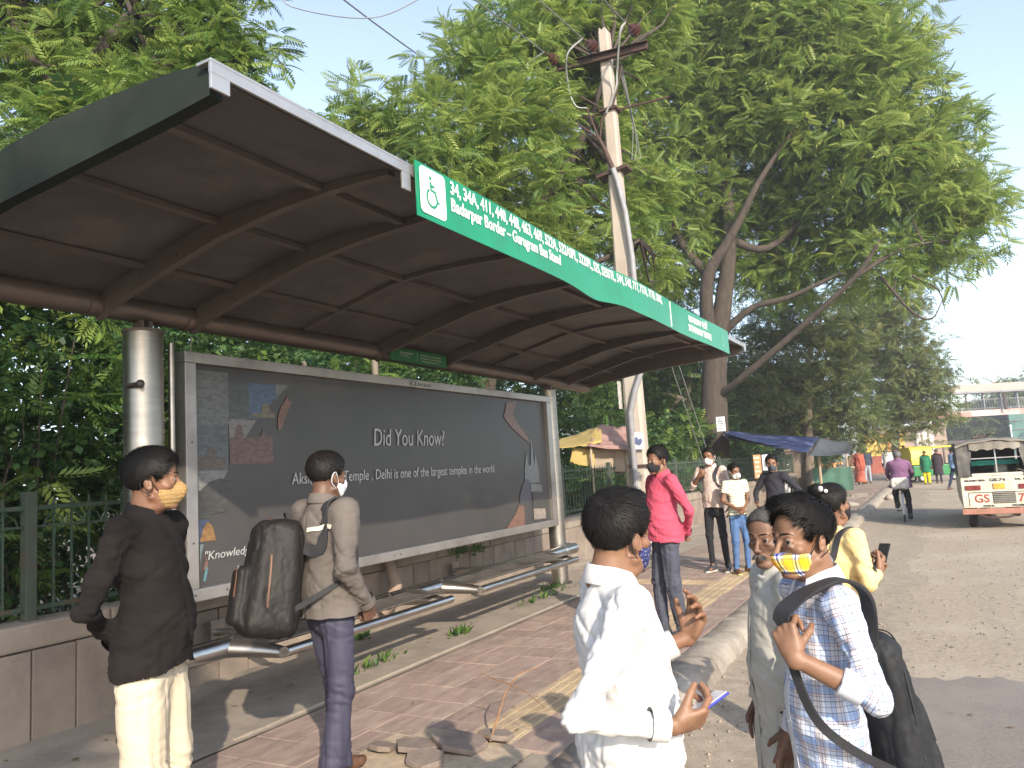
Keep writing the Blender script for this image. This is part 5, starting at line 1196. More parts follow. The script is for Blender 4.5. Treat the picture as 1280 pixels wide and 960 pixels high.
        if sh.get('cuff', True):
            for i in (1, -1):
                slv = sl[i] if isinstance(sl, dict) else sl
                if slv <= 0: continue
                d = (WR[i]-EL[i]); L_ = np.linalg.norm(d); d = d/L_; e1 = EL[i]+d*L_*slv; r_ = (.049-.011*slv)*ar+e*.2+.0015; cw = sh.get('cuffw', .05)
                MB().tube([Vector(e1-d*cw), Vector(e1-d*cw*.5), Vector(e1-d*.002), Vector(e1+d*.0005), Vector(e1-d*.01)], [r_+.001, r_+.002, r_+.001, r_-.003, r_-.008], 22, cap=False).build('cuff', mt, so2, smooth=60)
    # --- trousers
    if trousers is not None:
        tr = dict(trousers); g = tr.get('g', 1.0); wz = tr.get('waist', .99) if shirt is None or shirt.get('hem', .86) < .7 else shirt.get('hem', .86)+.045; F = Field((-.45, -.4, .02), (.45, .45, wz+.02), tr.get('h', cv))
        F.ell((0, -.012, .90), (.146*tw*g**.4, .108*td*g**.4, .13), .05)
        for i in (1, -1):
            F.cone(HP[i]*V3(.80, 1, .97), KN[i], .086*g, .066*g, .045); F.cone(KN[i], (FT[i][0], FT[i][1]-.01, .05+FT[i][2]), .064*g, (.052+tr.get('flare', 0))*g, .03)
        F.M = np.eye(4); F.plane((0, 0, wz), (0, 0, 1)); F.plane((0, 0, tr.get('cut', .045)), (0, 0, -1))
        V, Fc = F.mesh(); V = relax(V, Fc, 1, .4); N = vnormals(V, Fc); sd = tr.get('seed', 3)
        wob = fbm(V, 4, sd+1, 2)*.03; hx = V[:, 2]-.95+np.abs(V[:, 0])*.8
        W = ridge(np.stack([V[:, 0]*17+wob*8, V[:, 1]*13, V[:, 2]*1.6], 1), 1.0, sd, 1.5, 1.8)*.010+ridge(np.stack([V[:, 0]*7, V[:, 1]*9, (V[:, 2]+wob+V[:, 1]*.4)*26], 1), 1.0, sd+1, 1.6, 2.2)*.010*(np.exp(-((V[:, 2]-.49)/.10)**2)+np.exp(-((V[:, 2]-.10)/.11)**2)+.12)+ridge(np.stack([V[:, 0]*7, V[:, 1]*7, hx*26], 1), 1.0, sd+7, 1.5, 2)*.006*np.exp(-((V[:, 2]-.80)/.09)**2)
        V = V-N*(W*tr.get('wr', 1))[:, None]+N*.003; V[:, :2] *= (1-.10*np.clip((V[:, 2]-wz+.085)/.04, 0, 1))[:, None]
        to = mesh_np('trousers', V, Fc, tr['m'], root)
    if shoes is not None:
        for i in (1, -1):
            x, y, zf = FT[i]; ya = R((-12 if i > 0 else 12)); F = Field((x-.12, y-.14, zf-.005), (x+.12, y+.24, zf+.16), .007); F.M = frame((x, y, zf), math.degrees(ya))
            F.cone((0, -.035, .045), (0, .07, .040), .042, .040, .02); F.cone((0, .07, .038), (0, .155, .030), .042, .030, .02, flat=((0, 0, 1), .8)); F.cone((0, -.03, .05), (0, -.02, .10), .04, .042, .02)
            F.M = np.eye(4); F.plane((0, 0, zf), (0, 0, -1)); V, Fc = F.mesh(); V = relax(V, Fc, 1); shoe = mesh_np('shoe', V, Fc, shoes['m'], root)
            if shoes.get('sole'):
                F = Field((x-.12, y-.14, -.012), (x+.12, y+.24, .06), .007); F.M = frame((x, y, 0), math.degrees(ya)); F.cone((0, -.04, .012), (0, .15, .012), .046, .040, .02); F.M = np.eye(4); F.plane((0, 0, .022), (0, 0, 1)); F.plane((0, 0, .0), (0, 0, -1)); V, Fc = F.mesh(); mesh_np('sole', V, Fc, shoes['sole'], shoe)
    return dict(root=root, hM=hM, A=A, bvh=top_bvh, SH=SH, EL=EL, WR=WR, loc=loc, rz=rz, s=s)

def gear(p, name, label, cat, group=None):
    """a thing carried by person p: its own top-level object in the person's frame"""
    return empty(name, p['loc'], p['rz'], label, cat, group, p['s'])
def rucksack(p, label, m, m2, c=(0, -.24, 1.17), w=.155, h_=.23, d=.10, tilt=0, straps=(1, -1), strapw=.055, cv=.008, sag=0, zipm=None, paths=None, split=.62, group=None, roll=0, yawb=0):
    g = gear(p, 'backpack', label, 'backpack', group); F = Field(np.array(c)-.42, np.array(c)+.42, cv); F.M = frame(c, yawb, tilt, roll)
    F.rbox((0, 0, 0), (w, d, h_), .075, .0, taper=.10); F.rbox((0, -d*.95, -.32*h_), (w*.82, d*.42, h_*.50), .035, .012, taper=.08)
    V, Fc = F.mesh(); V = relax(V, Fc, 2); N = vnormals(V, Fc); V = V-N*(ridge(V*V3(1, 1, .3), 14, 3, 2.5)*.008+ridge(V, 34, 8, 2)*.003+sag*ridge(V*V3(.8, .8, .35), 8, 5, 2.5)*.014)[:, None]
    mesh_np('bag', V, Fc, m, g); bb = bvh_of(V, Fc); M_ = frame(c, yawb, tilt, roll); A = lambda q: Vector(M_[:3, :3] @ np.array(q, float)+M_[:3, 3])
    pts, nn = snap_path(bb, [A((x, y, z)) for x, y, z in [(-w, -.03, -.5*h_), (-w, -.04, .3*h_), (-.6*w, -.05, .9*h_), (0, -.05, 1.05*h_), (.6*w, -.05, .9*h_), (w, -.04, .3*h_), (w, -.03, -.5*h_)]], .001); ribbon('zip', pts, .008, .004, zipm or m2, g, nn)
    pts, nn = snap_path(bb, [A((x, y, z)) for x, y, z in [(-w*.8, -d-.06, -.35*h_), (-w*.6, -d-.05, .05*h_), (0, -d-.05, .12*h_), (w*.6, -d-.05, .05*h_), (w*.8, -d-.06, -.35*h_)]], .001); ribbon('pocket_zip', pts, .007, .004, zipm or m2, g, nn)
    MB().tube(curve([A((-.03, .05, .95*h_)), A((-.03, .03, 1.12*h_)), A((.03, .03, 1.12*h_)), A((.03, .05, .95*h_))], 4), .007, 6).build('handle', m2, g, smooth=60)
    pl = A((w*.55, -d*1.3, .1*h_)); MB().box(pl, (.010, .008, .035)).box(pl+Vector((0, -.002, -.03)), (.006, .006, .02)).build('zip_pull', mat('zip_metal', (.6, .58, .55), None, 9, .3, metal=.8), g)
    for i in straps:
        x = i*.105; P = [(x*.9, -.13, c[2]+.14), (x, -.10, 1.44), (x, -.02, 1.50), (x*1.05, .07, 1.43), (x*1.15, .14, 1.33), (x*1.4, .13, 1.20), (i*.19, .02, 1.10), (i*.15, -.12, 1.02)]
        if paths and i in paths:
            pts = [Vector(q) for q in paths[i][0]]; nn = [Vector(q) for q in paths[i][1]]
        else: pts, nn = snap_path(p['bvh'], P, .007)
        pts = [A((x*.7, .05, .62*h_))]+pts+[A((i*w*.8, .02, -.7*h_))]; nn = [Vector((0, 0, 1))]+nn+[Vector((i, 0, 0))]
        ribbon('strap', pts, lambda t: strapw if t < split else strapw*.45, .012, m2, g, nn)
    return g
# ---------------------------------------------------------------- the people
m_black = cloth('black_shirt', (.014, .011, .010), (.009, .007, .007), rough=1.0); m_cream = cloth('cream_trousers', (.52, .45, .335), (.46, .39, .285)); m_jacket = cloth('grey_jacket', (.128, .110, .097), (.10, .086, .076), rough=.8)
m_navy = cloth('navy_trousers', (.052, .050, .078), (.04, .039, .062), rough=.6); m_whites = cloth('white_shirt', (.62, .605, .58), (.59, .57, .55)); m_pink = cloth('pink_shirt', (.48, .075, .125), (.42, .065, .105)); m_slate = cloth('slate_jeans', (.07, .075, .10), (.055, .058, .078), bump=.25)
m_kurta = cloth('pale_kurta', (.50, .48, .42), (.44, .42, .37)); m_yellow = cloth('yellow_kurta', (.78, .58, .27), (.72, .52, .22)); m_blue = cloth('blue_trousers', (.025, .06, .20), (.02, .045, .16)); m_greybag = cloth('grey_bag', (.20, .19, .22), (.16, .15, .18))
m_bagb = cloth('black_bag', (.022, .023, .025), (.014, .015, .017), rough=.6, bump=.2); m_strap = cloth('dark_webbing', (.035, .035, .038), (.025, .025, .028), rough=.65, bump=.3); m_bagbr = cloth('brown_black_bag', (.018, .015, .014), (.012, .011, .010), rough=.55)
m_peach = cloth('peach_shirt', (.55, .42, .36), (.46, .38, .36)); m_blackt = cloth('black_jeans', (.022, .022, .026)); m_bluej = cloth('blue_jeans', (.08, .15, .30), (.06, .11, .23), bump=.2); m_darktop = cloth('dark_top', (.03, .03, .038))
m_shoe = mat('dark_shoe', (.05, .05, .055), None, 8, .6); m_sole = mat('white_sole', (.55, .53, .48), None, 8, .7); m_browns = mat('brown_sandal', (.13, .06, .03), None, 8, .5)
m_maskb = cloth('black_mask', (.02, .02, .022)); m_maskw = cloth('white_mask', (.78, .78, .78)); m_orange = mat('orange_piping', (.16, .075, .04), None, 9, .6)
def floral():
    m = mat('cloth_floral_mask', (.33, .22, .08), (.20, .09, .045), 230, .9, lo=.52, hi=.60, detail=2); return m
def uvmat(name, build):
    m = bpy.data.materials.new(name); m.use_nodes = True; nt = m.node_tree; L = nt.links.new; b = nt.nodes['Principled BSDF']; b.inputs['Roughness'].default_value = .88; b.inputs['Specular IOR Level'].default_value = .2
    uv = nd(nt, 'ShaderNodeUVMap', uv_map='uv'); sp = nd(nt, 'ShaderNodeSeparateXYZ'); L(uv.outputs[0], sp.inputs[0]); col = build(nt, L, sp.outputs[0], sp.outputs[1]); L(col, b.inputs['Base Color'])
    tc = nd(nt, 'ShaderNodeTexCoord'); nb = nd(nt, 'ShaderNodeTexNoise', _Scale=180.0, _Detail=4.0); L(tc.outputs['Object'], nb.inputs['Vector']); bp = nd(nt, 'ShaderNodeBump', _Strength=.15, _Distance=.01); L(nb.outputs[0], bp.inputs['Height']); L(bp.outputs[0], b.inputs['Normal'])
    return m
def stripes(nt, L, src, period, stops, off=0.0):
    """repeating woven stripes: stops = [(position 0..1, colour), ...] constant steps"""
    a = nd(nt, 'ShaderNodeMath', operation='MULTIPLY_ADD'); a.inputs[1].default_value = 1/period; a.inputs[2].default_value = 50+off; L(src, a.inputs[0]); f = nd(nt, 'ShaderNodeMath', operation='FRACT'); L(a.outputs[0], f.inputs[0])
    cr = nd(nt, 'ShaderNodeValToRGB'); cr.color_ramp.interpolation = 'CONSTANT'; e = cr.color_ramp.elements; e[0].position = 0; e[0].color = C4(stops[0][1]); e[1].position = stops[1][0]; e[1].color = C4(stops[1][1])
    for p, c in stops[2:]: q = e.new(p); q.color = C4(c)
    L(f.outputs[0], cr.inputs[0]); return cr.outputs[0]
def mul(nt, L, a, b_):
    x = nd(nt, 'ShaderNodeMix', data_type='RGBA', blend_type='MULTIPLY'); x.inputs[0].default_value = 1; L(a, x.inputs[6]); L(b_, x.inputs[7]); return x.outputs[2]
W_, B1, B2, RD = (1, 1, 1), (.44, .50, .64), (.17, .19, .28), (.36, .17, .16)
m_plaid = uvmat('plaid_cotton', lambda nt, L, u, v: mul(nt, L, stripes(nt, L, u, .078, [(0, (.60, .62, .66)), (.10, RD), (.125, (.60, .62, .66)), (.22, RD), (.245, (.62, .6, .6)), (.42, B2), (.445, B1), (.62, B2), (.64, (.54, .60, .70)), (.85, B1), (.9, (.8, .82, .86))]),
                                                  stripes(nt, L, v, .078, [(0, (.92, .92, .94)), (.12, B2), (.145, (.92, .92, .94)), (.30, RD), (.32, (.9, .86, .88)), (.40, RD), (.42, (.62, .72, .9)), (.62, (.68, .76, .9)), (.70, B2), (.725, (.92, .92, .95)), (.9, B1), (.93, (.92, .92, .94))])))
YM, NV, WM = (.72, .40, .04), (.05, .07, .18), (.85, .84, .8)
m_pmask = uvmat('plaid_mask', lambda nt, L, u, v: mul(nt, L, stripes(nt, L, u, .062, [(0, (1, .58, .12)), (.30, (.45, .42, .35)), (.42, (1, 1, 1)), (.52, (.16, .18, .36)), (.66, (1, 1, 1)), (.74, (.5, .45, .3)), (.84, (1, .6, .14))]),
                                                 stripes(nt, L, v, .058, [(0, (.95, .62, .15)), (.28, (.5, .45, .35)), (.40, (.95, .95, .92)), (.52, (.18, .2, .4)), (.68, (.95, .95, .92)), (.78, (.95, .7, .25))], .2)))
m_stripe = uvmat('striped_cotton', lambda nt, L, u, v: stripes(nt, L, v, .042, [(0, (.72, .70, .55)), (.62, (.16, .20, .13)), (.86, (.72, .70, .55))]))
FRONT = lambda yaw: (yaw, 0, 0)
R_, L_ = 1, -1
pj = math.radians

# man in black shirt, left
p_black = person('man in a black shirt and cream trousers with a mustard floral mask', (-2.83, 2.07, 0), R(-68.3), 1.74, skin='brown', head=(26, -2, 0), hs=1.04, hv=.004, cv=.007,
    arms=dict(el={1: (.245, -.10, 1.12), -1: (-.25, -.10, 1.13)}, wr={1: (-.05, -.185, .95), -1: (-.20, -.02, .87)}), hands={1: dict(f=(-.9, -.05, -.35), p=(0, -1, 0), h=.006)},
    shirt=dict(m=m_black, hem=.855, ease=.006, open=30, pocket=None, wr=1.4, seed=2, button=m_maskb, hemwave=.02), trousers=dict(m=m_cream, g=1.22, waist=.97, wr=1.1, h=.009), shoes=dict(m=m_shoe), mask=dict(m=floral(), top=-.010, pleat=1.2, loop=m_maskb),
    hair=dict(m=m_hair, thick=.014, top=.020, n=6000, L=(.025, .05), width=.0018, lift=.25), torso=(1.0, 1.05, 1.35))
# man in the grey jacket
p_grey = person('man in a grey jacket and navy trousers with white ear loops facing the panel', (-2.89, 3.17, 0), R(-12), 1.72, skin='dark', head=(4, 0, 0), hs=1.10, hv=.005, cv=.008,
    arms=dict(el={1: (.235, -.07, 1.12), -1: (-.24, -.03, 1.13)}, wr={1: (.19, .10, .915), -1: (-.16, .14, 1.0)}), hands={1: dict(f=(-.25, .35, -.9), p=(-1, 0, 0), curl=(50, 55, 60, 60)), -1: dict(f=(.3, .5, .2), p=(1, 0, 0), h=.007)},
    shirt=dict(m=m_jacket, hem=.875, ease=.018, arm=1.15, name='jacket', wr=1.1, seed=5, open=24, placket=False, cuffw=.04, hemwave=.004), trousers=dict(m=m_navy, g=1.05, waist=.95, wr=1.1, flare=.012), shoes=dict(m=m_browns), mask=dict(m=m_maskw, top=-.012),
    hair=dict(thick=.013, top=.018, n=5000, L=(.014, .03), width=.0018, lift=.25), feet={1: (.11, -.10, 0), -1: (-.10, .12, 0)})
g_ = p_grey
for (a, b_, w) in (((.17, -.11, 1.335), (.02, -.14, 1.32), .022), ((-.17, -.11, 1.335), (-.02, -.14, 1.32), .022)):
    pts, nn = snap_path(g_['bvh'], [np.array(a)+(np.array(b_)-np.array(a))*t for t in np.linspace(0, 1, 5)], .004); ribbon('reflective_strip', pts, w, .002, mat('cream_strip', (.66, .60, .46)), g_['root'], nn)
pts, nn = snap_path(g_['bvh'], [(math.sin(a)*.2, math.cos(a)*.2, .90) for a in np.linspace(-3.1, 3.1, 22)], .002); ribbon('waistband', pts, .05, .006, m_jacket, g_['root'], nn)
bag = rucksack(p_grey, 'bulging brown black backpack hanging low from the shoulder of the man in the grey jacket', m_bagbr, m_strap, c=(-.17, -.235, 1.08), w=.20, h_=.30, d=.14, tilt=10, straps=(1,), strapw=.06, cv=.009, sag=.8, zipm=m_orange, yawb=-25, roll=-8)

# man in the white shirt, seen from behind
p_white = person('man in a bright white shirt seen from behind holding a phone in the foreground', (-.85, 2.134, -.18), R(-52), 1.66, skin='light', head=(30, -3, 2), head_o=(0, .02, 1.582), hs=1.06, hv=.0034, cv=.006,
    arms=dict(el={1: (.225, -.20, 1.14), -1: (-.24, .06, 1.13)}, wr={1: (.235, .06, 1.095), -1: (-.19, .285, 1.225)}), hands={1: dict(f=(-.05, .95, .16), p=(-.75, .1, .65), curl=((38, 40, 20), (42, 44, 25), (48, 48, 28), (52, 50, 30)), thumb=(38, 10), ti=.35, spread=(3, 0, -2, -5)),
        -1: dict(f=(.25, .35, .95), p=(.55, -.55, .35), curl=((22, 30, 18), (30, 38, 24), (38, 44, 28), (44, 50, 30)), thumb=(38, 18), spread=(7, 2, -4, -10))},
    shirt=dict(m=m_whites, hem=.83, ease=.012, arm=.98, open=26, seed=3, wr=1.5, drape=.9, sleeve={1: .93, -1: .80}), trousers=dict(m=cloth('pale_trousers', (.55, .52, .46)), g=1.05, waist=.95, h=.012), shoes=dict(m=m_shoe), mask=dict(m=mat('cloth_navy_print_mask', (.02, .025, .10), (.5, .5, .6), 160, .8, lo=.62, hi=.66, detail=2), top=-.012, loop=m_maskb),
    hair=dict(thick=.011, top=.022, quiff=.010, n=8000, L=(.018, .042), width=.0013, lift=.28), thin=1, torso=(1.02, 1.06, 1.0))
ph = gear(p_white, 'mobile_phone', 'white and blue phone held up by the man in the white shirt', 'phone'); RW = p_white
b = MB(); b.box((0, 0, 0), (.070, .008, .145)); o = b.build('phone_case', mat('phone_blue', (.03, .04, .30), None, 5, .3), ph, bevel=.003)
b2 = MB(); b2.box((0, -.0052, 0), (.064, .002, .138)); o2 = b2.build('phone_back', mat('phone_white', (.7, .7, .72), None, 5, .2), ph, bevel=.0009)
for q in (o, o2): q.location = (.212, .160, 1.132); q.rotation_euler = (R(-68), R(-10), R(8)); q.scale = (.92, .92, .92)

# young man in the plaid shirt
p_plaid = person('young man in a blue plaid shirt with yellow checked mask gripping his backpack strap', (-.375, 2.56, -.18), R(123), 1.585, skin='light', head=(15, 1, 2), head_o=(0, .022, 1.594), hs=1.07, hv=.003, cv=.006,
    arms=dict(el={-1: (-.265, -.04, 1.14), 1: (.225, -.03, 1.12)}, wr={-1: (-.185, .170, 1.262), 1: (.235, .03, .875)}), hands={-1: dict(f=(.36, .10, .86), p=(.62, -.72, -.10), curl=((52, 74, 45), (58, 76, 45), (62, 78, 45), (66, 78, 45)), thumb=(40, 20), ti=.5, s=1.05)},
    shirt=dict(m=m_plaid, hem=.80, ease=.004, arm=.92, open=34, seed=7, sleeve={-1: .45, 1: .9}, cuffw=.07, wr=1.0, pocket=1), torso=(.88, .93, .9), trousers=dict(m=m_blackt, waist=.95, h=.012), shoes=dict(m=m_shoe), mask=dict(m=m_pmask, top=-.030, slope=.10, pleat=.6, loop=m_maskb, thick=.005),
    gaze=26, hair=dict(thick=.009, top=.016, quiff=.030, n=9000, L=(.025, .050), width=.0013, lift=.5, hl=.020), thin=.6)
rucksack(p_plaid, 'large black backpack worn by the young man in the plaid shirt', m_bagb, m_strap, c=(.01, -.195, 1.03), w=.155, h_=.26, d=.078, tilt=7, straps=(-1,), strapw=.062, cv=.008, sag=.5, split=.56,
    paths={-1: ([(-.115, -.12, 1.40), (-.12, -.05, 1.468), (-.13, .05, 1.455), (-.135, .135, 1.415), (-.140, .178, 1.365), (-.155, .165, 1.24), (-.18, .12, 1.08), (-.20, .02, .98)], [(0, -.6, .8), (0, -.1, 1), (-.1, .5, .8), (-.3, .9, .3), (-.4, .9, 0), (-.5, .8, 0), (-.7, .7, 0), (-1, 0, 0)])})
pts, nn = snap_path(p_plaid['bvh'], [(0, .2, z) for z in (1.42, 1.3)], .001)

# old man between them
p_old = person('old man with a grey moustache in a long pale kurta beside the plaid shirt', (-.585, 3.09, -.18), R(118), 1.54, skin='old', gaze=8, head=(44, 4, 0), hs=1.04, hv=.0042, cv=.009, thin=1.6,
    shirt=dict(m=m_kurta, hem=.40, ease=.022, name='kurta', arm=1.1, seed=11, wr=1.0, flare=.02, drape=1.3), trousers=dict(m=cloth('pale_pyjama', (.48, .46, .40)), g=1.1, h=.012), shoes=dict(m=m_browns), hair=dict(m=m_hairg, thick=.003, top=.003, n=3500, L=(.004, .008), width=.001, lift=1.2), moust=hairmat('grey_moustache', (.16, .15, .14)), torso=(.92, .95, 1.0), arms=dict(el={1: (.21, .0, 1.12), -1: (-.21, .0, 1.12)}, wr={1: (.20, .06, .87), -1: (-.20, .06, .87)}))
MB().tube(curve([(.062, -.06, 1.455), (.07, .01, 1.445), (.03, .06, 1.43), (-.03, .06, 1.425), (-.07, .01, 1.44), (-.062, -.06, 1.455)], 6), .010, 8).build('neck_scarf', cloth('white_scarf', (.66, .64, .58)), p_old['root'], smooth=60)

# girl in yellow
def bun(F): F.M = F.M; F.ell((0, -.085, .115), (.045, .045, .042), .01)
p_yel = person('woman in a yellow kurta with a hair bun looking down at her phone', (-.53, 4.54, -.18), R(-36), 1.56, skin='light', head=(0, -16, 0), hs=1.04, fem=1, hv=.0055, cv=.010, detail=True, brows=False,
    arms=dict(el={1: (.215, .0, 1.14), -1: (-.20, .02, 1.13)}, wr={1: (.09, .235, 1.19), -1: (.02, .24, 1.17)}), hands={1: dict(f=(-.15, .75, .6), p=(-.8, 0, .5), curl=(50, 55, 60, 60)), -1: dict(f=(.3, .8, .4), p=(.5, 0, .8), curl=(50, 50, 50, 50))},
    shirt=dict(m=m_yellow, hem=.50, ease=.004, name='kurta', flare=.045, seed=13, sleeve=.75, placket=False, cuff=False, collar=False, wr=1.2), trousers=dict(m=m_blue, g=1.05, h=.012), shoes=dict(m=m_browns), mask=dict(m=m_maskb, top=-.012), hair=dict(thick=.012, top=.014, n=2500, L=(.02, .04), extra=bun), torso=(.90, .95, .9))
b = MB(); b.sphere(p_yel['A']((.045, -.095, .13)), (.018, .012, .018), 8, 6); b.sphere(p_yel['A']((.06, -.075, .11)), (.012, .012, .012), 8, 6); b.build('hair_clip', mat('white_clip', (.7, .68, .66)), p_yel['root'])
rucksack(p_yel, 'light grey backpack on the back of the woman in yellow', m_greybag, m_strap, c=(0, -.20, 1.16), w=.14, h_=.20, d=.075, tilt=3, strapw=.035, cv=.011)
ph = gear(p_yel, 'mobile_phone', 'small black phone held by the woman in yellow', 'phone'); b = MB(); b.box((0, 0, 0), (.068, .009, .14)); o = b.build('phone_case', m_bagb, ph, bevel=.003); o.location = (.055, .325, 1.275); o.rotation_euler = (R(-35), 0, R(10))

# man in the pink shirt
p_pink = person('man in a bright pink shirt and black mask standing with hands behind him', (-2.213, 6.811, 0), R(134), 1.70, skin='brown', head=(16, 0, 0), hs=1.06, hv=.006, cv=.010, brows=False,
    arms=dict(el={-1: (-.28, -.12, 1.13), 1: (.235, .02, 1.13)}, wr={-1: (-.03, -.205, .92), 1: (.20, .10, .88)}), hands={-1: dict(f=(.8, -.05, -.55), p=(0, -1, 0))},
    shirt=dict(m=m_pink, hem=.865, ease=.010, seed=17, pocket=1, wr=1.3, open=26, button=m_pink), trousers=dict(m=m_slate, g=1.10, waist=.95, wr=1.2), shoes=dict(m=m_shoe), mask=dict(m=m_maskb, top=-.010), hair=dict(thick=.010, top=.022, n=1800, L=(.02, .04), width=.003), torso=(1.05, 1.1, 1.6), feet={1: (.07, .06, 0), -1: (-.08, -.05, 0)})
# the three young people further along
p_boy = person('young man with a white mask and peach grey shirt holding one backpack strap', (-2.817, 10.951, 0), R(176), 1.72, 'young people waiting together', 'brown', (0, 0, 0), hs=1.05, hv=.0075, cv=.013, detail=False,
    arms=dict(el={1: (.26, .09, 1.17), -1: (-.25, .0, 1.13)}, wr={1: (.10, .21, 1.33), -1: (-.25, .06, .89)}), hands={1: dict(f=(-.6, .2, .4), p=(0, -1, 0), curl=(60, 60, 60, 60))},
    shirt=dict(m=m_peach, hem=.87, seed=19, sleeve={1: .35, -1: .6}, open=28, wr=1.2, pocket=1), trousers=dict(m=m_blackt, g=.85, waist=.95), shoes=dict(m=m_shoe, sole=m_sole), mask=dict(m=m_maskw, top=-.010, cup=True), hair=dict(thick=.010, top=.022, n=900, L=(.02, .03), width=.004), torso=(.92, .92, .9), feet={1: (.08, .02, 0), -1: (-.13, .0, 0)})
rucksack(p_boy, 'slim black backpack worn by the young man with the white mask', m_bagb, m_strap, c=(.05, -.22, 1.12), w=.14, h_=.2, d=.07, strapw=.05, cv=.015)
def longhair(F): F.cone((0, -.09, .02), (0, -.10, -.13), .05, .03, .03)
p_girl = person('girl in a striped short sleeved top and blue jeans with a white mask', (-2.45, 10.764, 0), R(-140), 1.48, 'young people waiting together', 'brown', (8, 4, 0), hs=1.08, hv=.0075, cv=.013, detail=False, fem=1,
    arms=dict(el={1: (.23, -.02, 1.14), -1: (-.21, -.02, 1.14)}, wr={1: (.10, .17, 1.02), -1: (-.02, .19, 1.0)}), shirt=dict(m=m_stripe, hem=.90, seed=21, sleeve=-.45, placket=False, collar=False, cuff=False, ease=.004), trousers=dict(m=m_bluej, g=.92, waist=.96), shoes=dict(m=m_browns, sole=mat('yellow_sole', (.6, .5, .2))),
    mask=dict(m=m_maskw, top=-.010, cup=True), hair=dict(thick=.014, top=.016, n=900, L=(.02, .04), width=.004, extra=longhair), torso=(.88, .9, .9))
def pony(F): F.cone((0, -.10, .04), (0, -.155, -.02), .03, .035, .02); F.cone((0, -.155, -.02), (0, -.145, -.11), .035, .018, .02)
p_bg = person('girl in a dark long sleeved top with hands on hips and a swinging ponytail', (-1.93, 10.75, 0), R(160), 1.57, 'young people waiting together', 'brown', (26, 6, 0), hs=1.06, hv=.0075, cv=.013, detail=False, fem=1,
    arms=dict(el={1: (.30, .03, 1.17), -1: (-.34, -.06, 1.20)}, wr={1: (.19, .20, 1.03), -1: (-.19, .03, 1.03)}), shirt=dict(m=m_darktop, hem=.88, seed=23, placket=False, collar=False, cuff=False), trousers=dict(m=m_blackt, g=.95, waist=.96), shoes=dict(m=m_shoe),
    mask=dict(m=cloth('slate_mask', (.06, .07, .09)), top=-.010), hair=dict(thick=.010, top=.012, n=900, L=(.02, .03), width=.004, extra=pony), torso=(.9, .9, .9))
# ---------------------------------------------------------------- vehicles
def wheel(parent, name, c, r, w, axis='X', hub=None, m_t=None):
    m_t = m_t or mat('tyre_rubber', (.025, .024, .023), None, 20, .9); d = Vector((1, 0, 0)) if axis == 'X' else Vector((0, 1, 0)); c = Vector(c)
    o = MB().tube([c-d*w/2, c-d*w*.35, c+d*w*.35, c+d*w/2], [r*.9, r, r, r*.9], 28).build(name, m_t, parent, smooth=50)
    MB().tube([c-d*(w/2+.006), c+d*(w/2+.006)], [r*.55, r*.55], 20).build('rim', hub or m_alu, o, smooth=50); return o
m_vanw = mat('van_cream_paint', (.62, .58, .46), (.54, .50, .39), 4, .5, c3=(.42, .36, .27), ns3=5, bump=.05, bs=20)
m_canvas = mat('van_canvas', (.10, .095, .09), (.07, .066, .062), 5, .9, bump=.4, bs=30, c3=(.17, .16, .14), ns3=2)
m_canvt = mat('canvas_roof', (.22, .20, .165), (.16, .145, .12), 4, .92, bump=.5, bs=25, c3=(.30, .27, .23), ns3=2)
m_redl = mat('letter_red', (.32, .045, .035), None, 8, .6); m_lamp = mat('tail_lamp_red', (.20, .035, .03), (.14, .02, .02), 9, .3); m_rustb = mat('bumper_rust_pink', (.36, .17, .12), (.27, .13, .09), 6, .7)
van = empty('passenger_van', (1.04, 19.9, -.18), 0, 'cream shared passenger van with dark canvas canopy lettered GS 74 driving away', 'van')
def vb(name, parts, m, parent=van, bevel=.01, smooth=None):
    b = MB()
    for a, c in parts: b.mm(a, c)
    return b.build(name, m, parent, bevel=bevel, smooth=smooth)
yr = -1.6; HW = .66
vb('rear_panel', [((-HW+.0, yr, .42), (HW, yr+.06, 1.05)), ((-HW+.21, yr, 1.05), (HW-.21, yr+.05, 1.11))], m_vanw, bevel=.02)
vb('side_panel', [((-HW, yr+.061, .42), (-HW+.05, 2.0, 1.05))], m_vanw); vb('side_panel', [((HW-.05, yr+.061, .42), (HW, 2.0, 1.05))], m_vanw)
vb('floor', [((-HW+.051, yr+.061, .42), (HW-.051, 2.0, .5))], m_rust); vb('cab', [((-HW, 2.01, .42), (HW, 2.9, 1.3))], m_vanw, bevel=.08)
vb('bumper', [((-HW-.03, yr-.10, .30), (HW+.03, yr-.01, .41))], m_rustb)
vb('panel_seam', [((-HW+.12, yr-.006, .72), (HW-.12, yr-.0005, .735)), ((-HW+.11, yr-.006, .46), (-HW+.12, yr-.0005, .735)), ((HW-.12, yr-.006, .46), (HW-.11, yr-.0005, .735))], m_bolt, bevel=0)
for a in (-.59, .33): vb('tail_lamp', [((a, yr-.025, .78), (a+.27, yr-.0005, .875))], m_lamp, bevel=.008)
vb('number_plate', [((-.10, yr-.02, .79), (.10, yr-.0005, .90))], mat('plate_amber', (.62, .35, .05), None, 8, .5), bevel=.004)
for k in range(6): vb('vent_slat', [((-.12, yr-.02, .515+k*.037), (.25, yr-.003, .537+k*.037))], mat('vent_metal', (.28, .27, .22), None, 8, .5, metal=.4), bevel=.003)
vb('vent_back', [((-.13, yr-.002, .50), (.26, yr-.0003, .74))], m_bolt, bevel=0)
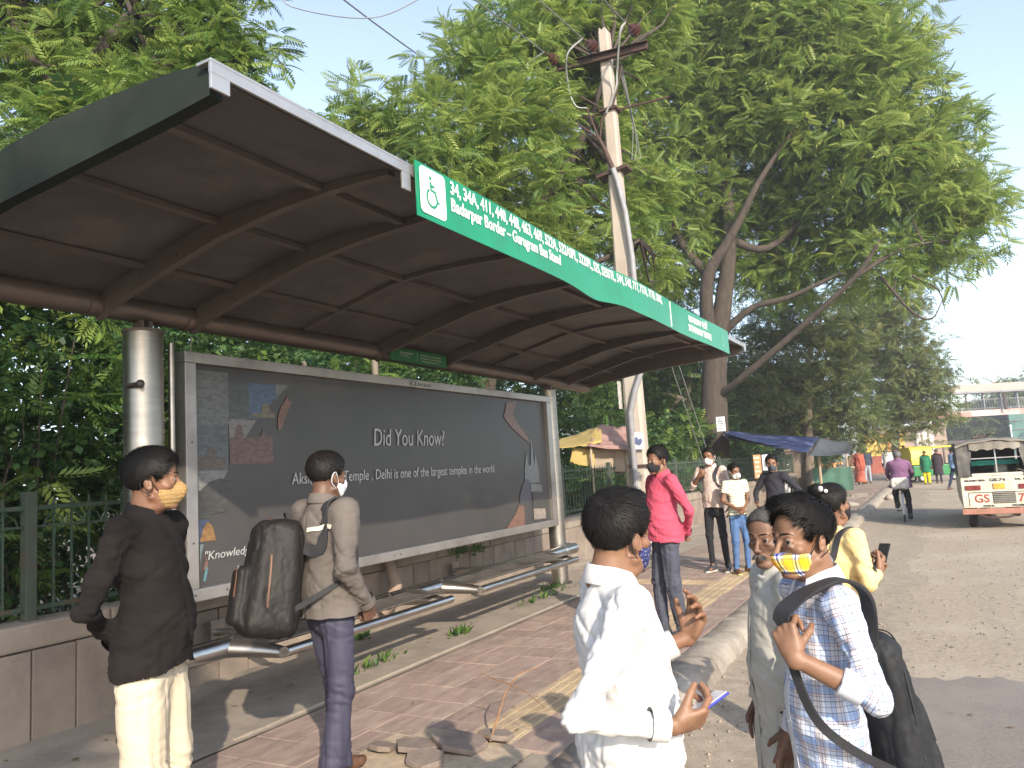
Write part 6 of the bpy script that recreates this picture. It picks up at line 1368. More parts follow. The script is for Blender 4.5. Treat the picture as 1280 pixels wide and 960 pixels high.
def vt(body, x0, x1, z, h, m):
    o = text_obj('lettering', body, h/.70, m, van, (0, 0, 0), (1, 0, 0), (0, 0, 1), bold=.004); xs_ = [v.co.x for v in o.data.vertices]; w = max(xs_)-min(xs_); a = min(xs_)
    for v in o.data.vertices: v.co.x = x0+(v.co.x-a)*(x1-x0)/w; v.co.z += z; v.co.y += yr-.004
    return o
vt('GS', -.45, -.19, .53, .16, m_redl); vt('74', .30, .52, .53, .16, m_redl); m_dk = mat('letter_dark', (.05, .05, .05)); vt('GRAMIN SEVA', -.60, -.22, .955, .03, m_dk); vt('GS-74', -.16, .12, .945, .055, m_dk); vt('DL 1 VB', .28, .58, .955, .03, m_dk); vt('WORK IN', -.32, -.12, .445, .03, m_dk); vt('PROGRESS', .18, .46, .445, .03, m_dk)
# canopy
def canv(name, rows, m, th=.02):
    b = MB(); b.loft(rows); return b.build(name, m, van, smooth=50)
rows = []
for y in np.linspace(yr-.12, 2.1, 9):
    dz = .02*math.sin(y*5); P = []
    for t in np.linspace(-1, 1, 11): P.append(Vector((t*(HW+.03), y, 1.80-.10*t*t+dz+.012*math.sin(t*9+y*3))))
    P += [Vector((p.x, p.y, p.z-.03)) for p in reversed(P)]; rows.append(P)
canv('canopy_roof', rows, m_canvt)
for s_ in (-1, 1):
    rows = []
    for z in np.linspace(1.06, 1.74, 7):
        P = [Vector((s_*(HW+.02+.012*math.sin(z*20)), y+.0, z)) for y in np.linspace(yr-.03, 2.05, 8)]+[Vector((s_*(HW-.01), y, z)) for y in np.linspace(2.05, yr-.03, 8)]; rows.append(P)
    canv('canopy_side', rows, m_canvas)
    rows = []
    for z in np.linspace(1.06, 1.74, 7):
        x0, x1 = s_*(HW+.02), s_*(HW-.22+.03*math.sin(z*7)); n = 5
        rows.append([Vector((x0+(x1-x0)*k/n, yr-.05+.012*math.sin(k*2+z*9), z)) for k in range(n+1)]+[Vector((x1+(x0-x1)*k/n, yr-.02, z)) for k in range(n+1)])
    canv('rear_curtain', rows, m_canvas)
rows = []
for z in np.linspace(1.60, 1.74, 4):
    n = 14; rows.append([Vector((-.44+.88*k/n, yr-.09-.01*math.sin(k*1.7), z-.04*math.sin(k*.9)**2*(1.74-z)/.14)) for k in range(n+1)]+[Vector((.44-.88*k/n, yr-.07, z)) for k in range(n+1)])
canv('rolled_flap', rows, m_canvt)
vb('window_frame', [((-.44, yr-.01, 1.60), (.44, yr+.015, 1.62)), ((-.012, yr-.012, 1.12), (.012, yr+.012, 1.599)), ((-.44, yr-.01, 1.40), (.44, yr+.01, 1.42))], m_alu, bevel=0)
vb('bench_seat', [((-.60, -1.2, .62), (-.28, 1.9, .95)), ((.28, -1.2, .62), (.60, 1.9, .95))], m_bolt)
vb('seat_back', [((-.42, -1.25, 1.26), (.42, -1.2, 1.36))], mat('van_teal_rail', (.02, .26, .20)), bevel=.01)
vb('front_screen', [((-.6, 1.95, 1.05), (.6, 1.99, 1.7))], m_bolt)
o = MB().box((.1, -1.0, 1.16), (.24, .14, .20)).build('sack', mat('white_sack', (.5, .46, .36)), van, bevel=.03)
for x in (-.5, .5): wheel(van, 'wheel', (x, -1.05, .27), .27, .16); wheel(van, 'wheel', (x, 2.2, .27), .27, .16)
vb('chassis', [((-.5, -1.1, .26), (.5, -1.0, .34)), ((-.3, yr+.02, .24), (-.2, 2.0, .41)), ((.2, yr+.02, .24), (.3, 2.0, .41))], m_rust); MB().tube([(-.4, yr-.05, .28), (-.2, yr-.07, .22), (.1, yr-.06, .24), (.3, yr-.03, .3)], .02, 8).build('exhaust', m_rust, van, smooth=60)
MB().tube([(.35, yr+.3, 1.8), (.35, yr+.3, 2.02)], .012, 6).sphere((.35, yr+.3, 2.03), .025, 8, 6).build('roof_light', m_white, van); MB().tube([(-.35, yr+.2, 1.83), (-.1, yr+.4, 1.86), (.0, yr+.35, 1.90)], .02, 6).build('roof_rope', m_rust, van)

# bicycle with rider
bic = empty('bicycle', (-.81, 20.75, -.18), R(2), 'black roadster bicycle with a pale sack strapped on its rear carrier', 'bicycle')
m_bk = mat('bicycle_black', (.02, .02, .022), None, 20, .4); m_chr = mat('bicycle_chrome', (.55, .55, .55), None, 20, .25, metal=1)
def bwheel(y):
    c = Vector((0, y, .335)); b = MB(); n = 36; b.loft([[c+Vector((.016*math.cos(q), (.335-.016+.016*math.sin(q))*math.cos(a), (.335-.016+.016*math.sin(q))*math.sin(a))) for q in [2*math.pi*k/6 for k in range(6)]] for a in [2*math.pi*j/n for j in range(n+1)]], cap=False); w = b.build('wheel', mat('tyre_rubber', (.025, .024, .023)), bic, smooth=60)
    b = MB(); b.loft([[c+Vector((.010*math.cos(q), (.305+.010*math.sin(q))*math.cos(a), (.305+.010*math.sin(q))*math.sin(a))) for q in [2*math.pi*k/5 for k in range(5)]] for a in [2*math.pi*j/n for j in range(n+1)]], cap=False); b.build('rim', m_chr, w, smooth=60)
    b = MB(); b.tube([c-Vector((.05, 0, 0)), c+Vector((.05, 0, 0))], .018, 8)
    for k in range(24): a = 2*math.pi*k/24; b.tube([c+Vector((.03*(-1)**k, 0, 0)), c+Vector((0, .3*math.cos(a), .3*math.sin(a)))], .0012, 3, cap=False)
    b.build('spokes', m_chr, w)
bwheel(-.52); bwheel(.55)
b = MB(); b.tube([(0, -.52, .335), (0, -.12, .80)], .012, 8); b.tube([(0, -.14, .30), (0, -.14, .82)], .016, 8); b.tube([(0, -.13, .78), (0, .38, .82)], .016, 8); b.tube([(0, -.13, .30), (0, .40, .72)], .016, 8); b.tube([(0, .38, .90), (0, .55, .335)], .014, 8); b.tube([(.05, -.52, .335), (.04, -.14, .30)], .01, 6); b.build('frame', m_bk, bic, smooth=60)
b = MB(); b.tube(curve([(-.26, .18, 1.0), (-.26, .34, 1.02), (0, .40, .98), (.26, .34, 1.02), (.26, .18, 1.0)], 5), .012, 8); b.build('handlebar', m_chr, bic, smooth=60)
MB().sphere((0, -.17, .88), (.10, .13, .04), 12, 8).build('saddle', m_bk, bic, smooth=80)
b = MB(); b.tube([(.02, -.14, .30), (.06, .02, .34)], .01, 6); b.tube([(-.02, -.14, .30), (-.06, -.30, .26)], .01, 6); b.box((.10, .02, .34), (.09, .08, .02)); b.box((-.10, -.30, .26), (.09, .08, .02)); b.build('pedal', m_bk, bic)
b = MB()
for a in np.linspace(20, 170, 12): pass
b.loft([[Vector((x, -.52+.36*math.cos(R(a)), .335+.36*math.sin(R(a)))) for x in (-.03, 0, .03)]+[Vector((x, -.52+.365*math.cos(R(a)), .335+.365*math.sin(R(a)))) for x in (.03, 0, -.03)] for a in np.linspace(25, 200, 14)]); b.build('mudguard', mat('mudguard_white', (.4, .4, .4)), bic, smooth=60)
b = MB(); b.box((0, -.52, .745), (.14, .36, .015)); b.tube([(.06, -.6, .74), (.06, -.52, .34)], .006, 5); b.tube([(-.06, -.6, .74), (-.06, -.52, .34)], .006, 5); b.build('carrier', m_bk, bic)
sk = Field((-.3, -.3, -.3), (.3, .3, .3), .016); sk.rbox((0, 0, 0), (.20, .13, .14), .07); V, Fc = sk.mesh(); V = V-vnormals(V, Fc)*(ridge(V, 12, 3)*.02)[:, None]
g = mesh_np('sack', V, Fc, mat('pale_sack', (.58, .55, .50), (.46, .43, .38), 6, .9, bump=.4, bs=20)); g.location = (-.81-.0, 20.75-.52, -.18+.90); tag(g, 'bulging pale sack on the rear carrier of the bicycle', 'sack')
rider = person('cyclist in a purple shirt and grey cap riding away along the road', (-.81, 20.62, -.18), R(2), 1.70, skin='dark', head=(0, -4, 0), hs=1.05, hv=.012, cv=.018, detail=False, head_o=(0, .12, 1.54),
    arms=dict(sh={1: V3(.18, .06, 1.36), -1: V3(-.18, .06, 1.36)}, el={1: (.27, .20, 1.14), -1: (-.27, .20, 1.14)}, wr={1: (.24, .38, 1.04), -1: (-.24, .38, 1.04)}), feet={1: (.13, .06, .30), -1: (-.13, -.26, .16)} if False else {1: (.13, -.05, .05), -1: (-.12, .06, .30)},
    knees={1: (.13, .20, .52), -1: (-.14, .32, .66)}, shirt=dict(m=cloth('purple_shirt', (.20, .10, .19), (.17, .085, .16)), hem=.80, ease=.035, seed=31, placket=False, flare=.02), trousers=dict(m=m_blackt, g=1.1, h=.018, waist=.96), shoes=dict(m=m_shoe), hair=dict(m=hairmat('cap_grey', (.17, .16, .16)), thick=.014, top=.016, n=0), torso=(1.1, 1.1, 1.2))

# auto rickshaw
m_ay = mat('rickshaw_yellow', (.75, .58, .04), (.66, .50, .03), 3, .45); m_ag = mat('rickshaw_green', (.02, .20, .06), None, 5, .45)
ar_ = empty('auto_rickshaw', (-.25, 43.0, -.18), R(-62), 'yellow and green auto rickshaw parked across the road behind the walkers', 'auto rickshaw')
def ab(name, parts, m, bevel=.02):
    b = MB()
    for a, c in parts: b.mm(a, c)
    return b.build(name, m, ar_, bevel=bevel)
ab('lower_body', [((-.62, -1.2, .30), (.62, .55, .82)), ((-.35, .55, .3), (.35, 1.25, .72))], m_ag, .06)
b = MB(); b.loft([[Vector((x*w, y, z)) for x, z in ((-.62, .86), (-.62, 1.50), (-.5, 1.68), (0, 1.74), (.5, 1.68), (.62, 1.50), (.62, .86), (.56, .86), (.56, 1.45), (0, 1.66), (-.56, 1.45), (-.56, .86))] for y, w in ((-1.22, .96), (-1.0, 1), (-.2, 1), (-.19, 1))]); b.build('canopy', m_ay, ar_, smooth=40)
ab('roof', [((-.6, -.18, 1.62), (.6, .95, 1.70))], m_ay, .03); ab('rear_canopy', [((-.55, -1.23, .86), (.55, -1.19, 1.62))], m_ay, .015)
ab('windscreen_frame', [((-.55, .93, .8), (-.48, 1.0, 1.62)), ((.48, .93, .8), (.55, 1.0, 1.62)), ((-.55, .93, .78), (.55, 1.0, .84))], m_bolt, .01); ab('seat', [((-.5, -.9, .83), (.5, -.4, 1.0)), ((-.5, -1.1, .83), (.5, -.95, 1.3))], m_bolt, .03)
for c in ((-.5, -.75, .22), (.5, -.75, .22), (0, 1.05, .22)): wheel(ar_, 'wheel', c, .22, .10)
# parked motorcycle by the railing
mo = empty('motorcycle', (-4.55, 27.5, 0), R(35), 'dark motorcycle parked beside the railing behind the girl with the ponytail', 'motorcycle')
for y in (-.62, .66): wheel(mo, 'wheel', (0, y, .30), .30, .09)
MB().sphere((0, .18, .80), (.13, .26, .13), 12, 8).build('fuel_tank', mat('tank_maroon', (.10, .015, .02), None, 5, .25), mo, smooth=80); MB().box((0, -.28, .80), (.24, .62, .09)).build('seat', m_bk, mo, bevel=.03)
b = MB(); b.tube([(0, .66, .3), (0, .42, 1.0)], .03, 8); b.tube([(0, .4, .75), (0, -.5, .7)], .03, 8); b.tube([(0, -.62, .3), (0, -.1, .55)], .03, 8); b.build('frame', m_bk, mo, smooth=50); MB().box((0, .02, .42), (.26, .36, .34)).build('engine', m_alu, mo, bevel=.04)
b = MB(); b.tube([(-.36, .34, 1.04), (-.1, .42, 1.02), (.1, .42, 1.02), (.36, .34, 1.04)], .015, 8); b.tube([(.25, .40, 1.03), (.30, .38, 1.2)], .006, 5); b.build('handlebar', m_chr, mo, smooth=60); MB().sphere((0, .54, .92), .09, 10, 7).build('headlight', m_chr, mo, smooth=80); MB().sphere((.31, .38, 1.22), (.05, .015, .035), 8, 5).build('mirror', m_chr, mo)
# ---------------------------------------------------------------- stalls and tarpaulins
def tarp(name, corners, sagz, m, label, cat='tarpaulin', n=14, wav=.03, seed=1, th=.012):
    a, b_, c, d = [Vector(p) for p in corners]; top = []; 
    for j in range(n+1):
        row = []
        for i in range(n+1):
            u, v = i/n, j/n; p = (a*(1-u)+b_*u)*(1-v)+(d*(1-u)+c*u)*v; s = math.sin(math.pi*u)*math.sin(math.pi*v); e = math.sin(math.pi*u)
            p = p-Vector((0, 0, sagz*(s*.7+e*.3)))+Vector((0, 0, wav*mnoise.noise(Vector((u*6+seed, v*6, seed)))))
            row.append(p)
        top.append(row)
    V = [p for r in top for p in r]; N = len(V); V2 = [p-Vector((0, 0, th)) for p in V]; F = []
    for j in range(n):
        for i in range(n):
            q = j*(n+1)+i; F.append((q, q+1, q+n+2, q+n+1)); F.append((N+q, N+q+n+1, N+q+n+2, N+q+1))
    for i in range(n):
        F += [(i, i+N, i+1+N, i+1), (n*(n+1)+i, n*(n+1)+i+1, n*(n+1)+i+1+N, n*(n+1)+i+N), (i*(n+1), (i+1)*(n+1), (i+1)*(n+1)+N, i*(n+1)+N), (i*(n+1)+n, i*(n+1)+n+N, (i+1)*(n+1)+n+N, (i+1)*(n+1)+n)]
    me = bpy.data.meshes.new(name); me.from_pydata([tuple(p) for p in V+V2], [], F); me.polygons.foreach_set('use_smooth', [True]*len(F)); me.materials.append(m); o = link(name, me); 
    if label: tag(o, label, cat)
    return o
m_ytarp = mat('yellow_tarp', (.42, .31, .10), (.34, .25, .08), 2, .6, bump=.3, bs=8); m_ptarp = mat('pink_tarp', (.33, .20, .17), (.26, .16, .14), 2, .6, bump=.3, bs=8); m_beige = mat('beige_cloth', (.40, .32, .24), (.30, .24, .18), 3, .8, bump=.3, bs=8)
m_btarp = mat('blue_tarp', (.015, .025, .09), (.012, .018, .055), 2, .5, bump=.4, bs=8, c3=(.08, .10, .2), ns3=1.5); m_ktarp = mat('dark_tarp', (.035, .038, .045), (.06, .065, .07), 2, .5, bump=.4, bs=8); m_gcloth = mat('green_cloth', (.06, .15, .105), (.045, .11, .08), 3, .8, bump=.3, bs=6)
m_bamboo = mat('bamboo', (.42, .34, .24), (.3, .24, .16), 8, .8)
tent = empty('stall_tent', (-6.9, 16, 0), 0, 'makeshift tent of yellow and faded pink tarpaulin behind the railing left of the pole', 'tent')
def tinv(o): o.parent = tent; o.matrix_parent_inverse = Matrix.Translation(-tent.location); return o
pk = at(750, 531, 15.5); e1 = at(688, 549, 15.2); e2 = at(796, 560, 16.5)
tinv(tarp('yellow_sheet', [at(680, 560, 14.6), at(738, 556, 14.4), pk, at(700, 549, 16.5)], .05, m_ytarp, None)); tinv(tarp('yellow_sheet', [at(738, 556, 14.4), at(752, 552, 14.5), pk+Vector((.02, 0, 0)), pk], .0, m_ytarp, None, n=6))
tinv(tarp('pink_sheet', [at(735, 557, 14.38), at(800, 560, 14.8), at(800, 532, 16.2), pk], .06, m_ptarp, None, wav=.08)); tinv(tarp('pink_hem', [at(735, 554, 14.35), at(802, 557, 14.8), at(802, 562, 14.75), at(735, 557, 14.3)], .05, m_ptarp, None, n=8))
tinv(tarp('side_cloth', [at(716, 560, 14.6), at(742, 558, 14.6), at(744, 584, 14.5), at(712, 578, 14.6)], .02, m_ytarp, None, n=8)); tinv(tarp('side_cloth', [at(742, 557, 14.7), at(796, 560, 15), at(796, 592, 15), at(742, 588, 14.7)], .0, m_beige, None, wav=.05))
for q in ((738, 556, 14.45), (781, 560, 14.7)): p = at(*q); tinv(MB().tube([(p.x, p.y, 0), tuple(p)], .025, 6).build('tent_pole', m_bamboo))
t = tarp('tarpaulin', [at(903, 545, 22), at(1010, 565, 24), at(1024, 546, 27.5), at(905, 538, 26)], .12, m_btarp, 'blue tarpaulin roof stretched from the big tree to a pale leaning pole'); 
t = tarp('tarpaulin', [at(1010, 569, 25), at(1062, 566, 29), at(1068, 552, 33), at(1024, 547, 27.5)], .16, m_ktarp, 'black plastic sheet roof over the stall right of the pale leaning pole')
t = tarp('tarpaulin', [at(905, 540, 21.9), at(965, 556, 22.6), at(985, 552, 24), at(905, 541, 23)], .10, m_btarp, 'folded dark blue edge of the sheet hanging beside the big tree')
def pole_(p, q, r, lab): return tag(MB().tube([p, q], r, 8).build('bamboo_pole', m_bamboo, smooth=60), lab, 'pole')
a = at(1026, 604, 28); a.z = 0; pole_(a, at(1021, 546, 27.6), .055, 'pale leaning bamboo pole holding the blue tarpaulin')
a = at(1062, 604, 31); a.z = 0; pole_(a, at(1056, 556, 31), .035, 'thin bamboo pole between the green cloth and the woman in the orange sari')
stall = empty('fruit_stall', at(1042, 605, 30.5)*1, 0, 'roadside stall counter with a green cloth hanging down its front', 'stall'); stall.location.z = 0
sx0 = Vector(stall.location); dr = Vector((1, .25, 0)).normalized()
b = MB(); rows = []
for z in (0.02, .3, .6, .92): rows.append([sx0+dr*(-.72+1.44*k/12)+Vector((0, -.03*math.sin(k*1.6+z), z)) for k in range(13)]+[sx0+dr*(.72-1.44*k/12)+Vector((0, .03, z)) for k in range(13)])
o = b.loft(rows).build('hanging_cloth', m_gcloth, stall, smooth=60); o.matrix_parent_inverse = Matrix.Translation(-stall.location)
o = MB().box(sx0+Vector((0, .45, .90)), (1.5, .8, .05), Matrix.Rotation(math.atan2(dr.y, dr.x), 3, 'Z')).build('counter', m_bamboo, stall); o.matrix_parent_inverse = Matrix.Translation(-stall.location)
m_fruit = mat('fruit', (.45, .16, .07), (.5, .32, .14), 3, .5, coord='Object'); 
for k in range(14):
    p = sx0+dr*random.uniform(-.55, .45)+Vector((0, random.uniform(.15, .6), .98+random.choice((0, .09)))); o = MB().sphere((0, 0, 0), random.uniform(.05, .075), 8, 6).build('fruit', m_fruit, smooth=80); o.location = p; tag(o, 'round reddish fruit on the stall counter', 'fruit', 'fruit on the stall counter')
# banner and poster on the railing, sign on the tree
def board(name, c, w, h, m, lab, cat, rz=0, th=.02, parts=None):
    o = MB().box((0, 0, 0), (w, th, h)).build(name, m); o.location = c; o.rotation_euler = (0, 0, rz)
    if lab: tag(o, lab, cat)
    return o
o = board('cloth_banner', at(947, 583, 20.5), .28, .62, mat('orange_banner', (.50, .16, .07), (.38, .24, .12), 6, .8), 'narrow orange and white banner tied on the railing left of the dark topped girl', 'banner', R(60))
b = MB()
for k in range(5): b.box((random.uniform(-.04, .04), -.012, -.25+k*.12), (random.uniform(.12, .22), .003, .05))
b.build('printed_marks', mat('banner_cream', (.6, .52, .38)), o)
o = board('poster', at(957, 578, 20.8), .26, .42, m_paper, 'white poster on the railing beside the orange banner', 'poster', R(60)); b = MB(); b.box((0, -.012, -.03), (.16, .003, .2)); b.build('printed_picture', mat('print_dim', (.2, .2, .24)), o)
ts = board('tree_sign', at(901, 530, 23.8), .26, .44, m_white, 'small white printed sign nailed at the right edge of the big trunk', 'sign', R(20)); b = MB()
for k in range(5): b.box((0, -.012, .15-k*.07), (.18, .003, .03))
b.build('lettering', m_dk, ts)
# ---------------------------------------------------------------- rubble, stones along the far road edge
heap = grid_mesh('dirt_heap', -4.4, -1.2, 24.5, 34.5, 50, 70, lambda X, Y: -.2+.26*np.exp(-((X+2.6)/.95)**2-((Y-29.2)/3.2)**2)+fbm(np.stack([X.ravel(), Y.ravel(), X.ravel()*0], 1), 3, 2).reshape(X.shape)*.05*np.exp(-((X+2.6)/1.1)**2-((Y-29.2)/3.6)**2), m_dust); tag(heap, kind='structure')
def rock(p, r, lab, m=None, grp=None):
    F = Field((-r*1.5,)*3, (r*1.5,)*3, r*.16); F.ell((0, 0, 0), (r, r*.7, r*.5), .02); F.ell((r*.3, .1*r, .1*r), (r*.6, r*.5, r*.45), r*.3); V, Fc = F.mesh(); V = V+vnormals(V, Fc)*(fbm(V, 2.2/r, r*37, 3)*r*.16)[:, None]
    o = mesh_np('rock', V, Fc, m or m_kerb); o.location = p; o.rotation_euler = (0, 0, r*50); tag(o, lab, 'rock', grp); return o
rock((-2.3, 24.2, -.06), .30, 'long pale concrete lump at the road edge right of the woman with the bun'); rock((-1.7, 23.5, -.12), .13, 'smaller stone on the road beside the long concrete lump'); rock((-1.45, 28.3, -.08), .2, 'squarish stone at the right end of the rubble heap near the cyclist')
n = 130; xs_ = rng.normal(-2.6, .75, n); ys_ = rng.normal(29, 2.2, n)
for k in range(26):
    r = random.uniform(.04, .11); x, y = xs_[k], ys_[k]; z = -.2+.26*math.exp(-((x+2.6)/.95)**2-((y-29.2)/3.2)**2)
    if k < 3: mesh_ = rock((x, y, z+r*.2), .09, 'brown broken brick lump on the rubble heap by the stalls', grp='brick lumps on the rubble heap', m=m_slab); base_ = mesh_
    else:
        o = base_.copy(); COL.objects.link(o); o.location = (x, y, z+r*.3); o.rotation_euler = (random.random(), random.random(), random.random()*6); o.scale = (r/.09,)*3
# ---------------------------------------------------------------- buildings far down the left side
m_yel = mat('shrine_yellow', (.66, .44, .12), (.55, .36, .09), 1.5, .8); m_redw = mat('shrine_red', (.33, .10, .07), (.26, .08, .06), 1.5, .8); m_dull = mat('dull_plaster', (.33, .25, .2), (.25, .19, .15), .8, .9)
def house(name, base, w, d, h, rz, m, lab, cat='building', win=(), roof=None, plinth=None):
    root = empty(name, base, rz, lab, cat); MB().mm((-w/2, 0, -.3), (w/2, d, h)).build('wall', m, root); MB().mm((-w/2-.12, -.12, h+.001), (w/2+.12, d+.12, h+.15)).build('roof', roof or m, root)
    if plinth: MB().mm((-w/2-.03, -.06, -.3), (w/2+.03, -.001, plinth[0])).build('plinth', plinth[1], root)
    for (x, z, ww, hh, mm_) in win:
        f = MB().mm((x-ww/2-.05, -.05, z-hh/2-.05), (x+ww/2+.05, -.0015, z+hh/2+.05)).build('window', m_white, root); MB().mm((x-ww/2, -.058, z-hh/2), (x+ww/2, -.051, z+hh/2)).build('pane', mm_, f)
    return root
b0 = at(1110, 590, 50); b0.z = 0; shr = house('shrine', b0, 2.4, 3, 2.35, R(12), m_yel, 'small yellow shrine with a red lower wall at the far end of the pavement', 'shrine', plinth=(.95, m_redw))
b = MB(); b.mm((.1, -.09, .95), (.75, -.0605, 1.9)); b.build('painted_panel', mat('orange_panel', (.55, .2, .08), (.6, .35, .15), 6, .8), shr); b = MB(); b.mm((.28, -.11, 1.05), (.58, -.0905, 1.7)); b.build('idol', mat('idol_red', (.4, .10, .06), (.5, .28, .15), 9, .8), shr)
gate = empty('red_gate', at(1107, 598, 45), R(10), 'low dull red barrier with upright bars in front of the yellow shrine', 'gate'); gate.location.z = 0
for k in range(9): MB().mm((-.9+k*.22, -.02, 0), (-.87+k*.22, .01, .95)).build('bar', m_redw, gate)
MB().mm((-1.0, -.03, .951), (1.0, .03, 1.15)).build('rail', m_redw, gate); MB().mm((-1.05, -.05, 0), (-.95, .05, .95)).build('post', m_redw, gate); MB().mm((.95, -.05, 0), (1.05, .05, .95)).build('post', m_redw, gate)
b0 = at(1140, 585, 66); b0.z = 0; house('dull_building', b0, 6, 5, 3.2, R(15), m_dull, 'dull brown low building far behind the walkers', win=((-1, 1.8, .7, .9, m_bolt), (1, 1.8, .7, .9, m_bolt)))
for k, (px_, zz) in enumerate(((1151, 2.6), (1159, 2.9), (1167, 3.6))):
    p = at(px_, 580, 62); p.z = 0; tag(MB().tube([(p.x, p.y, 0), (p.x, p.y, zz)], .24, 12).build('pillar', mat('whitewash', (.62, .56, .5), (.5, .44, .4), 2, .8), smooth=60), ['leftmost white pillar beyond the auto rickshaw', 'middle white pillar beyond the auto rickshaw', 'tallest white pillar beyond the auto rickshaw'][k], 'pillar')
# footbridge
m_beam2 = mat('bridge_fascia', (.38, .20, .165), (.44, .36, .33), .35, .7, lo=.45, hi=.52); m_croof = mat('bridge_canopy', (.38, .32, .28), (.33, .28, .25), .5, .8); m_bst = mat('bridge_steel', (.22, .22, .23), None, 1, .6)
p0 = at(1130, 500, 84); p1 = at(1420, 500, 88); dirb = Vector((p1.x-p0.x, p1.y-p0.y, 0)); Lb = dirb.length; rzb = math.atan2(dirb.y, dirb.x)
br = empty('footbridge', (p0.x, p0.y, 0), rzb, 'covered pedestrian footbridge crossing the road in the hazy distance', 'footbridge')
def bb_(name, parts, m):
    b = MB()
    for a, c in parts: b.mm(a, c)
    return b.build(name, m, br)
bb_('fascia', [((0, -.12, 4.45), (Lb, 0, 5.1))], m_beam2); bb_('deck', [((0, .001, 4.75), (Lb, 2.8, 5.0))], m_bst); bb_('canopy', [((0, -.4, 7.15), (Lb, 3.2, 8.0))], m_croof); bb_('canopy_edge', [((0, -.45, 6.98), (Lb, -.401, 7.16))], m_bst)
x = 1.2
while x < Lb: bb_('column', [((x-.07, -.06, 5.1), (x+.07, .08, 7.14))], m_bst); bb_('column', [((x-.07, 2.6, 5.0), (x+.07, 2.75, 7.14))], m_bst); x += 2.1
for y in (-.05, 2.7): bb_('handrail', [((0, y, 6.25), (Lb, y+.05, 6.31))], m_bst); bb_('handrail', [((0, y, 5.3), (Lb, y+.05, 5.35))], m_bst)
rb = MB().mm((0, 0, 5.351), (.03, .03, 6.249)); ro = rb.build('railing_bar', m_bst, br); x = .3
while x < Lb-.3: o = ro.copy(); COL.objects.link(o); o.location = (x, -.04, 0); x += .33
bb_('pier', [((4.2, .8, -.2), (5.0, 1.8, 4.74))], m_croof); bb_('pier', [((Lb-5, .8, -.2), (Lb-4.2, 1.8, 4.74))], m_croof); 
tag(MB().tube([(0, 0, 0), (0, 0, 1.65)], .16, 8).sphere((0, 0, 1.75), .12, 8, 6).build('person', cloth('far_dark_figure', (.08, .06, .06))), 'tiny dark figure standing on the deck of the footbridge', 'person').location = (at(1256, 500, 85).x, at(1256, 500, 85).y, 5.0)
# far hazy trees and netted building
far_tree(1215, 575, 112, [(1205, 545, 26), (1235, 540, 30), (1225, 525, 26), (1250, 545, 30), (1190, 552, 14)], 'hazy tree mass seen under the left part of the footbridge', dens=4, L=1.6, spread=1.2)
far_tree(1262, 575, 122, [(1262, 540, 32), (1285, 535, 34), (1275, 520, 26)], 'hazy tree mass seen under the right part of the footbridge', dens=4, L=1.6, spread=1.2)
far_tree(1275, 575, 108, [(1268, 492, 18), (1290, 488, 22), (1255, 488, 8)], 'hazy treetop showing through the openings of the footbridge', dens=4, L=1.2, spread=.9)
p = at(1312, 575, 104); nbd = house('netted_building', (p.x, p.y, -.2), 8, 2, 6.2, R(4), mat('green_net', (.12, .24, .21), (.08, .17, .15), .6, .8), 'building wrapped in green safety net at the right edge under the footbridge')
for k in range(5): MB().mm((-4, -.12, .8+k*1.2), (4, -.05, .9+k*1.2)).build('scaffold_tube', m_bst, nbd)
# small far stalls and market clutter beyond the van
p = at(1188, 590, 92); house('market_shed', (p.x, p.y, -.1), 4.2, 3, 1.9, R(28), m_dull, 'low roofed market shed left of the van beyond the walkers', 'shed', roof=m_croof)
# ---------------------------------------------------------------- people far down the road
def far_person(label, px, D, H, ground, top, bottom, face=0, dress=None, skin='dark', hem=.86, extra=None, feet=None, grp=None, trg=1.0, arms=None, scarf=None):
    p = at(px, 590, D); loc = (p.x, p.y, ground); away = math.atan2(-p.x, p.y); 
    pr = person(label, loc, away+R(face), H, grp, skin, (0, 0, 0), hs=1.08, hv=.016, cv=.024, detail=False, hands={1: 'none', -1: 'none'} if False else {1: dict(f=(0, .1, -1), p=(-1, 0, 0), h=.014), -1: dict(f=(0, .1, -1), p=(1, 0, 0), h=.014)}, shirt=dict(m=top, hem=hem, ease=.03 if hem < .8 else .015, placket=False, cuff=False, collar=False, flare=.03 if hem < .7 else 0), trousers=dict(m=bottom, g=trg, h=.024, wr=.8), shoes=dict(m=m_browns), hair=dict(thick=.016, top=.018, n=0), feet=feet, arms=arms)
    if scarf is not None: ribbon('scarf', [(-.16, -.06, 1.42), (-.08, .02, 1.50), (.06, -.06, 1.48), (.16, -.13, 1.30), (.20, -.12, 1.0), (.22, -.10, .72)], .20, .02, scarf, pr['root'], [(0, -.3, 1), (0, 0, 1), (0, -.5, 1), (.3, -1, .3), (.4, -1, 0), (.5, -1, 0)])
    return pr
CC = lambda n, c: cloth(n, c)
far_person('woman in an orange red sari standing by the stalls with her back turned', 1075, 35.2, 1.62, 0, CC('sari_orange', (.50, .13, .09)), CC('sari_red', (.46, .12, .08)), -20, hem=.10, scarf=CC('sari_fold', (.50, .13, .09)))
far_person('man in a dark patterned shirt and pale jeans beside the woman in the sari', 1084.5, 35.6, 1.66, 0, CC('dark_pattern', (.05, .06, .09)), CC('pale_jeans', (.30, .34, .40)), 10)
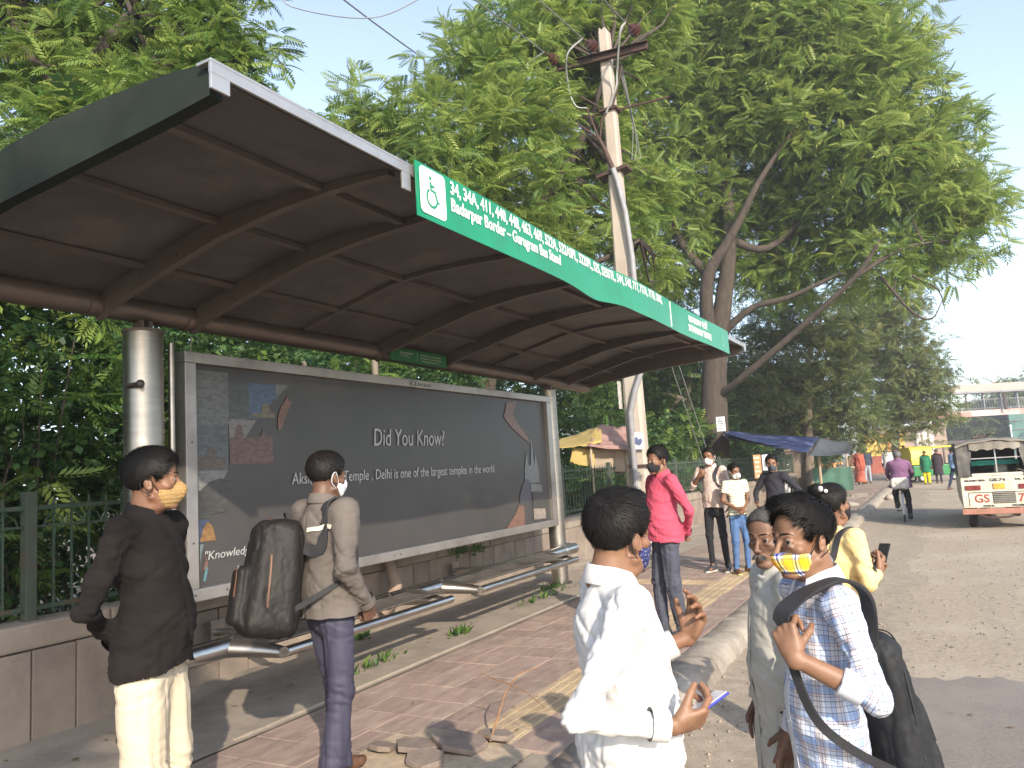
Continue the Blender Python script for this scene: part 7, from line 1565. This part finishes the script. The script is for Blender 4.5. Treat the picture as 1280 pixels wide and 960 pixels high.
far_person('man in a black jacket over a white kurta walking past the shrine', 1111, 37.5, 1.62, 0, CC('white_kurta', (.62, .60, .58)), CC('white_pyjama', (.55, .5, .48)), 170, hem=.55, scarf=CC('black_drape', (.03, .03, .03)))
far_person('person in a lilac pink top with a dark backpack far down the road', 1133, 46.5, 1.78, -.1, CC('lilac_top', (.50, .26, .42)), CC('dark_grey', (.05, .05, .06)), 20, scarf=CC('dark_bag', (.03, .025, .03)))
far_person('person in pale blue and white standing left of the woman in green', 1147, 43.5, 1.72, -.15, CC('pale_blue_top', (.42, .52, .66)), CC('denim', (.12, .16, .24)), 30)
far_person('woman in green and yellow clothes walking towards the camera', 1158, 35.0, 1.52, -.18, CC('green_dress', (.02, .16, .08)), CC('bright_yellow', (.75, .60, .03)), 170, hem=.62, scarf=CC('yellow_scarf', (.75, .60, .03)), trg=1.2)
far_person('woman in a dark dress with a red scarf in front of the rickshaw', 1173, 35.3, 1.55, -.18, CC('dark_dress', (.04, .03, .04)), CC('dark_legs', (.05, .04, .05)), 175, hem=.45, scarf=CC('red_scarf', (.45, .10, .05)))
far_person('man in a light blue shirt and navy trousers striding beside the van', 1193, 29.8, 1.60, -.18, CC('light_blue_shirt', (.25, .40, .66)), CC('navy_legs', (.03, .04, .08)), -60, feet={1: (.08, .26, 0), -1: (-.08, -.26, 0)})
far_person('figure in brown behind the woman in the sari by the fruit stall', 1067, 37.5, 1.55, 0, CC('brown_top', (.20, .13, .09)), CC('brown_legs', (.15, .11, .08)), 30)
# ---------------------------------------------------------------- haze
hz = MB().mm((-175, -75, -1.4), (175, 275, 19)).build('haze', bpy.data.materials.new('haze')); tag(hz, kind='stuff')
hm = hz.data.materials[0]; hm.use_nodes = True; hn = hm.node_tree; hn.nodes.clear(); pv = nd(hn, 'ShaderNodeVolumePrincipled'); pv.inputs['Color'].default_value = (.95, .97, 1, 1); pv.inputs['Density'].default_value = .0016; pv.inputs['Anisotropy'].default_value = .2
hn.links.new(pv.outputs[0], nd(hn, 'ShaderNodeOutputMaterial').inputs['Volume'])
